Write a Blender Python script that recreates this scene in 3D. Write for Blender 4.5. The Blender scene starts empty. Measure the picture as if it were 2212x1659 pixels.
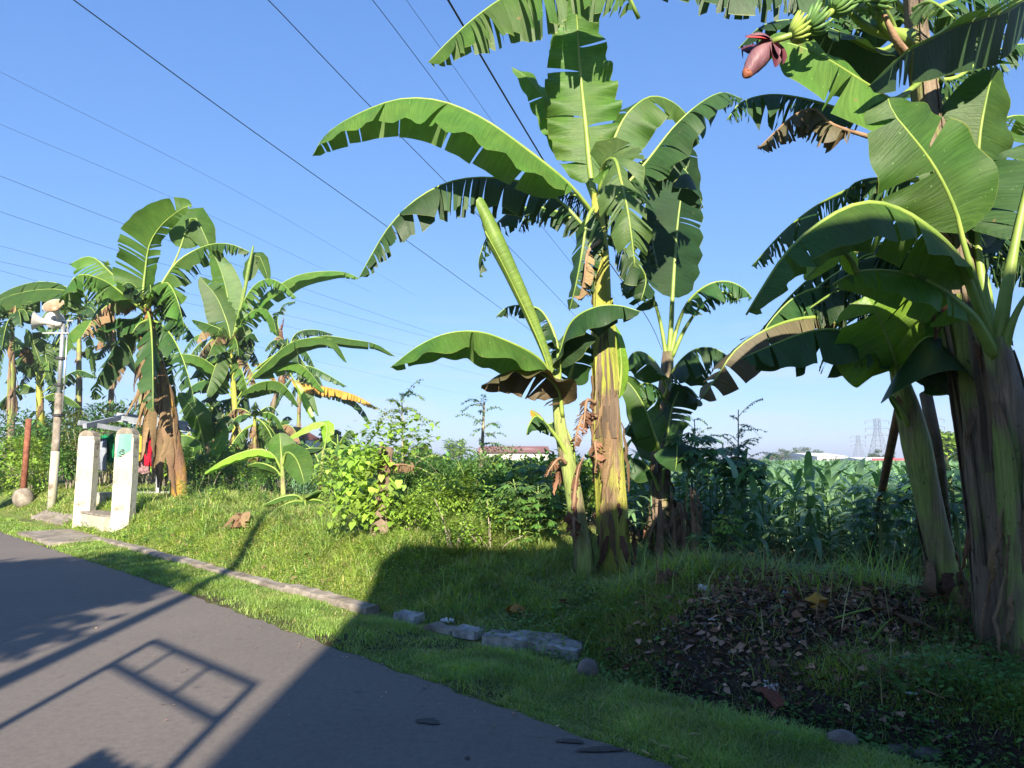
import bpy, math, random
import numpy as np
from mathutils import Vector, Matrix
rad = math.radians
scene = bpy.context.scene
col = scene.collection
# ------------------------------------------------------------------ camera
F = 1579.0; CX = 1106.0; CY = 829.5; CAMH = 1.6
PIT = math.atan((990 - CY) / F)
cd = bpy.data.cameras.new('camera'); cam = bpy.data.objects.new('camera', cd); col.objects.link(cam)
cam.location = (0, 0, CAMH); cam.rotation_euler = (rad(90) + PIT, 0, 0)
cd.sensor_width = 36; cd.lens = F / 2212 * 36; cd.clip_end = 6000; cd.clip_start = .05
scene.camera = cam
# ------------------------------------------------------------------ light
SUN_EL = rad(25.0); SUN_AZ = rad(-2.6)          # azimuth the light travels towards, from +Y, + = right
w = bpy.data.worlds.new("World"); scene.world = w; w.use_nodes = True
nt = w.node_tree; bg = nt.nodes['Background']
sky = nt.nodes.new('ShaderNodeTexSky'); sky.sky_type = 'NISHITA'; sky.sun_disc = False
sky.sun_elevation = SUN_EL; sky.sun_rotation = math.pi + SUN_AZ
sky.air_density = 1.0; sky.dust_density = 0.0; sky.ozone_density = 5.0
# white balance and tone of the phone picture: one gain and one gamma per channel
sp_ = nt.nodes.new('ShaderNodeSeparateColor'); cb_ = nt.nodes.new('ShaderNodeCombineColor'); nt.links.new(sky.outputs[0], sp_.inputs[0])
for ch, (gn, gm) in enumerate([(.425, .70), (.612, .60), (1.13, .44)]):
    pw = nt.nodes.new('ShaderNodeMath'); pw.operation = 'POWER'; pw.inputs[1].default_value = gm; nt.links.new(sp_.outputs[ch], pw.inputs[0])
    ml_ = nt.nodes.new('ShaderNodeMath'); ml_.operation = 'MULTIPLY'; ml_.inputs[1].default_value = gn; nt.links.new(pw.outputs[0], ml_.inputs[0]); nt.links.new(ml_.outputs[0], cb_.inputs[ch])
tc_ = nt.nodes.new('ShaderNodeTexCoord'); mp_ = nt.nodes.new('ShaderNodeMapping'); mp_.inputs['Scale'].default_value = (2.2, 2.2, 16); nt.links.new(tc_.outputs['Generated'], mp_.inputs[0])
ns_ = nt.nodes.new('ShaderNodeTexNoise'); ns_.inputs['Scale'].default_value = 2.6; ns_.inputs['Detail'].default_value = 6; nt.links.new(mp_.outputs[0], ns_.inputs['Vector'])
sz_ = nt.nodes.new('ShaderNodeSeparateXYZ'); nt.links.new(tc_.outputs['Generated'], sz_.inputs[0])
mr_ = nt.nodes.new('ShaderNodeMapRange'); mr_.inputs[1].default_value = .02; mr_.inputs[2].default_value = .22; mr_.inputs[3].default_value = .55; mr_.inputs[4].default_value = 0; nt.links.new(sz_.outputs[2], mr_.inputs[0])
mn_ = nt.nodes.new('ShaderNodeMapRange'); mn_.inputs[1].default_value = .47; mn_.inputs[2].default_value = .72; nt.links.new(ns_.outputs[0], mn_.inputs[0])
mm_ = nt.nodes.new('ShaderNodeMath'); mm_.operation = 'MULTIPLY'; nt.links.new(mr_.outputs[0], mm_.inputs[0]); nt.links.new(mn_.outputs[0], mm_.inputs[1])
mc_ = nt.nodes.new('ShaderNodeMix'); mc_.data_type = 'RGBA'; nt.links.new(mm_.outputs[0], mc_.inputs[0]); nt.links.new(cb_.outputs[0], mc_.inputs[6]); mc_.inputs[7].default_value = (2.0, 2.05, 2.3, 1)
nt.links.new(mc_.outputs[2], bg.inputs[0]); bg.inputs[1].default_value = 0.15
ld = bpy.data.lights.new('sun', 'SUN'); ld.energy = 5.0; ld.angle = rad(0.55); ld.color = (1.0, .90, .74)
lo = bpy.data.objects.new('sun', ld); col.objects.link(lo)
LV = Vector((math.sin(SUN_AZ) * math.cos(SUN_EL), math.cos(SUN_AZ) * math.cos(SUN_EL), -math.sin(SUN_EL)))
lo.rotation_euler = LV.to_track_quat('-Z', 'Y').to_euler()
lo.location = (0, -30, 20)
vs = scene.view_settings; vs.view_transform = 'Standard'; vs.look = 'None'; vs.gamma = 1.0
vs.exposure = 1.58
scene.render.engine = 'CYCLES'
scene.cycles.max_bounces = 6; scene.cycles.transparent_max_bounces = 6; scene.cycles.transmission_bounces = 4

# ------------------------------------------------------------------ helpers
def ray(px, py):
    xc = (px - CX) / F; yc = (CY - py) / F
    return np.array([xc, math.cos(PIT) - yc * math.sin(PIT), math.sin(PIT) + yc * math.cos(PIT)])
def P(px, py, Y):
    r = ray(px, py); return np.array([0, 0, CAMH]) + r * (Y / r[1])
def PZ(px, py, z):
    r = ray(px, py); return np.array([0, 0, CAMH]) + r * ((z - CAMH) / r[2])
E0 = np.array([.804, 3.98]); U = np.array([-.7007, .7134]); NN = np.array([.7134, .7007])
def dperp(x, y): return (x - E0[0]) * NN[0] + (y - E0[1]) * NN[1]
def salong(x, y): return (x - E0[0]) * U[0] + (y - E0[1]) * U[1]
def sd(s, d): return E0 + U * s + NN * d
def sstep(a, b, x):
    t = np.clip((x - a) / (b - a), 0, 1); return t * t * (3 - 2 * t)
def hter(x, y):
    x = np.asarray(x, float); y = np.asarray(y, float)
    d = dperp(x, y); s = salong(x, y)
    amp = .22 + .36 * sstep(2.5, 6.0, s)
    h = -.03 * sstep(0, -.05, d)
    h = h + .035 * sstep(0, .5, d)
    left = sstep(1.0, 2.2, s)
    bank = amp * sstep(.98, 2.1, d) * (1 - .85 * sstep(5.5, 9.0, d))
    h = h + bank
    near = (1 - left) * sstep(-14, -8, s)
    h = h - .26 * near * sstep(.9, 1.15, d) * (1 - sstep(1.35, 1.8, d))
    m = np.exp(-(((x - 2.35) / 1.3) ** 4 + ((y - 6.35) / .88) ** 6))
    h = h + .30 * m
    wob = (.02 + .03 * m) * np.sin(3.1 * x + 1.3 * y) * np.sin(2.3 * y - .7 * x) * sstep(1.3, 2, d)
    return h + wob
def PG(px, py):
    """point of the terrain seen at a pixel"""
    r = ray(px, py); o = np.array([0, 0, CAMH])
    for t in np.concatenate([np.arange(2, 40, .04), np.arange(40, 400, 1.)]):
        p = o + r * (t / r[1])
        if p[2] <= float(hter(p[0], p[1])): return p
    return p
rs = np.random.RandomState(7); random.seed(7)

def setp(o, label=None, cat=None, group=None, kind=None):
    if label: o['label'] = label
    if cat: o['category'] = cat
    if group: o['group'] = group
    if kind: o['kind'] = kind
    return o
def empty(name, loc, label, cat, group=None):
    o = bpy.data.objects.new(name, None); o.location = tuple(float(v) for v in loc); o.empty_display_size = .1
    col.objects.link(o); return setp(o, label, cat, group)
def mesh(name, V, Fc, mats, parent=None, uv=None, rnd=None, smooth=True, mi=None, link=True):
    """V world coordinates (N,3); Fc array (M,k) or list of lists"""
    me = bpy.data.meshes.new(name)
    V = np.asarray(V, dtype=np.float32).reshape(-1, 3)
    if parent is not None:
        V = V - np.array(parent_loc(parent), dtype=np.float32)
    if isinstance(Fc, np.ndarray):
        M, k = Fc.shape
        me.vertices.add(len(V)); me.vertices.foreach_set('co', V.ravel())
        me.loops.add(M * k); me.loops.foreach_set('vertex_index', Fc.astype(np.int32).ravel())
        me.polygons.add(M); me.polygons.foreach_set('loop_start', np.arange(0, M * k, k, dtype=np.int32))
        me.polygons.foreach_set('loop_total', np.full(M, k, dtype=np.int32))
        me.update(calc_edges=True)
    else:
        me.from_pydata([tuple(map(float, v)) for v in V], [], [tuple(int(i) for i in f) for f in Fc])
    if uv is not None:
        uvl = me.uv_layers.new(name='UVMap')
        li = np.empty(len(me.loops), dtype=np.int32); me.loops.foreach_get('vertex_index', li)
        uvl.data.foreach_set('uv', np.asarray(uv, dtype=np.float32)[li].ravel())
    if rnd is not None:
        a = me.attributes.new('rnd', 'FLOAT', 'POINT'); a.data.foreach_set('value', np.asarray(rnd, dtype=np.float32))
    if smooth: me.polygons.foreach_set('use_smooth', np.ones(len(me.polygons), dtype=bool))
    if not isinstance(mats, (list, tuple)): mats = [mats]
    for m in mats: me.materials.append(m)
    if mi is not None: me.polygons.foreach_set('material_index', np.asarray(mi, dtype=np.int32))
    me.update()
    o = bpy.data.objects.new(name, me)
    if link: col.objects.link(o)
    if parent is not None: o.parent = parent
    return o
def parent_loc(p):
    v = np.array(p.location, dtype=float)
    while p.parent is not None:
        p = p.parent; v = v + np.array(p.location, dtype=float)
    return v
def place(name, V, Fc, mats, label, cat, group=None, **kw):
    """a thing that is one mesh, origin at its base"""
    V = np.asarray(V, float).reshape(-1, 3)
    b = np.array([V[:, 0].mean(), V[:, 1].mean(), V[:, 2].min()])
    o = mesh(name, V - b, Fc, mats, **kw); o.location = tuple(b)
    return setp(o, label, cat, group)
class MB:
    def __init__(s): s.V = []; s.F = []; s.U = []; s.M = []; s.R = []
    def add(s, V, Fc, uv=None, m=0, r=.5):
        b = len(s.V); s.V.extend([tuple(v) for v in V]); s.F.extend([[i + b for i in f] for f in Fc])
        s.U.extend(uv if uv is not None else [(0, 0)] * len(V)); s.M.extend([m] * len(Fc)); s.R.extend([r] * len(V))
        return s
    def box(s, c, sz, rz=0, m=0, tilt=None):
        c = np.array(c, float); h = np.array(sz, float) / 2
        R = np.array(Matrix.Rotation(rz, 3, 'Z'))
        if tilt is not None: R = R @ np.array(Matrix.Rotation(tilt, 3, 'X'))
        V = [c + R @ (h * np.array(q)) for q in [(-1,-1,-1),(1,-1,-1),(1,1,-1),(-1,1,-1),(-1,-1,1),(1,-1,1),(1,1,1),(-1,1,1)]]
        s.add(V, [[0,3,2,1],[4,5,6,7],[0,1,5,4],[1,2,6,5],[2,3,7,6],[3,0,4,7]], m=m); return s
    def bar(s, a, b, wd, hg, m=0):
        a = np.array(a, float); b = np.array(b, float); t = b - a; t /= np.linalg.norm(t)
        up = np.array([0, 0, 1.]) if abs(t[2]) < .95 else np.array([0, 1., 0])
        sx = np.cross(t, up); sx /= np.linalg.norm(sx); up = np.cross(sx, t)
        V = []
        for p in (a, b):
            for q, r in ((-1,-1),(1,-1),(1,1),(-1,1)): V.append(p + sx * q * wd / 2 + up * r * hg / 2)
        s.add(V, [[0,1,2,3],[7,6,5,4],[0,4,5,1],[1,5,6,2],[2,6,7,3],[3,7,4,0]], m=m); return s
    def tube(s, pts, rr, n=8, m=0, cap=True, lob=0, ph=0, flat=1.0):
        V, Fc, uv = tube(pts, rr, n, cap, lob, ph, flat); s.add(V, Fc, uv, m); return s
    def build(s, name, mats, parent=None, smooth=False, **kw):
        return mesh(name, s.V, s.F, mats, parent, uv=s.U, rnd=s.R, smooth=smooth, mi=s.M, **kw)
    def thing(s, name, mats, label, cat, group=None, smooth=False):
        return place(name, s.V, s.F, mats, label, cat, group, uv=s.U, rnd=s.R, smooth=smooth, mi=s.M)
def catmull(pts, n):
    p = np.asarray(pts, float); m = len(p)
    p = np.vstack([2 * p[0] - p[1], p, 2 * p[-1] - p[-2]])
    out = []
    for q in np.linspace(0, m - 1, n):
        i = min(int(q), m - 2); t = q - i
        a, b, c, d = p[i], p[i + 1], p[i + 2], p[i + 3]
        out.append(.5 * ((2 * b) + (-a + c) * t + (2 * a - 5 * b + 4 * c - d) * t * t + (-a + 3 * b - 3 * c + d) * t ** 3))
    out = np.array(out)
    # resample evenly in length
    L = np.concatenate([[0], np.cumsum(np.linalg.norm(np.diff(out, axis=0), axis=1))])
    g = np.linspace(0, L[-1], n)
    return np.stack([np.interp(g, L, out[:, k]) for k in range(out.shape[1])], 1)
def tube(pts, rr, n=8, cap=True, lob=0, ph=0, flat=1.0):
    p = np.asarray(pts, float); m = len(p)
    rr = np.full(m, rr) if np.isscalar(rr) else np.asarray(rr, float)
    if len(rr) != m: rr = np.interp(np.linspace(0, 1, m), np.linspace(0, 1, len(rr)), rr)
    T = np.gradient(p, axis=0); T /= np.linalg.norm(T, axis=1)[:, None] + 1e-9
    ref = np.array([0, 0, 1.]) if abs(T[0][2]) < .8 else np.array([1., 0, 0])
    V = []; Fc = []; uv = []; L = 0
    for i in range(m):
        if i: L += np.linalg.norm(p[i] - p[i - 1])
        A = ref - T[i] * (ref @ T[i]); A /= np.linalg.norm(A); ref = A; B = np.cross(T[i], A)
        for k in range(n):
            a = 2 * math.pi * k / n; r = rr[i] * (1 + lob * math.cos(3 * a + ph + i * .12) + lob * .6 * math.cos(5 * a + 1.3 * ph - .2 * i))
            V.append(p[i] + A * math.cos(a) * r + B * math.sin(a) * r * flat); uv.append((k / n, L))
    for i in range(m - 1):
        for k in range(n):
            k2 = (k + 1) % n; Fc.append([i * n + k, i * n + k2, (i + 1) * n + k2, (i + 1) * n + k])
    if cap: Fc.append(list(range(n))[::-1]); Fc.append([(m - 1) * n + k for k in range(n)])
    return V, Fc, uv

# ------------------------------------------------------------------ materials
def new_mat(name):
    m = bpy.data.materials.new(name); m.use_nodes = True; nt = m.node_tree
    b = nt.nodes['Principled BSDF']; return m, nt, b
def N(nt, t, **kw):
    n = nt.nodes.new(t)
    for k, v in kw.items():
        if k in ('op',): n.operation = v
        elif k == 'ins':
            for i, x in v.items(): n.inputs[i].default_value = x
        else: setattr(n, k, v)
    return n
def ramp(nt, fac, stops):
    r = nt.nodes.new('ShaderNodeValToRGB'); e = r.color_ramp.elements
    while len(e) < len(stops): e.new(.5)
    for q, (p, c) in zip(e, stops): q.position = p; q.color = (*c, 1)
    nt.links.new(fac, r.inputs[0]); return r.outputs[0]
def mixc(nt, f, a, b, bt='MIX'):
    m = nt.nodes.new('ShaderNodeMix'); m.data_type = 'RGBA'; m.blend_type = bt
    for sock, v in ((m.inputs[0], f), (m.inputs[6], a), (m.inputs[7], b)):
        if hasattr(v, 'is_output'): nt.links.new(v, sock)
        else: sock.default_value = v if not isinstance(v, tuple) else (*v, 1)
    return m.outputs[2]
def noise(nt, scale, detail=4, vec=None, sc3=None, coord='Object', rough=.55):
    n = N(nt, 'ShaderNodeTexNoise', ins={'Scale': scale, 'Detail': detail, 'Roughness': rough})
    tc = N(nt, 'ShaderNodeTexCoord')
    src = tc.outputs[coord] if vec is None else vec
    if sc3:
        mp = N(nt, 'ShaderNodeMapping'); mp.inputs['Scale'].default_value = sc3; nt.links.new(src, mp.inputs[0]); src = mp.outputs[0]
    nt.links.new(src, n.inputs['Vector']); return n.outputs[0]
def bump(nt, b, h, st, dist=.02):
    bp = N(nt, 'ShaderNodeBump', ins={'Strength': st, 'Distance': dist}); nt.links.new(h, bp.inputs['Height'])
    nt.links.new(bp.outputs[0], b.inputs['Normal']); return bp
def mixed(name, stops, scale=3, rough=.85, bst=.3, detail=5, sc3=None, spec=.3, metal=0, bscale=None, bdist=.02):
    m, nt, b = new_mat(name); f = noise(nt, scale, detail, sc3=sc3)
    nt.links.new(ramp(nt, f, stops), b.inputs['Base Color']); b.inputs['Roughness'].default_value = rough
    b.inputs['Specular IOR Level'].default_value = spec; b.inputs['Metallic'].default_value = metal
    if bst: bump(nt, b, noise(nt, bscale or scale * 6, 4, sc3=sc3), bst, bdist)
    return m
def leafmat(name, top, under, trans, tmix=.28, rough=.38, veins=True, var=.35, edge=(.17, .20, .045), spec=.5):
    """two-sided leaf: glossy upper face, paler matt lower face, light passing through"""
    m, nt, b = new_mat(name); L = nt.links
    uv = N(nt, 'ShaderNodeUVMap'); sep = N(nt, 'ShaderNodeSeparateXYZ'); L.new(uv.outputs[0], sep.inputs[0])
    geo = N(nt, 'ShaderNodeNewGeometry')
    nf = noise(nt, 1.7, 3)
    mx = mixc(nt, geo.outputs['Backfacing'], top, under)
    att = N(nt, 'ShaderNodeAttribute', attribute_name='rnd')
    sh = N(nt, 'ShaderNodeMapRange', ins={1: 0., 2: 1., 3: 1 - var, 4: 1 + var}); L.new(att.outputs['Fac'], sh.inputs[0])
    hs = N(nt, 'ShaderNodeHueSaturation'); L.new(mx, hs.inputs['Color']); L.new(sh.outputs[0], hs.inputs['Value'])
    h2 = N(nt, 'ShaderNodeMapRange', ins={1: .3, 2: .7, 3: .485, 4: .515}); L.new(nf, h2.inputs[0]); L.new(h2.outputs[0], hs.inputs['Hue'])
    c = mixc(nt, .8, hs.outputs[0], ramp(nt, noise(nt, 3.3, 4), [(.3, (.74, .76, .78)), (.68, (1.12, 1.1, 1.0))]), 'MULTIPLY')
    if veins:
        cb = N(nt, 'ShaderNodeCombineXYZ'); L.new(sep.outputs[0], cb.inputs[0])
        ml = N(nt, 'ShaderNodeMath', operation='MULTIPLY'); L.new(sep.outputs[1], ml.inputs[0]); ml.inputs[1].default_value = .02; L.new(ml.outputs[0], cb.inputs[1])
        vn = N(nt, 'ShaderNodeTexNoise', ins={'Scale': 60., 'Detail': 3., 'Roughness': .7}); L.new(cb.outputs[0], vn.inputs['Vector'])
        c = mixc(nt, .8, c, ramp(nt, vn.outputs[0], [(.35, (.58, .62, .56)), (.65, (1.05, 1.05, 1.05))]), 'MULTIPLY')
        ab = N(nt, 'ShaderNodeMath', operation='ABSOLUTE'); L.new(sep.outputs[1], ab.inputs[0])
        n2 = noise(nt, 2.2, 5)
        sub = N(nt, 'ShaderNodeMath', operation='ADD'); L.new(ab.outputs[0], sub.inputs[0])
        mm = N(nt, 'ShaderNodeMath', operation='MULTIPLY'); L.new(n2, mm.inputs[0]); mm.inputs[1].default_value = .12; L.new(mm.outputs[0], sub.inputs[1])
        eg = N(nt, 'ShaderNodeMapRange', ins={1: 1.045, 2: 1.06, 3: 0., 4: .8}); L.new(sub.outputs[0], eg.inputs[0])
        c = mixc(nt, eg.outputs[0], c, edge)
        sp1 = ramp(nt, noise(nt, 38, 3), [(.70, (0, 0, 0)), (.74, (.8, .8, .8))]); c = mixc(nt, sp1, c, tuple(min(1, v * 2.2 + .06) for v in top))
        sp2 = ramp(nt, noise(nt, 6, 5, rough=.7), [(.68, (0, 0, 0)), (.73, (.85, .85, .85))]); c = mixc(nt, sp2, c, (.20, .13, .05))
        bump(nt, b, vn.outputs[0], .45, .012)
    L.new(c, b.inputs['Base Color']); b.inputs['Roughness'].default_value = rough; b.inputs['Specular IOR Level'].default_value = spec
    tr = N(nt, 'ShaderNodeBsdfTranslucent'); 
    tc = mixc(nt, 1.0, c, (*[t for t in trans],), 'MULTIPLY'); 
    L.new(tc, tr.inputs[0])
    ms = N(nt, 'ShaderNodeMixShader'); ms.inputs[0].default_value = tmix
    out = nt.nodes['Material Output']; L.new(b.outputs[0], ms.inputs[1]); L.new(tr.outputs[0], ms.inputs[2]); L.new(ms.outputs[0], out.inputs[0])
    return m
M = {}
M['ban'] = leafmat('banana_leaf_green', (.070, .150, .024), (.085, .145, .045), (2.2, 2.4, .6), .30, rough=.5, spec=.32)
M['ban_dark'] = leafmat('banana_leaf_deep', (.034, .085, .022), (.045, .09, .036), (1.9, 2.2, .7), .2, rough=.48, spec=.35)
M['ban_deep'] = leafmat('banana_leaf_shade_tone', (.018, .050, .016), (.028, .060, .026), (1.7, 2.0, .7), .12, rough=.6, spec=.2)  # leaf green darkened to paint in the shade inside the crowns
M['ban_lime'] = leafmat('banana_leaf_lime', (.22, .38, .04), (.23, .35, .07), (2.0, 2.0, .6), .36)  # lime brightened so the shaded upright leaf of plant C looks sunlit
M['newleaf'] = leafmat('unfurling_leaf', (.17, .26, .045), (.15, .24, .05), (1.5, 1.6, .6), .2, rough=.5)
M['dry'] = leafmat('dry_leaf', (.25, .165, .095), (.21, .135, .08), (1.2, 1.0, .7), .12, rough=.8, edge=(.12, .07, .04), var=.4, spec=.15)
M['dryred'] = leafmat('dry_leaf_red_brown', (.20, .10, .065), (.17, .085, .055), (1.2, 1.0, .7), .1, rough=.8, edge=(.08, .04, .03), var=.4, spec=.15)
M['yel'] = leafmat('yellow_leaf', (.48, .26, .025), (.32, .17, .03), (1.5, 1.2, .5), .3, rough=.6, edge=(.15, .08, .03), var=.3)
M['bronze'] = leafmat('bronze_leaf', (.085, .07, .035), (.09, .06, .03), (1.5, 1.2, .5), .15, rough=.6, edge=(.1, .05, .03))
M['rib'] = mixed('midrib', [(.3, (.15, .23, .04)), (.7, (.26, .34, .07))], 4, .45, .1, spec=.4)
M['ribdry'] = mixed('midrib_dry', [(.3, (.17, .10, .06)), (.7, (.32, .20, .12))], 8, .8, .3)
M['shrub'] = leafmat('shrub_leaf', (.085, .190, .038), (.10, .19, .055), (1.9, 2.0, .7), .25, rough=.5, veins=False, var=.5)
M['shrub_lime'] = leafmat('shrub_leaf_lime', (.21, .34, .045), (.21, .31, .06), (1.9, 1.9, .6), .3, rough=.5, veins=False, var=.45)
M['shrub_dark'] = leafmat('shrub_leaf_dark', (.058, .140, .036), (.07, .14, .05), (1.6, 1.9, .7), .18, rough=.45, veins=False, var=.5)
M['copper'] = leafmat('copper_hedge', (.10, .12, .02), (.10, .11, .02), (1.6, 1.5, .6), .2, rough=.5, veins=False, var=.9)
M['corn'] = leafmat('corn_leaf', (.135, .255, .125), (.15, .26, .125), (1.6, 1.9, .7), .24, rough=.36, spec=.6, veins=False, var=.35)
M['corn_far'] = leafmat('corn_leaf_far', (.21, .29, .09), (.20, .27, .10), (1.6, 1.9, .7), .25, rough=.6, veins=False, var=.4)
M['grass'] = leafmat('grass_blade', (.25, .38, .07), (.25, .36, .09), (1.5, 1.5, .6), .4, rough=.5, veins=False, var=.5)
M['grass_bank'] = leafmat('bank_grass_blade', (.26, .36, .075), (.25, .34, .085), (1.4, 1.4, .6), .4, rough=.55, veins=False, var=.5)
M['grass_straw'] = leafmat('straw_blade', (.42, .37, .17), (.38, .33, .15), (1.2, 1.2, .8), .2, rough=.8, veins=False, var=.5)
M['clover'] = leafmat('clover_leaf', (.32, .46, .06), (.31, .43, .08), (1.8, 1.8, .6), .3, rough=.5, veins=False, var=.4)
M['litter'] = leafmat('litter_leaf', (.33, .20, .14), (.28, .18, .13), (1., 1., 1.), .05, rough=.75, veins=False, var=.8, spec=.25)
M['far'] = leafmat('far_foliage', (.09, .15, .05), (.09, .14, .06), (1.3, 1.4, .8), .2, rough=.8, veins=False, var=.4)
M['bark'] = mixed('bark', [(.3, (.09, .06, .045)), (.7, (.24, .18, .13))], 6, .9, .6, sc3=(1, 1, .2))
M['twig'] = mixed('twig', [(.3, (.18, .16, .11)), (.7, (.30, .27, .20))], 8, .8, .3)
M['gstem'] = mixed('green_twig', [(.3, (.10, .17, .05)), (.7, (.20, .26, .08))], 8, .6, .2)
def stem_mat(name, g1, g2, brown, br, rough=.55):
    m, nt, b = new_mat(name)
    uv = N(nt, 'ShaderNodeUVMap')
    f = noise(nt, 5, 5, sc3=(1, 1, .10), rough=.65); g = noise(nt, 2.2, 4, sc3=(1, 1, .35))
    c = ramp(nt, f, [(.35, g1), (.65, g2)])
    k = ramp(nt, g, [(br - .04, (0, 0, 0)), (br + .05, (1, 1, 1))])
    hb = noise(nt, 9, 6, sc3=(1, 1, .12), rough=.7)
    bc = ramp(nt, hb, [(.3, tuple(v * .35 for v in brown)), (.5, brown), (.75, tuple(min(1, v * 1.7) for v in brown))])
    c2 = mixc(nt, k, bc, c)
    sp = noise(nt, 28, 3, sc3=(1, 1, .4)); kk = ramp(nt, sp, [(.66, (0, 0, 0)), (.72, (1, 1, 1))])
    c3 = mixc(nt, kk, c2, tuple(v * .22 for v in brown))
    nt.links.new(c3, b.inputs['Base Color']); b.inputs['Roughness'].default_value = rough; b.inputs['Specular IOR Level'].default_value = .35
    fs = noise(nt, 60, 4, sc3=(1, 1, .03), rough=.7)
    c4 = mixc(nt, .8, c3, ramp(nt, fs, [(.35, (.55, .52, .48)), (.55, (1, 1, 1)), (.8, (1.12, 1.12, 1.12))]), 'MULTIPLY'); nt.links.new(c4, b.inputs['Base Color'])
    bump(nt, b, noise(nt, 32, 6, sc3=(1, 1, .05), rough=.75), 1.0, .03); return m
M['stemY'] = stem_mat('pseudostem_yellow', (.27, .30, .035), (.42, .40, .07), (.18, .12, .075), .42)
M['stemG'] = stem_mat('pseudostem_green', (.19, .26, .06), (.36, .42, .12), (.24, .17, .115), .45)
M['stemD'] = stem_mat('pseudostem_brown', (.15, .19, .04), (.28, .33, .07), (.20, .145, .10), .53)
M['stemO'] = stem_mat('pseudostem_orange', (.26, .14, .02), (.38, .22, .035), (.17, .09, .045), .50)
M['sheathdry'] = stem_mat('dry_sheath', (.16, .12, .075), (.28, .21, .14), (.10, .07, .045), .50)
M['asph'] = None
def asphalt():
    m, nt, b = new_mat('asphalt')
    g = noise(nt, 90, 3, rough=.8); l = noise(nt, .5, 5); f = noise(nt, 8, 6)
    c = ramp(nt, l, [(.3, (.136, .118, .105)), (.7, (.168, .145, .127))])
    c = mixc(nt, .55, c, ramp(nt, g, [(.35, (.55, .55, .55)), (.5, (1, 1, 1)), (.78, (1.0, 1.0, 1.0))]), 'MULTIPLY')
    v = N(nt, 'ShaderNodeTexVoronoi', ins={'Scale': 26.}); tc = N(nt, 'ShaderNodeTexCoord'); nt.links.new(tc.outputs['Object'], v.inputs['Vector'])
    k = ramp(nt, v.outputs['Distance'], [(.03, (1, 1, 1)), (.06, (0, 0, 0))])
    wn = N(nt, 'ShaderNodeTexNoise', ins={'Scale': 1.5}); nt.links.new(tc.outputs['Object'], wn.inputs['Vector'])
    kk = mixc(nt, 1.0, k, ramp(nt, noise(nt, 7, 2), [(.60, (0, 0, 0)), (.66, (1, 1, 1))]), 'MULTIPLY')
    c = mixc(nt, .6, c, ramp(nt, noise(nt, 22, 5, rough=.75), [(.35, (.72, .72, .72)), (.6, (1.05, 1.05, 1.05))]), 'MULTIPLY')
    c = mixc(nt, kk, c, (.30, .28, .25))
    c = mixc(nt, ramp(nt, f, [(.64, (0, 0, 0)), (.74, (.6, .6, .6))]), c, (.05, .046, .05))
    nt.links.new(c, b.inputs['Base Color']); b.inputs['Roughness'].default_value = .82; b.inputs['Specular IOR Level'].default_value = .35
    bump(nt, b, g, .5, .006); return m
M['asph'] = asphalt()
M['stain'] = mixed('oil_stain', [(.3, (.040, .037, .038)), (.7, (.060, .054, .052))], 20, .7, 0)
def groundmat():
    m, nt, b = new_mat('soil_and_turf')
    att = N(nt, 'ShaderNodeAttribute', attribute_name='rnd')
    f = noise(nt, 2.5, 6); g = noise(nt, 30, 4)
    green = ramp(nt, f, [(.3, (.09, .13, .03)), (.5, (.14, .19, .045)), (.75, (.20, .20, .08))])
    soil = ramp(nt, g, [(.3, (.022, .016, .012)), (.55, (.048, .034, .025)), (.75, (.095, .068, .048))])
    c = mixc(nt, att.outputs['Fac'], green, soil)
    nt.links.new(c, b.inputs['Base Color']); b.inputs['Roughness'].default_value = .95; b.inputs['Specular IOR Level'].default_value = .15
    bump(nt, b, g, .8, .04); return m
M['ground'] = groundmat()
M['conc'] = mixed('old_concrete', [(.3, (.11, .09, .07)), (.5, (.21, .18, .145)), (.7, (.32, .28, .24))], 5, .9, .5, bscale=25)
M['conclt'] = mixed('pale_mortar', [(.3, (.12, .115, .11)), (.55, (.32, .31, .30)), (.8, (.48, .47, .45))], 9, .9, .6, bscale=22)
def whitewash():
    m, nt, b = new_mat('whitewash_peeling')
    f = noise(nt, 2.6, 6, rough=.65); g = noise(nt, 12, 5)
    c = ramp(nt, noise(nt, 1.2, 3), [(.3, (.36, .34, .22)), (.55, (.42, .40, .33)), (.75, (.37, .31, .13))])
    k = ramp(nt, f, [(.36, (1, 1, 1)), (.44, (0, 0, 0))])
    c = mixc(nt, k, c, (.17, .13, .10))
    sp = ramp(nt, g, [(.64, (0, 0, 0)), (.70, (.8, .8, .8))]); c = mixc(nt, sp, c, (.20, .16, .12))
    st = noise(nt, 9, 5, sc3=(1, 1, .12), rough=.7); c = mixc(nt, ramp(nt, st, [(.52, (0, 0, 0)), (.72, (.75, .75, .75))]), c, (.19, .16, .11))
    # bare rendered caps and foot: the plaster has flaked there
    nt.links.new(c, b.inputs['Base Color']); b.inputs['Roughness'].default_value = .9; bump(nt, b, f, .5, .03); return m
M['wash'] = whitewash()
M['rust'] = mixed('rust', [(.3, (.10, .035, .02)), (.6, (.22, .08, .045)), (.8, (.30, .15, .09))], 9, .85, .4)
M['galv'] = mixed('galvanised', [(.3, (.28, .29, .31)), (.7, (.42, .43, .45))], 6, .42, .1, metal=.55, spec=.5)
M['greymetal'] = mixed('grey_paint', [(.3, (.15, .17, .20)), (.7, (.27, .29, .33))], 5, .6, .1)
M['white'] = mixed('white_enamel', [(.3, (.42, .40, .37)), (.7, (.52, .50, .47))], 4, .4, .05)
M['horn_in'] = mixed('horn_inside', [(.3, (.26, .18, .11)), (.7, (.36, .27, .18))], 4, .5, .05)
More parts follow.
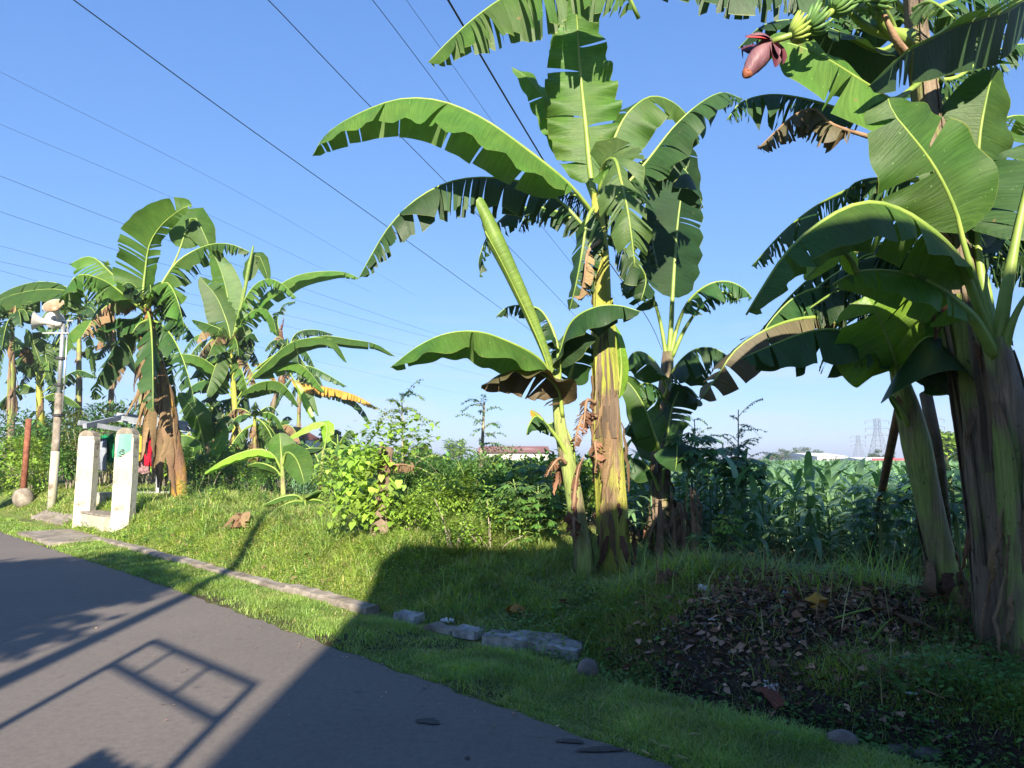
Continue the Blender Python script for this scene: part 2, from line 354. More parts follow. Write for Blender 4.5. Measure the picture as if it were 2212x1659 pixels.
M['dark'] = mixed('dark_metal', [(.3, (.02, .02, .022)), (.7, (.05, .05, .055))], 4, .5, .1)
M['cable'] = mixed('cable', [(.3, (.012, .012, .014)), (.7, (.03, .03, .033))], 4, .6, 0)
M['tile'] = mixed('roof_tile', [(.3, (.16, .06, .045)), (.7, (.27, .11, .08))], 7, .85, .5, sc3=(1, 1, 1))
M['rustroof'] = mixed('rusty_sheet_roof', [(.35, (.20, .085, .07)), (.55, (.26, .12, .10)), (.72, (.42, .33, .29))], .35, .8, .3)
M['plaster'] = mixed('plaster', [(.3, (.50, .48, .43)), (.7, (.66, .64, .58))], 2, .9, .2)
M['plasterw'] = mixed('white_plaster', [(.3, (.70, .69, .66)), (.7, (.80, .79, .76))], 2, .9, .1)
M['stone'] = mixed('stone', [(.3, (.10, .085, .075)), (.7, (.22, .19, .165))], 7, .9, .5)
M['brick'] = mixed('brick_terracotta', [(.3, (.17, .055, .035)), (.7, (.30, .11, .07))], 9, .9, .4)
M['plastic'] = mixed('white_plastic_litter', [(.3, (.55, .56, .60)), (.7, (.80, .81, .84))], 12, .35, .6)
M['fruit'] = mixed('unripe_banana', [(.3, (.055, .13, .035)), (.7, (.13, .24, .06))], 9, .45, .05)
M['fruity'] = mixed('young_banana_yellow_green', [(.3, (.16, .25, .04)), (.7, (.30, .38, .07))], 9, .5, .05)
M['bud'] = mixed('banana_bud', [(.3, (.07, .022, .035)), (.55, (.14, .055, .07)), (.8, (.24, .14, .15))], 7, .5, .3, sc3=(1, 1, .3))
M['buddark'] = mixed('bract_maroon', [(.3, (.045, .010, .016)), (.7, (.10, .022, .032))], 6, .5, .2)
M['budred'] = mixed('bract_red_inside', [(.3, (.55, .05, .06)), (.7, (.65, .09, .10))], 6, .5, .1)
M['budtip'] = mixed('bud_tip', [(.3, (.16, .04, .025)), (.7, (.26, .09, .045))], 12, .6, .3)
M['bamboo'] = mixed('weathered_bamboo', [(.3, (.13, .06, .035)), (.7, (.26, .14, .08))], 6, .75, .3, sc3=(1, 1, .2))
def cloth(name, c, c2=None, sc=30):
    c2 = c2 or tuple(v * .8 for v in c); return mixed(name, [(.42, c), (.58, c2)], sc, .9, .15, spec=.1)

# ------------------------------------------------------------------ setting
def make_ground():
    def axis(lo, hi, c, n, k):
        t = np.linspace(math.asinh((lo - c) / k), math.asinh((hi - c) / k), n); return c + k * np.sinh(t)
    xs = axis(-2500, 2500, 0, 420, 4.0); ys = axis(-300, 4000, 7, 420, 4.0)
    X, Y = np.meshgrid(xs, ys); Z = hter(X, Y)
    fine = rs.randn(*X.shape) * .012 * (np.hypot(X, Y) < 40) * (dperp(X, Y) > 1.3)
    Z = Z + fine
    d = dperp(X, Y); s = salong(X, Y)
    soil = np.clip(1.2 * np.exp(-(((X - 2.25) / 1.35) ** 4 + ((Y - 6.1) / 1.1) ** 4)) , 0, 1)
    ditch = (1 - sstep(1.0, 2.2, s)) * sstep(.95, 1.15, d) * (1 - sstep(1.7, 2.1, d))
    soil = np.maximum(soil, .9 * (d > 0) * (d < .8) * (np.sin(X * 2.3 + np.sin(Y * 3.1)) + np.sin(Y * 4.7 + X) < -.9)); soil = np.maximum(soil, .9 * np.exp(-((d - .16) / .14) ** 2) * np.exp(-((s - 5.0) / 2.2) ** 2)); soil = np.maximum(soil, ditch); soil = np.maximum(soil, .75 * (d > 5.5)) ; soil = np.maximum(soil, .5 * ((d > 2.6) & (s < 3.5)))
    nx = len(xs); ny = len(ys); i = np.arange(nx * ny).reshape(ny, nx)
    Fc = np.stack([i[:-1, :-1].ravel(), i[:-1, 1:].ravel(), i[1:, 1:].ravel(), i[1:, :-1].ravel()], 1)
    o = mesh('ground', np.stack([X.ravel(), Y.ravel(), Z.ravel()], 1), Fc, M['ground'], rnd=soil.ravel()); setp(o, kind='structure')
    # road sheet with a slightly ragged edge
    V = []; Fq = []; ss = np.concatenate([np.linspace(-30, 30, 900), np.linspace(31, 260, 60)])
    for j, a in enumerate(ss):
        e = .09 * math.exp(-((a - 8) / 4.5) ** 2) + .018 * math.sin(a * 7.1) + .012 * math.sin(a * 17.3 + 1) + .008 * random.uniform(-1, 1)
        for q in (-5.2, -2.5, e): p = sd(a, q); V.append((p[0], p[1], .012 + (.0 if q != e else -.004)))
    for j in range(len(ss) - 1):
        for k in range(2): a = j * 3 + k; Fq.append([a, a + 1, a + 4, a + 3])
    V = np.array(V); o = mesh('road', V, Fq, M['asph'], smooth=False); setp(o, kind='structure')
    me = o.data
    # kerb: worn concrete edging in lengths
    segs = [(3.0, 20.0)]
    mb = MB(); a = 4.1
    while a < 13.6:
        ln = random.uniform(.8, 1.5); b = min(a + ln, 13.6)
        n = 8; pts = []
        for t in np.linspace(a + .012, b - .012, n):
            pts.append(t)
        dd = random.uniform(-.02, .02); hh = random.uniform(-.02, .02)
        Vv = []; Fv = []
        prof = [(.85, -.1), (.85, .075), (.87, .10), (1.0, .108), (1.03, .085), (1.03, -.1)]
        for t in pts:
            jit = [random.uniform(-.008, .008) for _ in prof]
            for (q, z), jj in zip(prof, jit):
                p = sd(t, q + dd + jj); Vv.append((p[0], p[1], z + hh + jj))
        m_ = len(prof)
        for j in range(n - 1):
            for k in range(m_ - 1): Fv.append([j * m_ + k, j * m_ + k + 1, (j + 1) * m_ + k + 1, (j + 1) * m_ + k])
        Fv.append(list(range(m_))[::-1]); Fv.append([(n - 1) * m_ + k for k in range(m_)])
        mb.add(Vv, Fv); a = b
    o = mb.build('kerb', M['conc']); setp(o, kind='structure')
make_ground()

def rock(c, r, sq=(1, 1, .6), seed=0, n=2, jag=.18):
    q = np.random.RandomState(seed)
    import bmesh
    bm = bmesh.new(); bmesh.ops.create_icosphere(bm, subdivisions=n, radius=1)
    V = np.array([v.co[:] for v in bm.verts]); Fc = [[v.index for v in f.verts] for f in bm.faces]; bm.free()
    k = q.randn(3, 3)
    V = V * (1 + jag * np.sin(V @ k[0] * 2.2 + 1)[:, None] + jag * .6 * np.sin(V @ k[1] * 3.7)[:, None])
    return V * r * np.array(sq) + np.array(c), Fc
def things_rock(px, py, r, mat, label, cat='stone', name='stone', sq=(1, .8, .6), seed=0, group=None, up=.4, jag=.18):
    g = PG(px, py); V, Fc = rock((g[0], g[1], g[2] + r * sq[2] * up), r, sq, seed, jag=jag)
    return place(name, V, Fc, mat, label, cat, group, smooth=True)

# slabs and broken pieces that continue the kerb line
def slab(px0, py0, px1, py1, wd, th, mat, label, name='concrete_slab', cat='slab', lift=.05, seed=1):
    a = PG(px0, py0); b = PG(px1, py1); q = np.random.RandomState(seed)
    t = b[:2] - a[:2]; L = np.linalg.norm(t); t /= L; n_ = np.array([-t[1], t[0]])
    nx = max(4, int(L / .1)); ny = 4; V = []; Fc = []
    for z in (1, 0):
        for i in range(nx + 1):
            for j in range(ny + 1):
                u = i / nx * L; v = (j / ny - .5) * wd * (1 + .12 * math.sin(i * 1.7 + seed)) 
                p = a[:2] + t * (u + q.uniform(-.015, .015)) + n_ * (v + q.uniform(-.012, .012))
                g = float(hter(*p)); V.append((p[0], p[1], max(a[2], b[2], g) * .4 + g * .6 + lift - (0 if z else th) + (q.uniform(-.012, .012) if z else 0)))
    K = ny + 1
    o2 = (nx + 1) * K
    for i in range(nx):
        for j in range(ny):
            k = i * K + j; Fc.append([k, k + K, k + K + 1, k + 1]); Fc.append([o2 + k, o2 + k + 1, o2 + k + K + 1, o2 + k + K])
    for i in range(nx):
        k = i * K; Fc.append([k, o2 + k, o2 + k + K, k + K]); k += ny; Fc.append([k, k + K, o2 + k + K, o2 + k])
    for j in range(ny):
        k = j; Fc.append([k, k + 1, o2 + k + 1, o2 + k]); k = nx * K + j; Fc.append([k, o2 + k, o2 + k + 1, k + 1])
    return place(name, V, Fc, mat, label, cat, smooth=False)
slab(1052, 1392, 1255, 1430, .20, .10, M['conclt'], 'long pale mortar slab at the grass edge, beside a round stone', lift=.09, seed=3)
slab(990, 1374, 1035, 1384, .17, .07, M['conclt'], 'short pale broken slab between the white litter and the long slab', lift=.08, seed=5)
slab(862, 1338, 906, 1348, .15, .07, M['conclt'], 'small pale broken slab just past the end of the kerb', lift=.07, seed=6)
slab(928, 1358, 985, 1370, .15, .06, M['conc'], 'cracked grey slab lying under the crumpled white litter', lift=.04, seed=8)
things_rock(1270, 1462, .085, M['stone'], 'round brown stone at the right end of the pale slab', sq=(1, .9, .95), seed=3, up=.6, jag=.06)
things_rock(1820, 1612, .075, M['stone'], 'egg-shaped grey stone in the ditch below the weeds', sq=(1.1, .8, .75), seed=4, up=.6, jag=.08)
things_rock(1955, 1632, .09, M['stone'], 'flat dark stone in the ditch, at the foot of the right bank', sq=(1.2, .8, .55), seed=5, up=.5)
things_rock(2010, 1640, .08, M['stone'], 'low dark rounded stone, rightmost in the ditch', sq=(1.2, .8, .5), seed=6, up=.5)
things_rock(1665, 1592, .07, M['stone'], 'half buried flat stone on the verge edge under the leaf pile', sq=(1.9, .8, .3), seed=7, up=.5)

# stains on the road
def stain(px, py, a, b, seed):
    g = PZ(px, py, .016); q = np.random.RandomState(seed); V = [(g[0], g[1], .0165)]; n = 44
    ph = q.uniform(0, 6, 3)
    for i in range(n):
        t = 2 * math.pi * i / n; r = 1 + .18 * math.sin(2 * t + ph[0]) + .14 * math.sin(3 * t + ph[1]) + .08 * math.sin(7 * t + ph[2]) + .07 * q.randn()
        V.append((g[0] + a * r * math.cos(t), g[1] + b * r * math.sin(t), .0165))
    o = mesh('road_stain', V, [[0, 1 + i, 1 + (i + 1) % n] for i in range(n)], M['stain'], smooth=False); setp(o, kind='structure')
stain(926, 1557, .065, .055, 1); stain(1232, 1600, .08, .03, 3); stain(1300, 1618, .13, .035, 4); stain(1010, 1636, .012, .02, 5)

# ------------------------------------------------------------------ scatter
def euler_mats(yaw, pitch, roll=None):
    n = len(yaw); cy, sy = np.cos(yaw), np.sin(yaw); cp, sp = np.cos(pitch), np.sin(pitch)
    R = np.zeros((n, 3, 3))      # columns: side, forward(leaf axis), normal
    fwd = np.stack([cp * cy, cp * sy, sp], 1); side = np.stack([sy, -cy, np.zeros(n)], 1); nor = np.cross(side, fwd)
    if roll is not None:
        c, s_ = np.cos(roll)[:, None], np.sin(roll)[:, None]; side, nor = side * c + nor * s_, nor * c - side * s_
    R[:, :, 0] = side; R[:, :, 1] = fwd; R[:, :, 2] = nor; return R
def scatter(tv, tf, pos, R, sc, sx=None):
    tv = np.asarray(tv, float); tf = np.asarray(tf); n = len(pos)
    t = np.repeat(tv[None], n, 0)
    if sx is not None: t = t * np.stack([sx, np.ones(n), np.ones(n)], 1)[:, None, :]
    V = np.einsum('nij,nkj->nki', R, t) * np.asarray(sc)[:, None, None] + pos[:, None, :]
    Fc = tf[None] + (np.arange(n) * len(tv))[:, None, None]
    return V.reshape(-1, 3), Fc.reshape(-1, tf.shape[1])
LEAF_V = [(0,0,0), (-.27,.42,.06), (0,1,-.12), (.27,.42,.06), (0,.48,0)]
LEAF_F = [(0,4,1),(1,4,2),(0,3,4),(3,2,4)]
HEART_V = [(0,0,0), (-.35,-.02,.03), (-.42,.35,.04), (0,1,-.15), (.42,.35,.04), (.35,-.02,.03), (0,.4,0)]
HEART_F = [(0,6,1),(1,6,2),(2,6,3),(6,4,3),(6,5,4),(0,5,6)]
BLADE_V = [(-.5,0,0),(.5,0,0),(-.42,.45,.05),(.42,.45,.05),(-.25,.8,-.06),(.25,.8,-.06),(0,1,-.22)]
def blades(name, pos, h, wd, mat, bend, r, kind='stuff', lean=.5, grp=None, label=None):
    """curved 3-segment grass blades"""
    n = len(pos); cl = (np.sin(pos[:, 0] * 9.1 + 2 * np.sin(pos[:, 1] * 4.3)) + np.sin(pos[:, 1] * 11.7 + 2 * np.sin(pos[:, 0] * 5.1)) + np.sin(pos[:, 0] * 2.1 - pos[:, 1] * 2.9)) / 6 + .5
    h = h * (.55 + .9 * cl); yaw = r.uniform(0, 2 * math.pi, n); up = r.uniform(rad(90) - lean, rad(90), n)
    d = np.stack([np.cos(yaw), np.sin(yaw)], 1); sd_ = np.stack([-np.sin(yaw), np.cos(yaw)], 1)
    ts = np.array([0, .4, .75, 1.0]); V = np.zeros((n, 7, 3)); bz = bend * r.uniform(.5, 1.5, n)
    k = 0
    for i, t in enumerate(ts):
        ho = h * t * np.cos(up) + h * bz * t * t; z = h * t * np.sin(up) - h * bz * .5 * t ** 3
        c = pos + np.concatenate([d * ho[:, None], z[:, None]], 1)
        ww = wd * (1 - t ** 2) / 2
        if i < 3:
            for sgn in (-1, 1):
                V[:, k, :] = c; V[:, k, :2] += sd_ * (sgn * ww)[:, None]; k += 1
        else: V[:, k, :] = c
    tf = np.array([(0,1,3),(0,3,2),(2,3,5),(2,5,4),(4,5,6)])
    Fc = (tf[None] + (np.arange(n) * 7)[:, None, None]).reshape(-1, 3)
    o = mesh(name, V.reshape(-1, 3), Fc, mat, rnd=np.repeat(np.clip(.55 * r.rand(n) + .55 * cl - .05, 0, 1), 7)); setp(o, kind=kind, label=label)
    return o
def sample_sd(n, s0, s1, d0, d1, pw, r):
    """points in road coordinates, thinned with distance from the viewer"""
    out = []
    got = 0
    while got < n:
        s = r.uniform(s0, s1, n); d = r.uniform(d0, d1, n)
        x = E0[0] + U[0] * s + NN[0] * d; y = E0[1] + U[1] * s + NN[1] * d
        dist = np.hypot(x, y); keep = (r.rand(n) < np.minimum(1, (4.0 / dist) ** pw)) & (np.abs(x) < y * .78 + 1.0) & (y > 3)
        out.append(np.stack([x[keep], y[keep]], 1)); got += keep.sum()
    p = np.concatenate(out)[:n]; return p
def on_ground(p, dz=0): return np.stack([p[:, 0], p[:, 1], hter(p[:, 0], p[:, 1]) + dz], 1)

def make_grass():
    r = np.random.RandomState(11)
    # mown verge between road and kerb
    p = sample_sd(150000, -3.2, 26, -.01, .87, 1.5, r)
    d = dperp(p[:, 0], p[:, 1]); keep = ((d > .14) | (r.rand(len(p)) < .45)) & (d > .02 + .09 * np.exp(-((salong(p[:, 0], p[:, 1]) - 8) / 4.5) ** 2)); p = p[keep]
    patch = np.sin(p[:, 0] * 2.3 + np.sin(p[:, 1] * 3.1)) + np.sin(p[:, 1] * 4.7 + p[:, 0])
    dd_ = dperp(p[:, 0], p[:, 1]); sa_ = salong(p[:, 0], p[:, 1]); bare = np.exp(-((dd_ - .16) / .14) ** 2) * np.exp(-((sa_ - 5.0) / 2.2) ** 2); keep = ((patch > -.95) | (r.rand(len(p)) < .35)) & (r.rand(len(p)) > bare * .8); p = p[keep]
    dist = np.hypot(p[:, 0], p[:, 1]); h = r.uniform(.022, .08, len(p)) * (1 + .45 * np.sin(p[:, 0] * 3) * np.sin(p[:, 1] * 2.3)); wd = np.maximum(.004, .0010 * dist) * r.uniform(.7, 1.3, len(p))
    blades('verge_grass', on_ground(p, -.004), h, wd, M['grass'], .5, r, lean=.9, label='short bright green grass of the strip between road and kerb')
    pp = p[r.rand(len(p)) < .07]; blades('verge_straw', on_ground(pp, -.003), r.uniform(.02, .07, len(pp)), np.maximum(.004, .0011 * np.hypot(pp[:, 0], pp[:, 1])), M['grass_straw'], .6, r, lean=1.3, label='dry straw blades in the short grass by the road')
    # bank grass
    p = sample_sd(150000, 1.0, 24, 1.06, 4.6, 1.25, r)
    gd = PGATE[:2]; keep = np.hypot(p[:, 0] - gd[0], p[:, 1] - gd[1]) > 1.0; p = p[keep]
    dist = np.hypot(p[:, 0], p[:, 1]); d = dperp(p[:, 0], p[:, 1])
    h = r.uniform(.04, .13, len(p)) ** 1.0 * (1 + 1.3 * sstep(1.6, 3.2, d)); wd = np.maximum(.005, .0012 * dist) * r.uniform(.7, 1.3, len(p))
    k = r.rand(len(p)) < .86
    blades('bank_grass', on_ground(p[k], -.006), h[k], wd[k], M['grass_bank'], .45, r, lean=.8, label='yellow green grass covering the bank behind the kerb')
    blades('straw_grass', on_ground(p[~k], -.006), h[~k] * 1.2, wd[~k], M['grass_straw'], .6, r, lean=1.1, label='dry straw blades among the bank grass')
    # shaded ground right of the trunks
    p = sample_sd(110000, -9, 3.0, .98, 5.2, 1.1, r)
    m = np.exp(-(((p[:, 0] - 2.25) / 1.15) ** 4 + ((p[:, 1] - 6.1) / .95) ** 4)); keep = r.rand(len(p)) > m * 1.0
    dd = dperp(p[:, 0], p[:, 1]); keep &= (dd > 1.6) | (r.rand(len(p)) < .25); p = p[keep]
    dist = np.hypot(p[:, 0], p[:, 1]); d = dperp(p[:, 0], p[:, 1])
    h = r.uniform(.04, .14, len(p)) * (1 + .8 * sstep(3.5, 4.5, d)); wd = np.maximum(.004, .0011 * dist) * r.uniform(.7, 1.3, len(p))
    blades('field_edge_grass', on_ground(p, -.006), h, wd, M['grass'], .6, r, lean=.9, label='loose green grass under the big banana plants')
    pp = p[r.rand(len(p)) < .10]; blades('shade_straw', on_ground(pp, -.004), r.uniform(.04, .13, len(pp)), np.maximum(.004, .0011 * np.hypot(pp[:, 0], pp[:, 1])), M['grass_straw'], .7, r, lean=1.3, label='withered straw blades in the shade near the mound')
    # clover-like creeping weed on the lower bank
    p = sample_sd(26000, 2.6, 16, 1.07, 2.1, 1.3, r); q = np.sin(p[:, 0] * 1.9) + np.sin(p[:, 1] * 2.3 + 1); p = p[q > -.6]
    dist = np.hypot(p[:, 0], p[:, 1]); n = len(p)
    V, Fc = scatter(LEAF_V, LEAF_F, on_ground(p, .02) + np.stack([np.zeros(n), np.zeros(n), r.uniform(0, .035, n)], 1), euler_mats(r.uniform(0, 6.3, n), r.uniform(-.2, .6, n)), np.maximum(.018, .0022 * dist) * r.uniform(.7, 1.3, n), np.full(n, 1.7))
    o = mesh('creeping_weed', V, Fc, M['clover'], rnd=np.repeat(r.rand(n), 5)); setp(o, kind='stuff', label='low round-leaved creeping weed along the kerb')
    n = 420; p = sample_sd(n, 1.0, 16, 1.1, 4.4, .6, r); g = on_ground(p, .03)
    V, Fc = scatter(LEAF_V, LEAF_F, g, euler_mats(r.uniform(0, 6.3, n), r.uniform(-.3, .3, n), r.uniform(-.9, .9, n)), r.uniform(.04, .12, n), r.uniform(.7, 1.5, n))
    o = mesh('bank_leaf_litter', V, Fc, M['dry'], rnd=np.repeat(r.rand(n), 5), uv=np.zeros((len(V), 2))); setp(o, kind='stuff', label='brown leaf scraps lying in the bank grass')
    c_ = sample_sd(420, 1.2, 17, 1.2, 4.6, .4, r); sg_ = PG(656, 1108); c_[np.hypot(c_[:, 0] - sg_[0], c_[:, 1] - sg_[1]) < .8] += [0, 2.2]; k = 26; p = np.repeat(c_, k, 0) + r.randn(420 * k, 2) * .075
    blades('bank_tufts', on_ground(p, -.01), r.uniform(.10, .30, len(p)), np.maximum(.006, .0013 * np.hypot(p[:, 0], p[:, 1])), M['grass'], .6, r, lean=.7, label='darker coarse grass tufts dotted over the bank')
    c_ = sample_sd(1900, 1.0, 16, 1.1, 4.4, .6, r); k = 6; n = 1900 * k; g = on_ground(np.repeat(c_, k, 0) + r.randn(n, 2) * .04); g[:, 2] += r.uniform(.03, .12, n)
    V, Fc = scatter(LEAF_V, LEAF_F, g, euler_mats(r.uniform(0, 6.3, n), r.uniform(-.3, .6, n)), np.maximum(.03, .0034 * np.hypot(g[:, 0], g[:, 1])) * r.uniform(.7, 1.3, n), np.full(n, 1.4))
    o = mesh('bank_weeds', V, Fc, M['shrub'], rnd=np.repeat(r.rand(n), 5)); setp(o, kind='stuff', label='small broad-leaved weeds in the bank grass')
    # leafy weeds in the shade right of the trunk and along the ditch
    p = sample_sd(6500, -9, 2.6, 1.0, 5.2, .8, r)
    m = np.exp(-(((p[:, 0] - 2.2) / 1.15) ** 4 + ((p[:, 1] - 5.9) / 1.0) ** 4)); q = np.sin(p[:, 0] * 2.9 + 1) * np.sin(p[:, 1] * 3.3)
    p = p[(r.rand(len(p)) > m * .93) & (q > -.35)]
    n = len(p); k = 5; pos = np.repeat(on_ground(p), k, 0); n2 = n * k
    pos[:, :2] += r.randn(n2, 2) * .05; pos[:, 2] += r.uniform(.01, .13, n2)
    V, Fc = scatter(LEAF_V, LEAF_F, pos, euler_mats(r.uniform(0, 6.3, n2), r.uniform(-.4, .6, n2)), r.uniform(.02, .055, n2), np.full(n2, 1.3))
    o = mesh('ground_weeds', V, Fc, M['shrub'], rnd=np.repeat(r.rand(n2), 5)); setp(o, kind='stuff', label='broad-leaved weeds in the shade by the ditch and trunks')
    # leaf litter on the dark mound
    n = 4200; pos2 = np.stack([r.normal(2.25, .85, n), r.normal(6.05, .66, n)], 1)
    g = on_ground(pos2); d = dperp(g[:, 0], g[:, 1]); g = g[d > 1.0]; n = len(g); g[:, 2] += r.uniform(.0, .035, n)
    V, Fc = scatter(LEAF_V, LEAF_F, g, euler_mats(r.uniform(0, 6.3, n), r.uniform(-.35, .35, n), r.uniform(-.9, .9, n)), r.uniform(.03, .095, n), r.uniform(.7, 1.5, n))
    o = mesh('leaf_litter', V, Fc, M['litter'], rnd=np.repeat(r.rand(n), 5)); setp(o, kind='stuff', label='brown and grey dead leaves heaped on the dark soil')
    n = 1000; pos2 = np.stack([r.normal(2.4, .85, n), r.normal(6.15, .6, n)], 1); g = on_ground(pos2); g = g[dperp(g[:, 0], g[:, 1]) > 1.0]; n = len(g); g[:, 2] += r.uniform(.02, .06, n)
    V, Fc = scatter(LEAF_V, LEAF_F, g, euler_mats(r.uniform(0, 6.3, n), r.uniform(-.4, .4, n), r.uniform(-1.2, 1.2, n)), r.uniform(.05, .13, n), r.uniform(.4, 1.1, n))
    o = mesh('straw_litter', V, Fc, M['dryred'], rnd=np.repeat(r.rand(n), 5), uv=np.zeros((len(V), 2))); setp(o, kind='stuff', label='tan and straw coloured dead leaves scattered over the heap')
    # twigs and straw in the litter
    n = 1500; pos2 = np.stack([r.normal(2.3, 1.0, n), r.normal(6.0, .8, n)], 1); g = on_ground(pos2, .015); g = g[dperp(g[:, 0], g[:, 1]) > 1.0]
    blades('litter_twigs', g, r.uniform(.08, .22, len(g)), np.full(len(g), .005), M['grass_straw'], .3, r, lean=1.5, label='thin twigs and straw on the soil mound')
    for k in range(3):
        n = 60; g = on_ground(np.stack([r.normal(2.4, .8, n), r.normal(6.1, .6, n)], 1), .02 + .02 * k); g = g[dperp(g[:, 0], g[:, 1]) > 1.0]
        blades(('long_twigs', 'pale_twigs', 'root_twigs')[k], g, r.uniform(.2, .55, len(g)), np.full(len(g), (.012, .008, .006)[k]), M[('dry', 'grass_straw', 'dryred')[k]], .25, r, lean=1.52, label=('flat tan leaf strips', 'long pale stalks', 'dark reddish rootlets')[k] + ' lying over the soil heap')
    n = 900; p_ = sample_sd(n, -2, 18, -.45, .03, .8, r); p2_ = sample_sd(160, -2, 18, -3.5, -.3, .5, r); p_ = np.concatenate([p_[r.rand(n) < np.exp(dperp(p_[:, 0], p_[:, 1]) * 9)], p2_]); n = len(p_)
    V, Fc = scatter(LEAF_V, LEAF_F, np.stack([p_[:, 0], p_[:, 1], np.full(n, .018)], 1), euler_mats(r.uniform(0, 6.3, n), r.uniform(-.1, .2, n)), r.uniform(.008, .035, n), r.uniform(.8, 1.6, n))
    o = mesh('road_grit', V, Fc, M['litter'], rnd=np.repeat(r.rand(n), 5)); setp(o, kind='stuff', label='grit and leaf crumbs along the road edge')
    # coarse soil crumbs
    n = 5000; pos2 = np.stack([r.normal(2.1, .8, n), r.normal(5.9, .7, n)], 1); g = on_ground(pos2, .0); g = g[dperp(g[:, 0], g[:, 1]) > 1.0]; n = len(g)
    oc = np.array([(1,0,0),(0,1,0),(-1,0,0),(0,-1,0),(0,0,1)], float) * .5; of = np.array([(0,1,4),(1,2,4),(2,3,4),(3,0,4)])
    V, Fc = scatter(oc, of, g, euler_mats(r.uniform(0, 6.3, n), r.uniform(-.5, .5, n)), r.uniform(.01, .035, n))
    o = mesh('soil_crumbs', V, Fc, M['stone'], rnd=np.repeat(r.rand(n), 5), smooth=False); setp(o, kind='stuff', label='crumbs of dark soil and grit on the mound')
    # tall arching grass along the field edge
    pts = []
    for px in np.linspace(1380, 2150, 50):
        g = PG(px + r.uniform(-10, 10), r.uniform(1235, 1290)); k = r.randint(8, 22)
        pts.append(np.stack([g[0] + r.randn(k) * .09, g[1] + r.randn(k) * .09, np.full(k, g[2])], 1))
    p = np.concatenate(pts); blades('tall_grass', p, r.uniform(.2, .5, len(p)), r.uniform(.006, .012, len(p)), M['grass'], .7, r, lean=.5, label='tall arching grass along the edge of the corn')
    pts = []
    for px, py, k, in [(905,1150,60),(940,1165,70),(975,1160,70),(860,1140,60),(890,1180,60),(800,1150,50),(740,1130,40),(1010,1185,60),(1060,1190,60),(1100,1185,50),(560,1095,60),(470,1080,70),(430,1090,60),(520,1070,60),(620,1100,50),(690,1120,50),(1180,1210,50),(420,1050,50)]:
        g = PG(px, py); pts.append(np.stack([g[0] + r.randn(k) * .22, g[1] + r.randn(k) * .22, np.full(k, g[2] - .02)], 1))
    p = np.concatenate(pts); blades('long_bank_grass', p, r.uniform(.15, .42, len(p)), r.uniform(.008, .014, len(p)), M['grass_bank'], .7, r, lean=.7, label='longer pale grass tufts at the top of the bank')
PGATE = PZ(215, 1150, .05)
make_grass()

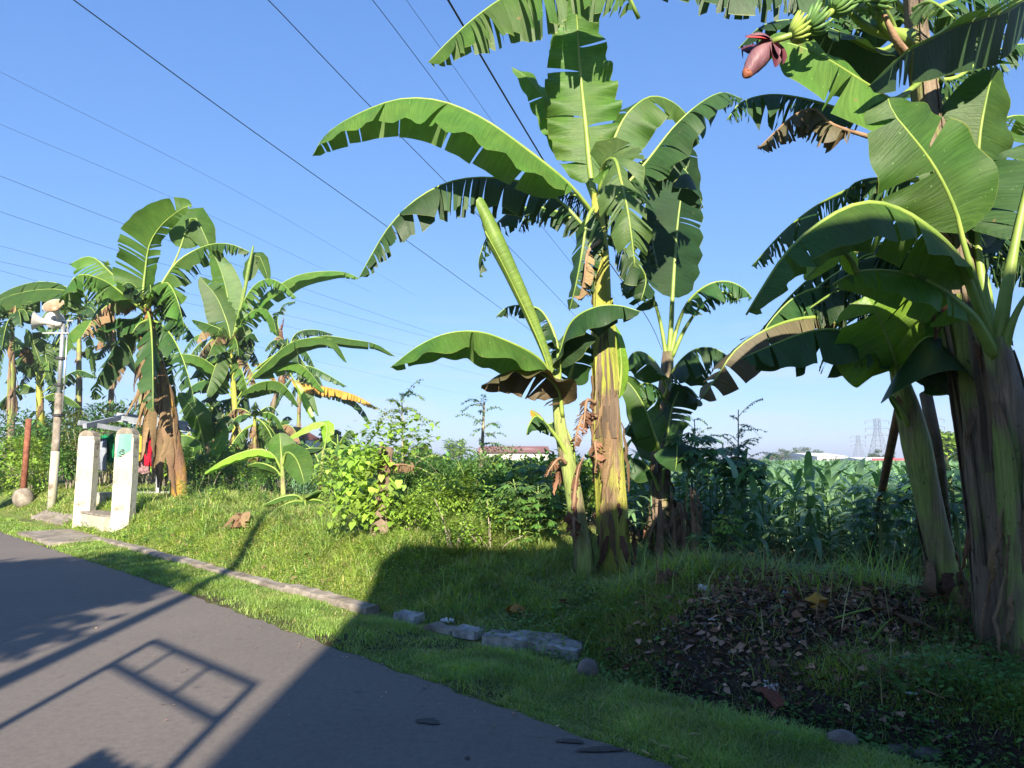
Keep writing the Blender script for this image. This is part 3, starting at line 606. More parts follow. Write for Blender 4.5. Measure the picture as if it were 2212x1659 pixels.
# ------------------------------------------------------------------ banana plants
def width_prof(t): return max(0.0, math.sin(math.pi * min(1, t) ** .62)) ** .55
def banana_leaf(root, pts, hw=.35, pet=.12, fold=52, face=(0, .10, 1), tear=.1, mat='ban', wave=12, grav=.5, seg=44, rib='rib', ribr=.022, name='leaf', label=None, side=(1, 1), vein=.25, seed=None, plain=False, K=5):
    q = random.Random(seed if seed is not None else random.random())
    C = catmull(pts, seg + 1); nb = int(seg * pet)
    T = np.gradient(C, axis=0); T /= np.linalg.norm(T, axis=1)[:, None]
    face = np.array(face, float); V = []; Fc = []; uv = []; R = []
    Nn = []
    for i in range(seg + 1):
        n_ = face - T[i] * (face @ T[i]); l = np.linalg.norm(n_)
        if l < .25 and Nn: n_ = Nn[-1] - T[i] * (Nn[-1] @ T[i]); l = np.linalg.norm(n_)
        Nn.append(n_ / max(l, 1e-6))
    L = np.concatenate([[0], np.cumsum(np.linalg.norm(np.diff(C, axis=0), axis=1))])
    lr = q.random(); ph1 = q.uniform(0, 6); fr = q.uniform(9, 15)
    for sg in (-1, 1):
        hws = hw * (side[0] if sg < 0 else side[1])
        if hws <= 0: continue
        cuts = [nb]; i = nb + 1
        while i < seg:
            if q.random() < tear * (.35 + 1.3 * abs(math.sin(i * .21 + ph1))): cuts.append(i)
            i += 1
        cuts.append(seg)
        for a, b in zip(cuts[:-1], cuts[1:]):
            da = q.gauss(0, 4 + 24 * tear); gr = grav * q.uniform(.5, 1.5 + tear); lf = q.uniform(1 - .3 * tear - .03, 1.0); sl = q.gauss(0, .16 * tear)
            if tear > .3 and q.random() < .08: lf *= q.uniform(.4, .8)
            tw = q.gauss(0, .1 + 1.1 * tear) * (1 if tear > .12 else 0); gr = gr * (1 + 1.6 * max(0, tear - .3)); base = len(V); n_ = b - a + 1; rr = min(1, max(0, lr + q.gauss(0, .06 + .08 * tear)))
            sub = 2 if b == a + 0 else 1
            gap = (.006 + .03 * q.random() ** 2) * (0 if len(cuts) == 2 else 1)
            mid = (a + b) / 2; half = max((b - a) / 2, .5)
            for j in range(a, b + 1):
                t = (j - nb) / (seg - nb); wd = hws * width_prof(t) * lf
                if j in (nb,): wd = max(wd, hws * .25)
                S = np.cross(T[j], Nn[j]) * sg; loc = (j - mid) / half
                p = C[j] + Nn[j] * .004
                for k in range(K + 1):
                    v = k / K
                    V.append(p + T[j] * (-loc * gap * v ** .45) + Nn[j] * (math.sin(tw * v) * loc * half * .035) - T[j] * (1 - math.cos(tw * v)) * loc * half * .03); uv.append((L[j] * 1.0 + v * .1, sg * v)); R.append(rr)
                    if k == K: break
                    ph = rad(fold + da * (v + .2)) + rad(wave) * v * math.sin(fr * L[j] * 1.6 + ph1 + sg)
                    dd = S * math.cos(ph) - Nn[j] * math.sin(ph) + T[j] * (vein + sl) + np.array([0, 0, -1.]) * gr * v
                    dd /= np.linalg.norm(dd); p = p + dd * wd / K
            for j in range(n_ - 1):
                for k in range(K):
                    i0 = base + j * (K + 1) + k
                    f = [i0, i0 + K + 1, i0 + K + 2, i0 + 1]
                    Fc.append(f if sg < 0 else f[::-1])
    # orientation: upper face must be the front
    f0 = Fc[len(Fc) // 4]; v0, v1, v2 = (np.array(V[f0[k]]) for k in (0, 1, 2))
    if np.cross(v1 - v0, v2 - v0) @ Nn[seg // 2] < 0: Fc = [f[::-1] for f in Fc]
    lf = mesh(name, V, np.array(Fc), M[mat], root, uv=uv, rnd=R, smooth=True)
    if label: lf['label'] = label
    if not plain:
        rad_ = [ribr * 1.15, ribr * .95, ribr * .6, ribr * .4, ribr * .2]
        tv, tf, tuv = tube(C[::2] if len(C) % 2 else C, rad_, 6)
        mesh('midrib', np.array(tv), tf, M[rib], lf, uv=tuv, rnd=[.5] * len(tv))
    return lf
def pts3(lst, D):
    return [P(a[0], a[1], D + (a[2] if len(a) > 2 else 0)) for a in lst]
def pseudostem(root, pts, rr, mat, lob=.05, name='pseudostem', sheaths=0, n=16, seed=0, dryp=.45):
    C = catmull(pts, 26); q = random.Random(seed)
    V, Fc, uv = tube(C, rr, n, True, lob, q.uniform(0, 6))
    o = mesh(name, V, Fc, M[mat], root, uv=uv)
    R = np.interp(np.linspace(0, 1, 26), np.linspace(0, 1, len(rr)), rr)
    for i in range(sheaths):      # overlapping leaf sheaths wrapped on the stem
        a0 = q.uniform(0, 6.28); i0 = q.randint(0, 12); ln = q.randint(6, 12); i1 = min(25, i0 + ln); Vv = []; Fv = []; hw = q.uniform(.5, .9); nk = 6
        for j in range(i0, i1 + 1):
            t = (j - i0) / (i1 - i0); ww = hw * (1 - t ** 3 * .8)
            for k in range(nk + 1):
                a = a0 + ww * (2 * k / nk - 1) + .25 * t + q.uniform(-.04, .04); r_ = R[j] * (1.05 + .07 * t * abs(2 * k / nk - 1) + .02 * math.sin(k * 2.1) + q.uniform(-.012, .012) + (.10 * (abs(2 * k / nk - 1) > .95))) + .004
                Vv.append((C[j][0] + r_ * math.cos(a), C[j][1] + r_ * math.sin(a), C[j][2]))
        for j in range(i1 - i0):
            for k in range(nk): b = j * (nk + 1) + k; Fv.append([b, b + 1, b + nk + 2, b + nk + 1])
        mesh('sheath', Vv, Fv, M['sheathdry'] if q.random() < dryp else M[mat], root, rnd=[.5] * len(Vv), uv=[(0, 0)] * len(Vv))
    return C, R
def dry_ribbons(root, C, R, n, ln, mat='dry', spread=.12, name='dry_leaf', i0=0, i1=25, wd=(.03, .09), seed=0, arc=(0, 6.28), flare=1.0):
    """dead sheath and leaf strips hanging on a stem, one part per bundle"""
    q = random.Random(seed)
    for b in range(n * 2):
        V = []; Fc = []; uv = []
        i = q.randint(i0, i1); a = q.uniform(*arc); w0 = q.uniform(*wd) * .8; L = q.uniform(.4, 1.25) * ln; m = 11
        dr = np.array([math.cos(a), math.sin(a), 0]); tn = np.array([-math.sin(a), math.cos(a), 0])
        p = C[i] + dr * R[i] * 1.03; out = q.uniform(.0, .6) * flare; tw = q.uniform(-1.6, 1.6); sway = q.uniform(-.25, .25); nj = q.randint(2, 4)
        for j in range(m):
            t = j / (m - 1); wj = w0 * (.55 + .6 * math.sin(2.6 * t)) * (1 - t ** 3) * (1 + .3 * q.uniform(-1, 1)) + .002; ca = math.cos(tw * t); sa = math.sin(tw * t)
            wv = tn * ca + dr * sa
            pc = p + dr * (out * spread * math.sin(t * 2.2)) + tn * sway * L * t * t + dr * .012 * q.uniform(-1, 1)
            for u in (-1, -.3, .4, 1): V.append(pc + wv * wj * u + dr * (.45 * w0 * (1 - u * u)) + dr * q.uniform(-.004, .004)); uv.append((t * L, u * .9))
            p = p + np.array([q.uniform(-.012, .012), q.uniform(-.012, .012), -L / m])
        for j in range(m - 1):
            for k in range(3): o = j * 4 + k; Fc.append([o, o + 1, o + 5, o + 4])
        V = np.array(V); gz = hter(V[:, 0], V[:, 1]) + .01; V[:, 2] = np.maximum(V[:, 2], gz)
        mesh(name, V, Fc, M[mat], root, uv=uv, rnd=[q.random()] * len(V))
def rolled_leaf(root, pts, rr, mat='newleaf'):
    C = catmull(pts, 24); V, Fc, uv = tube(C, rr, 12, False); V = np.array(V); tdir = C[-1] - C[-3]; tdir /= np.linalg.norm(tdir)
    for rg in range(20, 24):
        for k in range(12): a_ = 2 * math.pi * k / 12; V[rg * 12 + k] += tdir * (rg - 19) * .28 * rr[-1] * math.cos(a_ + .6) + (C[rg] - V[rg * 12 + k]) * .10 * (rg - 19) * (1 + math.cos(a_ + 2.4))
    o = mesh('rolled_leaf', V, Fc, M[mat], root, uv=[(b * 1.0, a * 1.6 - .8) for a, b in uv], rnd=[.6] * len(V))
    # spiral inner edge and the exposed rib
    s_ = catmull([c + np.array([-.6 * r, -.8 * r, 0]) for c, r in zip(C[::4], np.interp(np.linspace(0, 1, 6), np.linspace(0, 1, len(rr)), rr))], 20)
    tv, tf, tuv = tube(s_, [.012, .010, .006], 5); mesh('midrib', np.array(tv), tf, M['rib'], o, uv=tuv, rnd=[.5] * len(tv))
    return o
CAMF = (0.0, -1.0, .35)      # facing the road
GB = 'banana plants along the field edge'

# ---- plant A, centre
D = 8.2
bA = PG(1325, 1250); D = bA[1]
A = empty('banana_plant', bA, 'tall central banana plant with a yellow trunk and tattered brown sheaths', 'banana plant', GB)
C, R = pseudostem(A, [bA + np.array([0, 0, -.05])] + pts3([(1325, 1150), (1318, 1000), (1312, 880), (1305, 760), (1302, 660), (1300, 560), (1292, 470), (1290, 420)], D), [.19, .165, .155, .15, .135, .12, .10, .09, .06], 'stemY', .06, sheaths=9, n=28, seed=1, dryp=.3)
dry_ribbons(A, C, R, 9, .75, 'dry', .10, i0=2, i1=12, wd=(.02, .05), seed=3, flare=.8)
dry_ribbons(A, C, R, 6, .6, 'dryred', .22, i0=1, i1=5, wd=(.02, .06), seed=4, flare=1.2)
dry_ribbons(A, C, R, 5, .5, 'dry', .08, i0=12, i1=20, wd=(.03, .07), seed=8, flare=.5)
def LA(root, D, pts, **kw): return banana_leaf(root, pts3(pts, D), **kw)
LA(A, D, [(1285,470,.1),(1262,435),(1215,385,-.2),(1120,310,-.4),(1040,255,-.5),(950,218,-.5),(860,215,-.5),(770,248,-.4),(705,290,-.3),(675,338,-.2)], hw=.52, pet=.13, fold=60, tear=.12, wave=16, grav=.45, seed=2, mat='ban', label='longest smooth leaf, arching left')
LA(A, D, [(1288,520,.1),(1262,490,.1),(1215,440,.1),(1150,400,.1),(1060,384,.1),(975,392,.1),(900,430,.1),(840,490,.1),(800,555,.1),(776,600,.1)], hw=.50, pet=.08, fold=68, tear=.55, grav=1.1, wave=8, seed=3, mat='ban_dark', label='shredded leaf below the longest one, arching left')
LA(A, D, [(1288,430,.1),(1276,380,.1),(1264,260,.15),(1252,140,.2),(1246,40,.1),(1238,-40,-.1)], hw=.50, pet=.08, fold=6, face=(.05, -1, .35), tear=.05, grav=.05, wave=30, seed=5, mat='ban', ribr=.036, label='broad upright leaf above the crown')
LA(A, D, [(1285,440,.3),(1262,380,.4),(1222,290,.5),(1180,220,.5),(1140,170,.45),(1105,145,.4)], hw=.28, pet=.25, fold=12, face=(.2, -1, .5), tear=.08, wave=30, grav=.2, seed=6, mat='ban')
LA(A, D, [(1380,40,-.2),(1340,-30,-.4),(1260,-52,-.5),(1180,-40,-.6),(1100,-12,-.7),(1030,35,-.8),(970,88,-.8),(925,135,-.8)], hw=.66, pet=.05, fold=72, tear=.45, grav=1.2, wave=8, seed=7, mat='ban', label='torn leaf crossing the top edge of the view')
LA(A, D, [(1295,430,.1),(1318,330,.1),(1340,270,.1),(1368,232,.1),(1410,208,.2),(1460,225,.3),(1500,270,.4)], hw=.42, pet=.2, fold=28, face=(-.2, -.9, .7), tear=.05, grav=.3, wave=14, seed=8, mat='ban')
LA(A, D, [(1300,470),(1345,410,-.1),(1400,345,-.1),(1455,275,-.1),(1510,225,-.1),(1560,200,0),(1605,215,.1)], hw=.44, pet=.12, fold=55, tear=.3, grav=.9, wave=14, seed=9, mat='ban_dark')
LA(A, D, [(1295,420,-.1),(1302,360,-.3),(1327,344,-.6),(1340,385,-.8),(1352,435,-.9),(1362,495,-.95),(1372,578,-.9)], hw=.46, pet=.12, fold=18, face=(0, -1, .15), tear=.42, grav=.5, wave=5, seed=10, mat='ban', ribr=.026, vein=.75, label='torn comb-like leaf hanging in front of the crown')
LA(A, D, [(1290,440),(1270,470,-.1),(1258,540,-.15),(1245,610,-.1),(1230,672,0)], hw=.26, pet=.1, fold=30, face=(-.5, -.8, .2), tear=.1, grav=.3, seed=12, mat='ban_dark')
LA(A, D, [(1290,500,.3),(1250,480,.4),(1180,450,.5),(1110,455,.6),(1060,500,.6),(1035,560,.6),(1040,600,.6)], hw=.28, pet=.1, fold=50, tear=.65, grav=1.1, seed=13, mat='ban_dark')
LA(A, D, [(1290,500,.4),(1330,520,.6),(1370,560,.7),(1395,600,.8),(1385,650,.8)], hw=.36, pet=.2, fold=30, face=(.3, -.8, .6), tear=.3, grav=.6, seed=14, mat='ban_dark')
LA(A, D, [(1296,520,-.15),(1270,545,-.3),(1262,600,-.35),(1250,650,-.3)], hw=.12, pet=.3, fold=60, face=(-.8,-.6,.2), tear=.2, grav=.3, seed=15, mat='dry', rib='ribdry')
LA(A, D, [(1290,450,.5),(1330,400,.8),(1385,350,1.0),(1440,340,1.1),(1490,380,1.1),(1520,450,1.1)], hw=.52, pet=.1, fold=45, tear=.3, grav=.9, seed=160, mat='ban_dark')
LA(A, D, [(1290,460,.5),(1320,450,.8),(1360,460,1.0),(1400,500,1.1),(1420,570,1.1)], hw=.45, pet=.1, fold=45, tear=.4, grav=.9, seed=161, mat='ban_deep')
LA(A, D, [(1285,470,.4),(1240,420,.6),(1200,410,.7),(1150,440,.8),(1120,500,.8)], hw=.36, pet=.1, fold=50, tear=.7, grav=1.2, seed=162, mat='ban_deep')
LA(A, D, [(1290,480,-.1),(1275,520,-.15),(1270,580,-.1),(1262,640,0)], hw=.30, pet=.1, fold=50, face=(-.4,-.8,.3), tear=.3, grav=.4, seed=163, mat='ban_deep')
# folded yellow-green sheath beside the trunk
LA(A, D, [(1335,860,.05),(1342,800,.0),(1338,745,-.05),(1326,700,-.05)], hw=.12, pet=.02, fold=25, face=(.2,-1,.2), tear=0, grav=0, wave=3, seed=16, mat='ban_lime')
for k_, (a, b) in enumerate([((1290,900),(1245,960)), ((1285,870),(1262,930)), ((1295,960),(1288,1010))]):
    LA(A, D, [(a[0],a[1],-.1),((a[0]+b[0])/2-6,a[1]-4,-.25),(b[0],b[1]-20,-.3),(b[0]-4,b[1]+12,-.25)], hw=.13, pet=.1, fold=40, face=(-.4,-.9,.4), tear=.25, grav=.5, seed=20 + k_, mat='dryred', rib='ribdry')
# flying brown scrap of leaf tip
# ---- sucker S, left of A
bS = PG(1266, 1256); DS = bS[1]
S = empty('banana_plant', bS, 'slim yellow green banana plant with a rolled new leaf, left of the central trunk', 'banana plant', GB)
C, R = pseudostem(S, [bS + np.array([0, 0, -.05])] + pts3([(1262,1200),(1248,1130),(1236,1050),(1222,980),(1210,920),(1205,860),(1203,800)], DS), [.105, .10, .10, .095, .085, .07, .06, .045], 'stemG', .03, sheaths=2, seed=2, dryp=0)
dry_ribbons(S, C, R, 4, .35, 'dryred', .10, i0=3, i1=14, wd=(.02, .05), seed=5)
rolled_leaf(S, pts3([(1198,830),(1185,780,-.05),(1150,690,-.15),(1100,580,-.3),(1060,500,-.4),(1036,458,-.45)], DS), [.034, .046, .062, .076, .085, .10, .12], 'newleaf')
LA(S, DS, [(1212,880),(1195,820,-.1),(1159,771,-.3),(1083,732,-.6),(1025,716,-.7),(960,722,-.8),(900,750,-.8),(842,795,-.8)], hw=.40, pet=.16, fold=48, tear=.04, grav=.3, wave=20, seed=30, mat='ban', label='smooth glossy leaf arching to the left')
LA(S, DS, [(1208,830),(1212,760,-.1),(1235,695,-.2),(1285,664,-.3),(1335,660,-.3),(1385,674,-.3)], hw=.36, pet=.12, fold=58, tear=.06, grav=.6, wave=18, seed=31, mat='ban_dark')
LA(S, DS, [(1208,800,.1),(1200,730,.1),(1170,672,.15),(1130,660,.2),(1095,664,.2),(1072,684,.2)], hw=.22, pet=.15, fold=60, tear=.3, grav=.8, seed=32, mat='ban_dark')
LA(S, DS, [(1215,900,-.05),(1205,840,-.15),(1165,805,-.3),(1110,800,-.4),(1070,815,-.45),(1040,840,-.4)], hw=.34, pet=.1, fold=35, face=(-.2,.5,1), tear=.12, grav=.6, wave=25, seed=33, mat='bronze', label='dull drooping leaf, seen from below')
LA(S, DS, [(1215,850,.1),(1235,800,.1),(1245,740,.1),(1240,700,.1)], hw=.3, pet=.15, fold=20, face=(.3,-.9,.3), tear=.1, grav=.4, wave=15, seed=36, mat='ban_dark')
LA(S, DS, [(1232,1000,-.02),(1210,955,-.1),(1172,908,-.25),(1155,900,-.3),(1142,920,-.35),(1138,940,-.35)], hw=.16, pet=.5, fold=40, tear=.05, grav=.5, seed=34, mat='ban_dark', ribr=.03)
LA(S, DS, [(1172,908,-.27),(1158,895,-.3),(1146,886,-.32)], hw=.07, pet=.05, fold=30, face=(0,-1,.6), tear=0, seed=35, mat='yel', label='small folded orange leaf tip')
LA(S, DS, [(1240,1010,.1),(1236,960,.1),(1215,915,.15),(1190,915,.1),(1160,925,.05)], hw=.22, pet=.3, fold=45, tear=.1, grav=.4, seed=37, mat='ban_dark')
LA(S, DS, [(1222,1000,-.1),(1208,990,-.2),(1190,1010,-.25),(1180,1030,-.25)], hw=.08, pet=.45, fold=30, face=(-.3,-.9,.5), tear=.3, seed=38, mat='dryred', rib='ribdry', label='shrivelled pinkish brown leaf')
LA(S, DS, [(1238,1100,-.1),(1243,1050,-.12),(1250,1010,-.12),(1262,985,-.12)], hw=.05, pet=.1, fold=40, face=(.2,-1,.2), tear=.1, seed=39, mat='dryred', rib='ribdry')
LA(S, DS, [(1245,1130,-.12),(1240,1120,-.2),(1240,1140,-.24),(1242,1165,-.24)], hw=.12, pet=.1, fold=35, face=(0,-1,.3), tear=.2, seed=40, mat='dryred', rib='ribdry')

# ---- plant D, behind the centre
bD = PG(1418, 1195); DD = bD[1] + .4; bD = np.array([P(1418, 1195, DD)[0], DD, float(hter(P(1418, 1195, DD)[0], DD))])
Dp = empty('banana_plant', bD, 'dark banana plant with a fan of green leaf stalks, right behind the central trunk', 'banana plant', GB)
C, R = pseudostem(Dp, [bD] + pts3([(1425,1100),(1430,1000),(1435,900),(1440,820),(1444,760)], DD), [.17, .15, .13, .12, .11, .08], 'stemD', .05, sheaths=3, seed=3)
dry_ribbons(Dp, C, R, 8, .6, 'dryred', .15, i0=2, i1=14, wd=(.02, .07), seed=6)
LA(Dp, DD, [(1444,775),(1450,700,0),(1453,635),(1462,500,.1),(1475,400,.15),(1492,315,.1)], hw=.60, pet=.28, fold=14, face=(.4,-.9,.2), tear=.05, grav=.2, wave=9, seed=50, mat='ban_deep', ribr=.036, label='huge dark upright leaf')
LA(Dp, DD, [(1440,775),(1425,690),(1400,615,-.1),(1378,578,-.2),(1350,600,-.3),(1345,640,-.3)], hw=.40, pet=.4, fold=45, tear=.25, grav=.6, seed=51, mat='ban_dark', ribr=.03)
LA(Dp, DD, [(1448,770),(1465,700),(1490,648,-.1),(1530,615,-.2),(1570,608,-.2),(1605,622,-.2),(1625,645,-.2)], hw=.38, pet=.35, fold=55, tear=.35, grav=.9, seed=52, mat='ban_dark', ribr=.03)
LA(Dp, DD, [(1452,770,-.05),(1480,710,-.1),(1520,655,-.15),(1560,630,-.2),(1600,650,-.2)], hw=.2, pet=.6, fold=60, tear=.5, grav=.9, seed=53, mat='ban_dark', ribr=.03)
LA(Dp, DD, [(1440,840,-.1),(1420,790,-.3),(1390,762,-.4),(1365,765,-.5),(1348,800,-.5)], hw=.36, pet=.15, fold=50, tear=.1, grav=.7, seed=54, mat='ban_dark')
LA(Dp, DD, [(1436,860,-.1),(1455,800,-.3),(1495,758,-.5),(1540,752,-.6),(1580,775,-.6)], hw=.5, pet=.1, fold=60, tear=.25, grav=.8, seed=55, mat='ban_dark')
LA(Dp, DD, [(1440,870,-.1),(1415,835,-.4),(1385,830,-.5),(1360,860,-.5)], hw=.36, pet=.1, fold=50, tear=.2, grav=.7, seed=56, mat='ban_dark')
LA(Dp, DD, [(1436,1000,-.3),(1415,945,-.5),(1392,880,-.6),(1365,835,-.6),(1338,812,-.55)], hw=.30, pet=.16, fold=14, face=(.2,-1,.4), tear=.08, grav=.2, wave=18, seed=57, mat='ban', ribr=.024, label='bright green upright leaf beside the trunk')
LA(Dp, DD, [(1440,1010,-.3),(1450,965,-.5),(1462,952,-.8),(1462,985,-1.0),(1459,1018,-1.0)], hw=.36, pet=.35, fold=24, face=(0,-.9,.7), tear=0, grav=.3, wave=8, seed=58, mat='ban_dark')
LA(Dp, DD, [(1430,1060,-.1),(1440,960,-.2),(1452,880,-.2),(1475,835,-.2),(1500,850,-.2),(1510,880,-.2)], hw=.38, pet=.35, fold=35, face=(0,-.8,.8), tear=.1, grav=.5, seed=59, mat='ban_dark')
LA(Dp, DD, [(1430,1060,.1),(1420,960,.2),(1400,910,.2),(1375,900,.2),(1350,940,.2)], hw=.38, pet=.25, fold=40, face=(0,-.6,.8), tear=.1, grav=.5, seed=60, mat='ban_dark')
LA(Dp, DD, [(1425,1060,-.2),(1400,1010,-.3),(1370,990,-.3),(1350,1010,-.3)], hw=.3, pet=.25, fold=40, face=(0,-.6,.8), tear=.1, grav=.5, seed=61, mat='ban_dark')

# ---- plant B1/B2, big pair at right
def random_leaf_B(root, D, az, dz, k):
    q = random.Random(400 + k); c = P(2030, 420, D + .15) + np.array([0, 0, dz + .3]); dr = np.array([math.cos(az) * 1.0, abs(math.sin(az)) + .25, 0]); L = q.uniform(1.0, 1.5)
    pts = [c + dr * L * t + np.array([0, 0, .55 * L * t - .85 * L * t * t]) for t in np.linspace(0, 1, 6)]
    banana_leaf(root, pts, hw=q.uniform(.34, .46), pet=.12, fold=q.uniform(35, 60), tear=q.uniform(.3, .7), grav=.9, mat=('ban_deep', 'ban_dark')[k % 2], seed=k + 900)
bB = PG(2185, 1415); DB = bB[1] + .15
bB = np.array([P(2185, 1400, DB)[0], DB, float(hter(P(2185, 1400, DB)[0], DB))])
B = empty('banana_plant', bB, 'massive banana plant with a ragged brown trunk and flowering bunch, at the right edge', 'banana plant', GB)
C, R = pseudostem(B, [bB + np.array([0, 0, -.08])] + pts3([(2165,1250),(2142,1050),(2112,850),(2078,650),(2048,500),(2018,330),(1990,150),(1975,20),(1965,-120)], DB), [.20, .175, .165, .15, .135, .115, .10, .08, .07, .06], 'stemD', .09, sheaths=16, n=36, seed=5)
dry_ribbons(B, C, R, 12, .7, 'dryred', .12, i0=1, i1=16, wd=(.012, .035), seed=7, flare=.6)
dry_ribbons(B, C, R, 5, .5, 'dry', .14, i0=1, i1=9, wd=(.012, .03), seed=9, flare=.7)
L_ = lambda pts, **kw: LA(B, DB, pts, **kw)
L_([(1985,180,-.1),(1930,215,-.35),(1882,188,-.5),(1830,155,-.55),(1788,129,-.6),(1732,103,-.6),(1680,92,-.6),(1640,120,-.55)], hw=.44, pet=.22, fold=14, face=(-.25,-1,.55), tear=.06, grav=.15, wave=12, seed=70, mat='ban', ribr=.02, side=(1, 1), label='broad glossy leaf under the bunch')
L_([(2290,-70,-.3),(2190,15,-.5),(2125,38,-.6),(2061,59,-.65),(2000,90,-.7),(1944,123,-.75),(1873,191,-.8)], hw=.36, pet=.1, fold=30, face=(-.2,.5,1), tear=.12, grav=.2, wave=8, seed=71, mat='ban_dark', ribr=.016, label='dark leaf sloping down from the right corner')  # dark leaf colour stands in for shade from the leaves around it
L_([(1965,60,.2),(1905,110,.2),(1820,75,.1),(1730,45,.1),(1650,55,.1),(1595,105,.1)], hw=.42, pet=.08, fold=38, face=(0,.1,1), tear=.1, grav=.5, wave=10, seed=72, mat='ban_dark')
L_([(1975,40,.2),(1900,-20,.1),(1800,-45,0),(1700,-40,0),(1600,-32,0),(1490,-45,.1),(1400,-42,.2),(1320,-30,.3)], hw=.33, pet=.08, fold=75, tear=.55, grav=1.3, wave=5, seed=73, mat='ban_dark', label='shredded leaf fringe hanging along the top edge')
L_([(1960,330,.3),(1890,300,.3),(1800,270,.3),(1760,236,.35),(1720,246,.4),(1680,280,.45),(1637,322,.5)], hw=.24, pet=.35, fold=66, tear=.55, grav=1.2, seed=74, mat='bronze', rib='ribdry', label='brown shredded leaf tip')
L_([(1970,300,.5),(1900,270,.5),(1810,235,.55),(1730,212,.6),(1660,205,.6),(1600,222,.6),(1570,260,.6)], hw=.34, pet=.25, fold=62, tear=.4, grav=1.0, seed=75, mat='ban_dark')
L_([(2040,520,0),(2010,440,.4),(1950,395,.5),(1890,385,.5),(1840,400,.5),(1822,440,.5)], hw=.3, pet=.2, fold=55, tear=.5, grav=.9, seed=76, mat='ban_dark')
L_([(1990,170,.3),(2060,170,.3),(2120,130,.3),(2180,100,.3),(2240,95,.3)], hw=.3, pet=.1, fold=50, tear=.6, grav=1.0, seed=77, mat='ban_dark')
L_([(1975,60,.1),(2020,20,.1),(2080,-5,.1),(2150,-10,.1),(2230,20,.1)], hw=.34, pet=.1, fold=60, tear=.4, grav=.9, seed=78, mat='ban_dark')
L_([(1965,80,-.1),(1880,62,-.3),(1830,20,-.4),(1795,-20,-.5)], hw=.3, pet=.85, fold=30, tear=.1, seed=79, mat='ban', ribr=.055)
L_([(1960,90,-.1),(1912,60,-.3),(1890,10,-.4),(1870,-50,-.45)], hw=.3, pet=.85, fold=30, tear=.1, seed=80, mat='ban', ribr=.055)
L_([(1955,115,-.3),(1935,85,-.4),(1905,20,-.45),(1885,-40,-.45)], hw=.05, pet=.9, fold=30, tear=.1, seed=81, mat='dry', rib='ribdry', ribr=.03, label='dead brown leaf stalk')
L_([(1975,20,-.1),(2010,5,-.3),(2050,30,-.4),(2075,60,-.4)], hw=.22, pet=.2, fold=40, tear=.4, grav=.6, seed=82, mat='ban')
L_([(2020,420,.2),(2090,380,.5),(2150,420,.6),(2200,500,.6),(2220,580,.6)], hw=.4, pet=.1, fold=40, tear=.3, grav=.7, seed=83, mat='ban_dark')
L_([(2050,560,.2),(1990,560,.4),(1930,548,.5),(1870,552,.5),(1826,585,.5)], hw=.32, pet=.1, fold=55, tear=.35, grav=.8, seed=84, mat='ban_dark')
L_([(2060,600,.2),(2100,560,.5),(2170,560,.6),(2230,600,.6)], hw=.3, pet=.1, fold=55, tear=.4, grav=.8, seed=85, mat='ban_dark')
L_([(2000,260,.2),(2050,210,.4),(2080,230,.5),(2100,300,.5),(2110,380,.5)], hw=.42, pet=.1, fold=20, face=(0,-1,.3), tear=.2, grav=.5, seed=86, mat='ban_dark')
L_([(2030,420,.4),(2080,330,.6),(2140,270,.7),(2210,250,.7),(2270,290,.7)], hw=.45, pet=.1, fold=30, face=(-.2,-.5,1), tear=.25, grav=.5, seed=87, mat='ban')
L_([(1985,120,.5),(2060,60,.7),(2140,40,.8),(2230,70,.8)], hw=.45, pet=.1, fold=45, tear=.5, grav=.9, seed=88, mat='ban_dark')
L_([(1990,160,.6),(2050,110,.8),(2110,130,.9),(2150,200,.9),(2170,280,.9)], hw=.42, pet=.1, fold=45, tear=.6, grav=.9, seed=89, mat='ban_dark')
L_([(2050,520,.4),(2110,470,.6),(2170,480,.7),(2215,540,.7),(2240,620,.7)], hw=.45, pet=.1, fold=40, tear=.5, grav=.9, seed=187, mat='ban_dark')
L_([(1975,60,.4),(1900,10,.6),(1830,20,.7),(1770,70,.7),(1740,130,.7)], hw=.45, pet=.1, fold=45, tear=.2, grav=.7, seed=188, mat='ban_dark')
L_([(1970,40,.4),(1880,-30,.6),(1780,-50,.7),(1660,-45,.8),(1560,-20,.8)], hw=.48, pet=.05, fold=75, tear=.6, grav=1.3, seed=189, mat='ban_dark')
for k_, (a_, b__) in enumerate([(.5,-1.2),(1.1,-.9),(2.3,-.7),(2.9,-1.0),(3.6,-.8),(.1,-.6),(1.7,-1.1),(2.6,-.2)]):
    random_leaf_B(B, DB, a_, b__, k_)
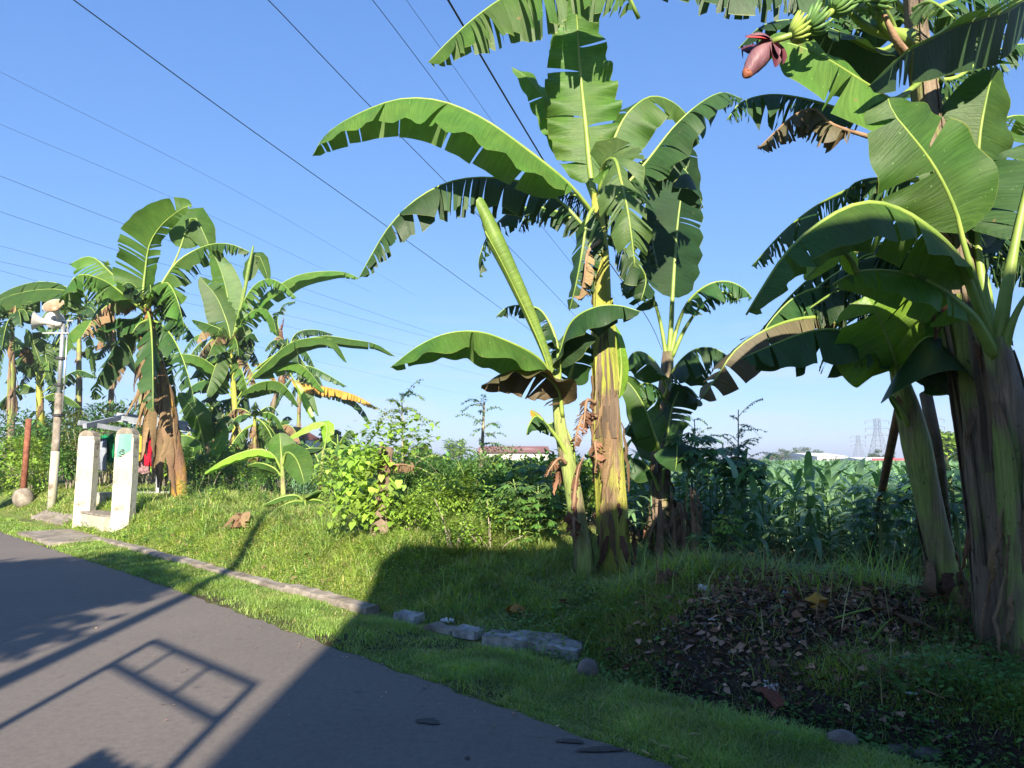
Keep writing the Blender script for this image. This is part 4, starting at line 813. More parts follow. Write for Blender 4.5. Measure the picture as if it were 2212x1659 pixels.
# fruit bunch
def bunch(root, rpts, nfing, blen, name='fruit_bunch', seed=0, rings=7, fr=.016, mats=('fruit', 'fruity'), bud=None, wh=.09):
    q = random.Random(seed); C = catmull(rpts, 30); tv, tf, tuv = tube(C, [.03, .026, .022, .02], 8)
    o = mesh(name, np.array(tv), tf, M['rib'], root, uv=tuv, rnd=[.5] * len(tv))
    T = np.gradient(C, axis=0); T /= np.linalg.norm(T, axis=1)[:, None]
    for rgi in range(rings):
        t = .42 + .52 * rgi / (rings - 1); i = int(t * 29); sc = 1.0 - .45 * max(0, (t - .6)) / .4
        ax = T[i]; a1 = np.cross(ax, [0, 0, 1.]); a1 /= np.linalg.norm(a1); a2 = np.cross(a1, ax)
        for k in range(nfing):
            a = 2 * math.pi * (k + .5 * (rgi % 2)) / nfing + q.uniform(-.1, .1); dr = a1 * math.cos(a) + a2 * math.sin(a)
            L = blen * sc * q.uniform(.85, 1.1); p0 = C[i] + dr * .02; out = dr * .8 - ax * .45
            pts = []
            for u in np.linspace(0, 1, 6):
                pts.append(p0 + out * L * u * .9 + (-ax * .35 + np.array([0, 0, .35])) * L * u * u)
            r_ = fr * (.8 + .2 * sc); V, Fc, uv = tube(pts, [r_ * .45, r_ * .95, r_ * 1.05, r_, r_ * .7, r_ * .25], 6, lob=.04)
            mesh('banana', np.array(V), Fc, M[mats[1] if (t > .93 or q.random() < .05) else mats[0]], o, uv=uv, rnd=[.5] * len(V))
    return o
DBu = DB - .85
fb = bunch(B, pts3([(1945,110),(1920,40,-.3),(1885,0,-.6),(1845,-8,-.8),(1805,18,-.9),(1768,48,-.9),(1732,68,-.9),(1697,80,-.9),(1668,90,-.88)], DB), 14, .17, seed=2, rings=8, fr=.019)
def lathe(ax0, ax1, prof, n=14, m=0, seed=0):
    a = np.array(ax0, float); b = np.array(ax1, float); C = np.array([a + (b - a) * t for t, r in prof]); return tube(C, [r for t, r in prof], n, True, .03, seed)
ba, bb = P(1662, 92, DBu), P(1607, 168, DBu - .05)
V, Fc, uv = lathe(ba, bb, [(0, .03), (.10, .055), (.3, .068), (.5, .066), (.68, .056), (.70, .052), (.84, .038), (.9, .032)]); mesh('flower_bud', np.array(V), Fc, M['bud'], fb, uv=uv, rnd=[.5] * len(V))
V, Fc, uv = lathe(ba + (bb - ba) * .87, bb, [(0, .038), (.5, .026), (.85, .012), (1, .003)], 10); mesh('bud_tip', np.array(V), Fc, M['budtip'], fb, uv=uv, rnd=[.5] * len(V))
def bract(base, mid, tip, wd, mat, face, curl=.5):
    C = catmull([base, mid, tip], 12); T = np.gradient(C, axis=0); T /= np.linalg.norm(T, axis=1)[:, None]; V = []; Fc = []; K = 6
    for i in range(12):
        t = i / 11; S_ = np.cross(T[i], face); S_ /= np.linalg.norm(S_); n_ = np.cross(S_, T[i]); ww = wd * math.sin(math.pi * (.12 + .86 * t)) ** .7
        for k in range(K + 1):
            a = (k / K - .5) * 2; V.append(C[i] + S_ * ww * math.sin(a * 1.3) - n_ * ww * curl * (1 - math.cos(a * 1.3)))
    for i in range(11):
        for k in range(K): o = i * (K + 1) + k; Fc.append([o, o + 1, o + K + 2, o + K + 1])
    mesh('bract', V, Fc, M[mat], fb, uv=[(0, 0)] * len(V), rnd=[.5] * len(V))
q_ = lambda x, y, d=0: P(x, y, DBu + d)
bract(q_(1664,84,-.04), q_(1640,70,-.09), q_(1611,77,-.10), .055, 'bud', (0,-.5,1)); bract(q_(1662,86,-.05), q_(1640,78,-.10), q_(1610,79,-.11), .030, 'budred', (0,-.5,1))
bract(q_(1652,98,.04), q_(1625,102,.02), q_(1604,108,.0), .07, 'buddark', (0,-1,.6)); bract(q_(1664,92,-.02), q_(1672,118,-.04), q_(1674,145,-.05), .055, 'buddark', (.6,-1,0), -.5)
bract(q_(1672,90,-.01), q_(1688,112,-.02), q_(1690,138,-.02), .05, 'buddark', (1,-.8,0), -.5); bract(q_(1668,92,-.03), q_(1676,104,-.06), q_(1682,120,-.06), .035, 'bud', (.6,-1,0), -.5)
# B2 sucker stem in front right
bB2 = PG(2225, 1432); D2 = bB2[1]
B2 = empty('banana_plant', bB2, 'green stemmed banana plant with splayed stalks, leaning on the massive trunk at the right edge', 'banana plant', GB)
C, R = pseudostem(B2, [bB2 + np.array([0, 0, -.06])] + pts3([(2222,1250),(2205,1050),(2184,900),(2160,780),(2148,730)], D2), [.165, .15, .13, .115, .10, .08], 'stemG', .08, sheaths=10, n=32, seed=8)
dry_ribbons(B2, C, R, 10, .6, 'dry', .14, i0=1, i1=12, wd=(.012, .035), seed=10, arc=(2.6, 5.6))
L_ = lambda pts, **kw: LA(B2, D2, pts, **kw)
L_([(2148,760),(2132,690,-.05),(2104,600,-.1),(2080,520,-.15),(2066,462,-.2),(2038,397,-.25),(2003,338,-.3),(1959,282,-.33),(1929,244,-.33),(1915,205,-.33)], hw=.44, pet=.44, fold=8, face=(-.2,-1,.4), tear=.04, grav=.1, wave=10, seed=90, mat='ban', ribr=.028, label='heart-shaped bright leaf in front of the trunk')
L_([(2152,760,.1),(2130,650,.15),(2115,560,.2),(2112,480,.2),(2114,315,.2),(2132,205,.15),(2150,140,.1)], hw=.42, pet=.38, fold=12, face=(.1,-1,.35), tear=.08, grav=.1, wave=14, seed=91, mat='ban', ribr=.034)
L_([(2148,750),(2112,660,-.1),(2076,572,-.2),(2040,525,-.3),(2000,490,-.4),(1950,457,-.5),(1890,438,-.6),(1830,448,-.65),(1760,490,-.7),(1700,545,-.7),(1655,610,-.7),(1612,680,-.7)], hw=.34, pet=.2, fold=52, tear=.16, grav=.7, wave=14, seed=92, mat='ban', ribr=.032, label='long leaf arching left over the gap')
L_([(2150,770,-.02),(2106,693,-.1),(2060,648,-.15),(2024,620,-.2),(1970,595,-.25),(1900,585,-.3),(1845,590,-.3),(1800,615,-.3)], hw=.27, pet=.24, fold=52, tear=.12, grav=.7, wave=14, seed=93, mat='ban', ribr=.038)
L_([(1850,590,-.35),(1835,560,-.4),(1808,538,-.45),(1775,565,-.45),(1738,605,-.42)], hw=.10, pet=.02, fold=10, face=(-.1,-1,.5), tear=0, grav=0, wave=5, seed=94, mat='ban_lime', label='leaf flap with sunlight painted in as lime')  # sunlit patch on the leaf, painted by the lime colour
L_([(2155,760),(2168,660,-.05),(2190,540,-.1),(2215,420,-.1),(2240,300,-.1)], hw=.4, pet=.5, fold=15, face=(-.3,-1,.3), tear=.1, seed=95, mat='ban_dark', ribr=.05)
L_([(2160,790),(2185,700,-.1),(2225,630,-.15),(2280,600,-.2)], hw=.3, pet=.7, fold=30, tear=.1, seed=96, mat='ban', ribr=.04)
L_([(2155,780,.1),(2140,680,.2),(2128,600,.25),(2090,500,.3),(2060,420,.3)], hw=.3, pet=.6, fold=15, face=(-.2,-1,.3), tear=.1, seed=97, mat='ban_dark', ribr=.04)

# ---- plant C
bC = PG(2048, 1305); DC = bC[1]
Cp = empty('banana_plant', bC, 'pale green leaning banana plant propped by a pole, left of the massive trunk', 'banana plant', GB)
C, R = pseudostem(Cp, [bC + np.array([0, 0, -.05])] + pts3([(2035,1220),(2010,1100),(1990,1000),(1970,910),(1950,840),(1937,790)], DC), [.14, .11, .10, .10, .11, .09, .055], 'stemG', .05, sheaths=6, n=28, seed=9, dryp=.25)
dry_ribbons(Cp, C, R, 6, .45, 'dry', .14, i0=1, i1=7, wd=(.03, .07), seed=11); dry_ribbons(Cp, C, R, 4, .4, 'dryred', .2, i0=1, i1=4, wd=(.03, .07), seed=12)
L_ = lambda pts, **kw: LA(Cp, DC, pts, **kw)
L_([(1940,830,-.1),(1935,790,-.2),(1925,755,-.3),(1910,715,-.35),(1890,672,-.4),(1867,634,-.4)], hw=.50, pet=.16, fold=5, face=(-.2,-1,.45), tear=.05, grav=.05, wave=10, seed=100, mat='ban_lime', label='broad green leaf held upright, sunlight put into its lime colour')
L_([(1940,820),(1905,770,-.1),(1850,725,-.2),(1790,712,-.3),(1730,722,-.3),(1670,745,-.3),(1600,775,-.3)], hw=.38, pet=.12, fold=55, tear=.2, grav=.6, wave=14, seed=101, mat='ban_dark')
L_([(1945,830),(1965,770,-.2),(2000,730,-.3),(2040,735,-.3),(2070,770,-.3)], hw=.62, pet=.1, fold=50, tear=.05, grav=.6, wave=10, seed=102, mat='ban_dark')
L_([(1940,810,.1),(1960,740,.1),(1985,680,.1),(2020,650,.1),(2055,660,.1)], hw=.36, pet=.25, fold=20, face=(0,-1,.5), tear=.08, grav=.2, seed=103, mat='ban')
L_([(1935,800,.2),(1870,740,.2),(1790,690,.1),(1720,690,0),(1650,715,-.1),(1590,755,-.1),(1550,812,-.1),(1512,865,-.1)], hw=.34, pet=.3, fold=35, face=(0,-.6,.8), tear=.2, grav=.5, seed=104, mat='bronze')
L_([(1935,800,.3),(1900,700,.3),(1850,640,.3),(1790,620,.2),(1720,640,.2),(1660,700,.2),(1630,760,.2)], hw=.40, pet=.2, fold=55, tear=.5, grav=.9, seed=105, mat='ban_dark')
L_([(1938,810,.3),(1950,720,.4),(1940,640,.4),(1900,600,.4),(1850,610,.4)], hw=.34, pet=.2, fold=55, tear=.6, grav=.9, seed=106, mat='ban_dark')
L_([(1962,920,-.05),(1945,885,-.12),(1930,865,-.15),(1918,848,-.16)], hw=.05, pet=.1, fold=50, face=(-.5,-1,.2), tear=0, grav=0, seed=107, mat='ban')
# prop pole
mb = MB(); g = PG(1882, 1178); mb.tube(catmull([g - np.array([0, 0, .2]), (g + P(1946, 862, DC - .05)) / 2, P(1946, 862, DC - .05)], 12), [.05, .045, .045, .035], 10, lob=.03)
mb.thing('prop_pole', M['bamboo'], 'reddish brown pole leaning against the pale green banana plant', 'pole', smooth=True)
mb = MB(); g = PG(2052, 1200) ; mb.tube(catmull([g - np.array([0, 0, .1]), P(2028, 1000, DC + .5), P(2000, 850, DC + .4)], 12), [.06, .055, .05], 10, lob=.03)
mb.thing('prop_pole', M['bark'], 'grey brown post behind the pale green banana plant', 'pole', smooth=True)

# ------------------------------------------------------------------ left hand banana group
def random_leaf(root, c, az, length, up, hw, q, mat='ban', tear=.25, pet=.15, **kw):
    dr = np.array([math.cos(az), math.sin(az), 0]); pts = []
    for t in np.linspace(0, 1, 7):
        pts.append(c + dr * length * (t ** .9) * math.cos(up) * .9 + np.array([0, 0, 1.]) * length * (math.sin(up) * t - (.75 * math.cos(up) + .25) * t ** 2.4))
    return banana_leaf(root, pts, hw=hw, pet=pet, fold=q.uniform(35, 60), tear=tear, grav=q.uniform(.4, .9), mat=mat, seed=q.random(), ribr=.026, **kw)
def D_far(d): return d > 13
def left_plant(px, py, z, label, stem, rr, mat, leaves, hw=.33, wide=1.75, nrand=4, seed=0, dry=0, top=None, crown=None, mats=('ban', 'ban_dark'), L=1.8, drymat='dry', name='banana_plant', seg=30, group=GB, drylen=1.0, dri=(6, 22)):
    b = PZ(px, py, z); Dn = b[1]; b[2] = float(hter(b[0], b[1]))
    root = empty(name, b, label, 'banana plant', group)
    C, R = pseudostem(root, [b] + pts3(stem, Dn), rr, mat, .05, sheaths=2 if rr[0] > .09 else 0, n=12, seed=seed)
    for i, lf in enumerate(leaves):
        kw = dict(hw=hw, fold=45, tear=.25, grav=.5, seed=seed * 50 + i, seg=seg, ribr=.03, wave=12); kw.update(lf[1] if len(lf) > 1 else {}); kw['hw'] *= wide if D_far(Dn) else 1; LA(root, Dn, lf[0], **kw)
    q = random.Random(seed)
    c = C[-1]
    for i in range(nrand):
        random_leaf(root, c + np.array([0, 0, -.5 * q.random() if i % 3 == 0 else 0]), q.uniform(0, 6.28), L * q.uniform(.7, 1.1), q.uniform(-.6, .2) if i % 3 == 0 else q.uniform(.3, 1.1), hw * q.uniform(1.3, 1.9), q, mats[i % len(mats)] if q.random() < .9 else 'dry', tear=q.uniform(.15, .7), seg=seg)
    if dry: dry_ribbons(root, C, R, dry, drylen, drymat, .2, i0=dri[0], i1=dri[1], wd=(.04, .11), seed=seed, arc=(2.8, 6.6))
    return root, C, R, Dn
left_plant(388, 1085, .62, 'banana plant with an orange trunk and a tall curved leaf, beside the clothes line',
    [(385,1010),(370,925),(355,840),(338,770),(325,710),(318,665)], [.18, .165, .145, .14, .13, .12, .08], 'stemO',
    [([(316,680),(309,640),(313,590),(323,528,-.1),(350,485,-.2),(391,452,-.3),(416,443,-.3)], dict(hw=.42, fold=12, face=(.9,-.8,.2), tear=.3, pet=.06, grav=.25, label='tall leaf curving up to a point', side=(1, .45), vein=.5)),
     ([(330,650,.2),(380,560,.3),(412,470,.3),(428,480,.3),(445,515,.3),(455,540,.3)], dict(hw=.26, pet=.45, fold=15, face=(.3,-1,.3), tear=.05)),
     ([(312,675),(290,645),(262,612),(235,585),(205,558),(180,556),(150,572)], dict(hw=.42, fold=30, face=(.3,-.5,1), tear=.2, pet=.12)),
     ([(310,670,-.2),(280,648,-.4),(235,612,-.7),(190,594,-1),(160,600,-1.2),(142,640,-1.2),(140,680,-1.2)], dict(hw=.40, fold=45, tear=.55, pet=.1)),
     ([(318,665,-.2),(337,625,-.5),(361,611,-.7),(380,640,-.8),(392,680,-.8),(398,705,-.8)], dict(hw=.38, fold=40, tear=.6, pet=.12, vein=.6)),
     ([(322,665),(350,612),(380,568,.1),(420,541,.2),(460,527,.2),(500,528,.2),(541,545,.2)], dict(hw=.34, fold=58, tear=.55, pet=.06)),
     ([(318,670,.1),(290,690,0),(255,690,-.1),(215,700,-.1),(190,720,-.1)], dict(hw=.36, fold=50, tear=.3, mat='ban_dark')),
     ([(322,690,-.1),(300,700,-.3),(285,720,-.4)], dict(hw=.3, fold=50, tear=.3, mat='ban_dark')),
     ([(322,680,.1),(355,665,.1),(390,690,.1),(420,730,.1)], dict(hw=.36, fold=50, tear=.3, mat='ban_dark'))],
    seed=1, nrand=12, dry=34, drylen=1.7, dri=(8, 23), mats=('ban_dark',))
left_plant(508, 1045, .6, 'banana plant with a yellow trunk and many bright leaf stalks, middle of the left group',
    [(508,980),(508,900),(504,830),(500,780),(498,740)], [.17, .14, .12, .11, .10, .06], 'stemY',
    [([(499,770),(496,717),(480,668),(464,636),(431,598)], dict(hw=.42, fold=12, face=(.1,-1,.4), tear=.12, pet=.15, wave=16)),
     ([(499,760,.2),(494,660,.2),(482,600,.2),(467,560,.2),(455,535,.2)], dict(hw=.38, fold=15, face=(-.2,-1,.3), tear=.12, pet=.3)),
     ([(500,760,.1),(515,680,.1),(540,570,.1),(556,548,.1),(572,580,.1),(580,608,.1)], dict(hw=.22, pet=.55, fold=25, face=(0,-1,.4), tear=.05, mat='ban')),
     ([(500,740),(520,665,-.1),(548,618,-.1),(580,602,-.1),(612,615,-.1),(642,645,-.1)], dict(hw=.34, fold=55, tear=.6, pet=.15)),
     ([(502,750,.3),(560,650,.4),(600,618,.4),(645,594,.4),(700,586,.4),(745,588,.4),(778,602,.4)], dict(hw=.34, fold=58, tear=.22, pet=.2)),
     ([(502,750,-.2),(520,700,-.4),(545,672,-.5),(572,667,-.6),(590,690,-.6),(598,725,-.6)], dict(hw=.36, fold=40, tear=.25, pet=.15)),
     ([(505,860),(485,815,-.2),(450,782,-.5),(420,768,-.7),(375,765,-.8),(332,778,-.8)], dict(hw=.34, fold=45, tear=.06, pet=.12, label='smooth bright leaf arching to the left')),
     ([(508,870),(540,820,-.2),(580,780,-.3),(622,744,-.4),(663,731,-.5),(708,731,-.5),(732,750,-.5),(750,785,-.5)], dict(hw=.34, fold=45, tear=.12, pet=.2)),
     ([(505,850,.2),(560,790,.2),(620,752,.2),(690,726,.2),(757,733,.2),(811,743,.2),(854,770,.2)], dict(hw=.28, fold=55, tear=.15, pet=.2)),
     ([(510,880),(530,845,-.2),(560,827,-.3),(600,824,-.4),(628,848,-.4),(646,880,-.4)], dict(hw=.34, fold=40, tear=.12, pet=.15)),
     ([(505,840,.1),(560,800,.1),(620,782,.1),(660,795,.1),(702,848,.1)], dict(hw=.34, fold=45, tear=.15, pet=.2)),
     ([(502,860),(480,830),(455,820),(420,830),(395,855)], dict(hw=.34, fold=55, tear=.2, mat='ban_dark')),
     ([(502,800,.2),(470,770,.2),(440,780,.2),(410,820,.2)], dict(hw=.34, fold=55, tear=.2, mat='ban_dark')),
     ([(500,760,-.1),(488,720,-.2),(450,700,-.3),(415,690,-.3)], dict(hw=.34, fold=40, tear=.2)),
     ([(500,800,-.1),(520,740,-.2),(545,720,-.3),(560,740,-.3)], dict(hw=.34, fold=40, tear=.2, mat='ban_dark'))],
    seed=2, nrand=18, dry=6, drylen=.9, dri=(6, 14))
rl = bpy.data.objects['banana_plant.005'] if 'banana_plant.005' in bpy.data.objects else None
roots = [o for o in bpy.data.objects if o.name.startswith('banana_plant')]
rF = [o for o in roots if 'many bright leaf stalks' in o.get('label', '')][0]; DF = rF.location[1]
rolled_leaf(rF, pts3([(505,760),(515,690),(530,620),(545,535)], DF - .1), [.03, .06, .07, .075, .07])
left_plant(570, 1030, .6, 'leaning dark-trunked banana plant with an orange withered leaf, rightmost of the tall left group',
    [(572,980),(585,900),(598,850),(612,800),(622,750)], [.16, .15, .15, .15, .12, .07], 'stemD',
    [([(615,810),(640,826,-.2),(703,836,-.3),(770,855,-.3),(818,884,-.3)], dict(hw=.34, fold=62, tear=.6, mat='yel', rib='ribdry', label='withered orange leaf')),
     ([(615,815,.2),(680,835,.3),(740,850,.3),(780,880,.3),(802,918,.3)], dict(hw=.36, fold=62, tear=.4, mat='ban_dark')),
     ([(618,800),(660,790,.1),(700,805,.1),(750,835,.1)], dict(hw=.28, fold=55, tear=.5, mat='ban_dark')),
     ([(618,790,-.3),(640,830,-.6),(650,850,-.6),(662,880,-.6),(682,915,-.6)], dict(hw=.15, pet=.35, fold=30, face=(-.5,-1,.2), tear=.02, mat='ban_lime')),
     ([(620,760,.2),(640,720,.2),(680,712,.2),(720,722,.2)], dict(hw=.3, fold=55, tear=.5, mat='ban_dark')),
     ([(620,750),(600,700),(610,660),(640,650)], dict(hw=.25, fold=55, tear=.5, mat='ban_dark')),
     ([(620,760,-.1),(610,720,-.2),(612,700,-.2),(614,685,-.2)], dict(hw=.14, fold=45, tear=.5, mat='dryred', rib='ribdry')),
     ([(600,830,-.2),(580,800,-.3),(565,785,-.3),(550,790,-.3)], dict(hw=.18, fold=45, tear=.3, mat='yel', rib='ribdry'))],
    seed=3, nrand=15, dry=7, drylen=.8, mats=('ban_dark',), drymat='dryred')
left_plant(88, 1040, .5, 'banana plant with arching torn leaves behind the loudspeaker pole, leftmost',
    [(88,960),(86,880),(84,830),(86,790)], [.20, .18, .17, .15, .08], 'stemY',
    [([(92,800),(130,700),(155,640,-.2),(130,613,-.3),(70,610,-.4),(0,636,-.4),(-60,690,-.4)], dict(hw=.46, fold=50, tear=.3, pet=.35)),
     ([(90,800,-.4),(150,690,-.8),(160,640,-1),(130,625,-1),(67,628,-1.1),(0,648,-1.1),(-70,700,-1.1)], dict(hw=.72, fold=55, tear=.3, pet=.35)),
     ([(90,820),(120,760,-.2),(150,720,-.4),(185,692,-.4),(228,690,-.4)], dict(hw=.40, fold=35, face=(0,-.6,.8), tear=.06, pet=.2)),
     ([(88,830),(70,790),(40,745),(10,715),(-30,705)], dict(hw=.40, fold=35, tear=.12, face=(0,-.6,.8))),
     ([(86,820,-.3),(74,760,-.5),(70,720,-.8),(74,745,-1),(90,790,-1)], dict(hw=.38, fold=35, face=(0,-1,.3), tear=.5)),
     ([(88,830,-.3),(110,780,-.6),(98,745,-.8),(100,780,-.9),(108,820,-.9)], dict(hw=.3, fold=35, face=(0,-1,.3), tear=.5)),
     ([(88,850),(50,830),(20,850),(-20,890)], dict(hw=.4, fold=45, tear=.4)),
     ([(90,850),(130,820),(170,800),(210,815)], dict(hw=.36, fold=50, tear=.5, mat='ban_dark')),
     ([(90,860,-.1),(120,850,-.3),(150,860,-.3),(175,880,-.3)], dict(hw=.3, fold=50, tear=.2))],
    seed=4, nrand=12, dry=4, L=2.2)
for px_, pyb_, h_, sd_, lab_ in [(20,1045,690,21,'banana plant cut by the left edge behind the bare shrub'),(165,1035,670,22,'banana plant with ragged leaves right behind the loudspeaker pole'),(300,1030,720,23,'shaded banana plant behind the hanging clothes'),(455,1030,730,24,'shaded banana plant between the orange and the yellow trunk'),(640,1022,800,25,'low shaded banana plant behind the leaning dark trunk')]:
    left_plant(px_, pyb_, .45, lab_, [(px_ + 2, pyb_ - 70), (px_ + 5, (pyb_ + h_) / 2), (px_ + 6, h_)], [.18, .16, .14, .08], 'stemD', [], seed=sd_, nrand=15, L=2.5, dry=5, drylen=1.0, mats=('ban', 'ban_dark'))
for px_, pyb_, h_, sd_, lab_ in [(425,1050,905,31,'low banana sucker just right of the orange trunk'),(475,1045,880,32,'low banana sucker left of the yellow trunk, with brown rags'),(545,1050,900,33,'low banana sucker right of the yellow trunk'),(590,1045,930,34,'low banana sucker behind the young plant with the bending leaf'),(345,1050,880,35,'low banana sucker left of the orange trunk'),(725,1050,965,36,'low banana sucker left of the vine stump')]:
    left_plant(px_, pyb_, .55, lab_, [(px_ + 2, pyb_ - 50), (px_ + 4, (pyb_ + h_) / 2), (px_ + 5, h_)], [.13, .11, .09, .05], 'stemY' if sd_ % 2 else 'stemD', [], seed=sd_, nrand=13, L=1.65, hw=.26, dry=8, drylen=.6, mats=('ban', 'ban', 'ban_dark'), group='banana suckers between the left trunks')
rI, CI, RI, DI = left_plant(232, 1030, .5, 'banana plant with hanging dead leaves and a small green bunch, between pole and clothes line',
    [(236,950),(240,870),(243,800),(245,740),(246,700)], [.2, .18, .16, .14, .12, .07], 'stemD',
    [([(245,720),(215,760,-.2),(180,760,-.3),(150,740,-.3)], dict(hw=.3, fold=55, tear=.4, mat='ban_dark')),
     ([(245,740),(200,750,-.3),(170,768,-.4),(160,785,-.4)], dict(hw=.2, fold=40, tear=.4, mat='yel', rib='ribdry')),
     ([(245,730),(280,700),(300,720),(310,770)], dict(hw=.3, fold=55, tear=.5, mat='ban_dark')),
     ([(245,730),(225,680,.1),(190,670,.1),(150,690,.1)], dict(hw=.36, fold=50, tear=.4, mat='ban_dark')),
     ([(243,740,.1),(230,690,.1),(225,640,.1),(228,590,.1),(232,560,.1)], dict(hw=.3, fold=20, face=(0,-1,.3), tear=.2))],
    seed=5, nrand=12, dry=14, drylen=1.6, dri=(10, 24), mats=('ban_dark',))
bunch(rI, pts3([(246,715),(240,700,-.3),(225,700,-.5),(222,715,-.5),(224,740,-.5)], DI), 8, .20, seed=5, rings=4, fr=.025)
GY = 'young banana plants on the bank'
left_plant(612, 1075, .62, 'young banana plant with a broad bright leaf bending down, front of the left group',
    [(611,1050),(610,1020),(608,990)], [.07, .06, .05, .035], 'stemG',
    [([(610,1010),(608,985),(606,960,.1),(604,935,.15)], dict(hw=.42, fold=10, face=(0,-1,.3), pet=.1, tear=0, grav=.1)),
     ([(609,1010),(618,978,-.1),(636,986,-.4),(649,1013,-.6),(658,1046,-.7)], dict(hw=.40, fold=16, face=(0,-.9,.6), pet=.2, tear=0, grav=.2, wave=6)),
     ([(609,1020),(592,985,-.1),(560,970,-.2),(514,980,-.3),(474,999,-.4),(436,1026,-.4)], dict(hw=.26, fold=40, tear=0, pet=.2, wave=14, mat='ban_lime')),
     ([(609,1030),(590,1010,-.1),(560,1000,-.2),(535,1005,-.3)], dict(hw=.22, fold=40, tear=.05, pet=.2)),
     ([(610,1010),(630,990,.2),(660,970,.2),(700,968,.2)], dict(hw=.26, fold=45, tear=.05, pet=.2, mat='ban_dark'))],
    seed=6, nrand=0, group=GY, wide=1.0, seg=24)
left_plant(690, 1062, .6, 'young banana plant with an upright lime green leaf, near the vine-covered stump',
    [(691,1040),(695,1005),(698,970)], [.08, .07, .055, .035], 'stemG',
    [([(697,985),(706,940,0),(704,915,-.05),(680,914,-.1),(649,930,-.2),(613,953,-.2)], dict(hw=.24, fold=22, face=(0,-.8,.9), pet=.2, tear=.02, mat='ban_lime', wave=20, label='curling lime leaf')),
     ([(697,990),(715,968,-.1),(741,970,-.2),(756,985,-.25),(770,1004,-.3)], dict(hw=.26, fold=30, pet=.2, tear=.02, face=(0,-.6,.9))),
     ([(697,990,.1),(725,965,.2),(760,968,.2),(790,980,.2),(808,1000,.2)], dict(hw=.22, fold=35, pet=.2, tear=.05)),
     ([(695,1010),(710,1030,-.1),(730,1025,-.2),(750,1015,-.2)], dict(hw=.15, pet=.5, fold=30, tear=.05)),
     ([(693,1010,.2),(680,980,.3),(660,960,.3),(640,965,.3)], dict(hw=.25, fold=40, pet=.2, tear=.05, mat='ban_dark'))],
    seed=7, nrand=0, group=GY, wide=1.0, seg=24, dry=2, drylen=.3, dri=(3, 10))
left_plant(656, 1108, .6, 'small banana seedling with five spread leaves low on the bank',
    [(657,1095),(658,1082)], [.03, .025, .02], 'stemG',
    [([(658,1084),(668,1072,-.05),(682,1062,-.1),(697,1060,-.1)], dict(hw=.15, fold=20, tear=0, pet=.12)),
     ([(658,1084),(638,1070,-.1),(605,1075,-.2),(565,1093,-.3)], dict(hw=.15, fold=25, tear=0, pet=.15)),
     ([(658,1085,-.05),(636,1083,-.2),(610,1092,-.3),(588,1108,-.35)], dict(hw=.15, fold=20, tear=0, pet=.1)),
     ([(658,1085),(659,1082,-.15),(660,1095,-.35),(660,1114,-.45)], dict(hw=.24, fold=12, tear=0, pet=.1, face=(0,-.6,1))),
     ([(658,1084),(680,1080,-.1),(702,1086,-.2),(720,1103,-.3)], dict(hw=.17, fold=20, tear=0, pet=.1))],
    seed=8, nrand=0, group=GY, wide=1.0, seg=20)
left_plant(450, 1060, .6, 'young banana plant with wide glossy leaves beside the orange trunk',
    [(450,1020),(448,970),(440,940)], [.12, .10, .08, .05], 'stemD',
    [([(442,970,-.1),(434,930,-.3),(425,900,-.5),(408,872,-.5),(385,848,-.5)], dict(hw=.42, fold=14, face=(-.2,-1,.5), tear=.02, pet=.1)),
     ([(445,950),(470,915,-.2),(490,898,-.3),(515,915,-.3)], dict(hw=.30, fold=35, face=(0,-.6,1), tear=.03, pet=.2)),
     ([(445,970,-.1),(425,950,-.3),(395,940,-.5),(362,955,-.6),(343,982,-.6)], dict(hw=.36, fold=30, face=(0,-.8,1), tear=.02, pet=.15)),
     ([(445,960,.1),(455,900,.1),(470,870,.1),(500,860,.1)], dict(hw=.36, fold=35, tear=.1, mat='ban_dark')),
     ([(445,980,.1),(410,990,.1),(380,1000,0)], dict(hw=.3, fold=35, tear=.1, mat='ban_dark')),
     ([(447,990),(470,960,-.2),(480,930,-.2),(470,905,-.2)], dict(hw=.26, fold=20, face=(0,-1,.4), tear=.05))],
    seed=9, nrand=0, group=GY, wide=1.0, seg=24, dry=4, drylen=.5, dri=(2, 14))

# ------------------------------------------------------------------ shrubs, cassava, corn
def shrub_mesh(name, nl, r, size, mat, q, h=1.0, core=True, tv=LEAF_V, tf=LEAF_F, sx=1.0, up=.3, clump=7):
    cc = q.randn(clump, 3) * np.array([.42, .42, .30]) * r; cc[:, 2] = np.abs(cc[:, 2]) * 1.0 + h * q.uniform(.25, .8, clump)
    i = q.randint(0, clump, nl); d = q.randn(nl, 3); d /= np.linalg.norm(d, axis=1)[:, None]
    pos = cc[i] + d * (r * .42 * q.uniform(.3, 1, nl) ** .4)[:, None]; pos[:, 2] = np.maximum(pos[:, 2], .03)
    yaw = np.arctan2(d[:, 1], d[:, 0]) + q.randn(nl) * .6; pit = d[:, 2] * .6 + q.randn(nl) * .35 + up - .3
    V, Fc = scatter(tv, tf, pos, euler_mats(yaw, pit), size * q.uniform(.6, 1.3, nl), np.full(nl, sx))
    return V, Fc, np.repeat(q.rand(nl), len(tv)), cc
SH = 'leafy shrubs filling the strip before the field'
def shrub_kind(nm, mat, nl, r, size, h, seed, **kw):
    q = np.random.RandomState(seed); V, Fc, R, cc = shrub_mesh(nm, nl, r, size, mat, q, h, **kw)
    fo = mesh('foliage', V, Fc, M[mat], rnd=R, link=False)
    mb = MB()
    for c in cc: mb.tube(catmull([(c[0] * .2, c[1] * .2, -.05), (c[0] * .5, c[1] * .5, c[2] * .55), tuple(c)], 6), [.012, .009, .005], 5)
    st = mb.build('stem', M['twig'], smooth=True, link=False)
    return fo.data, st.data
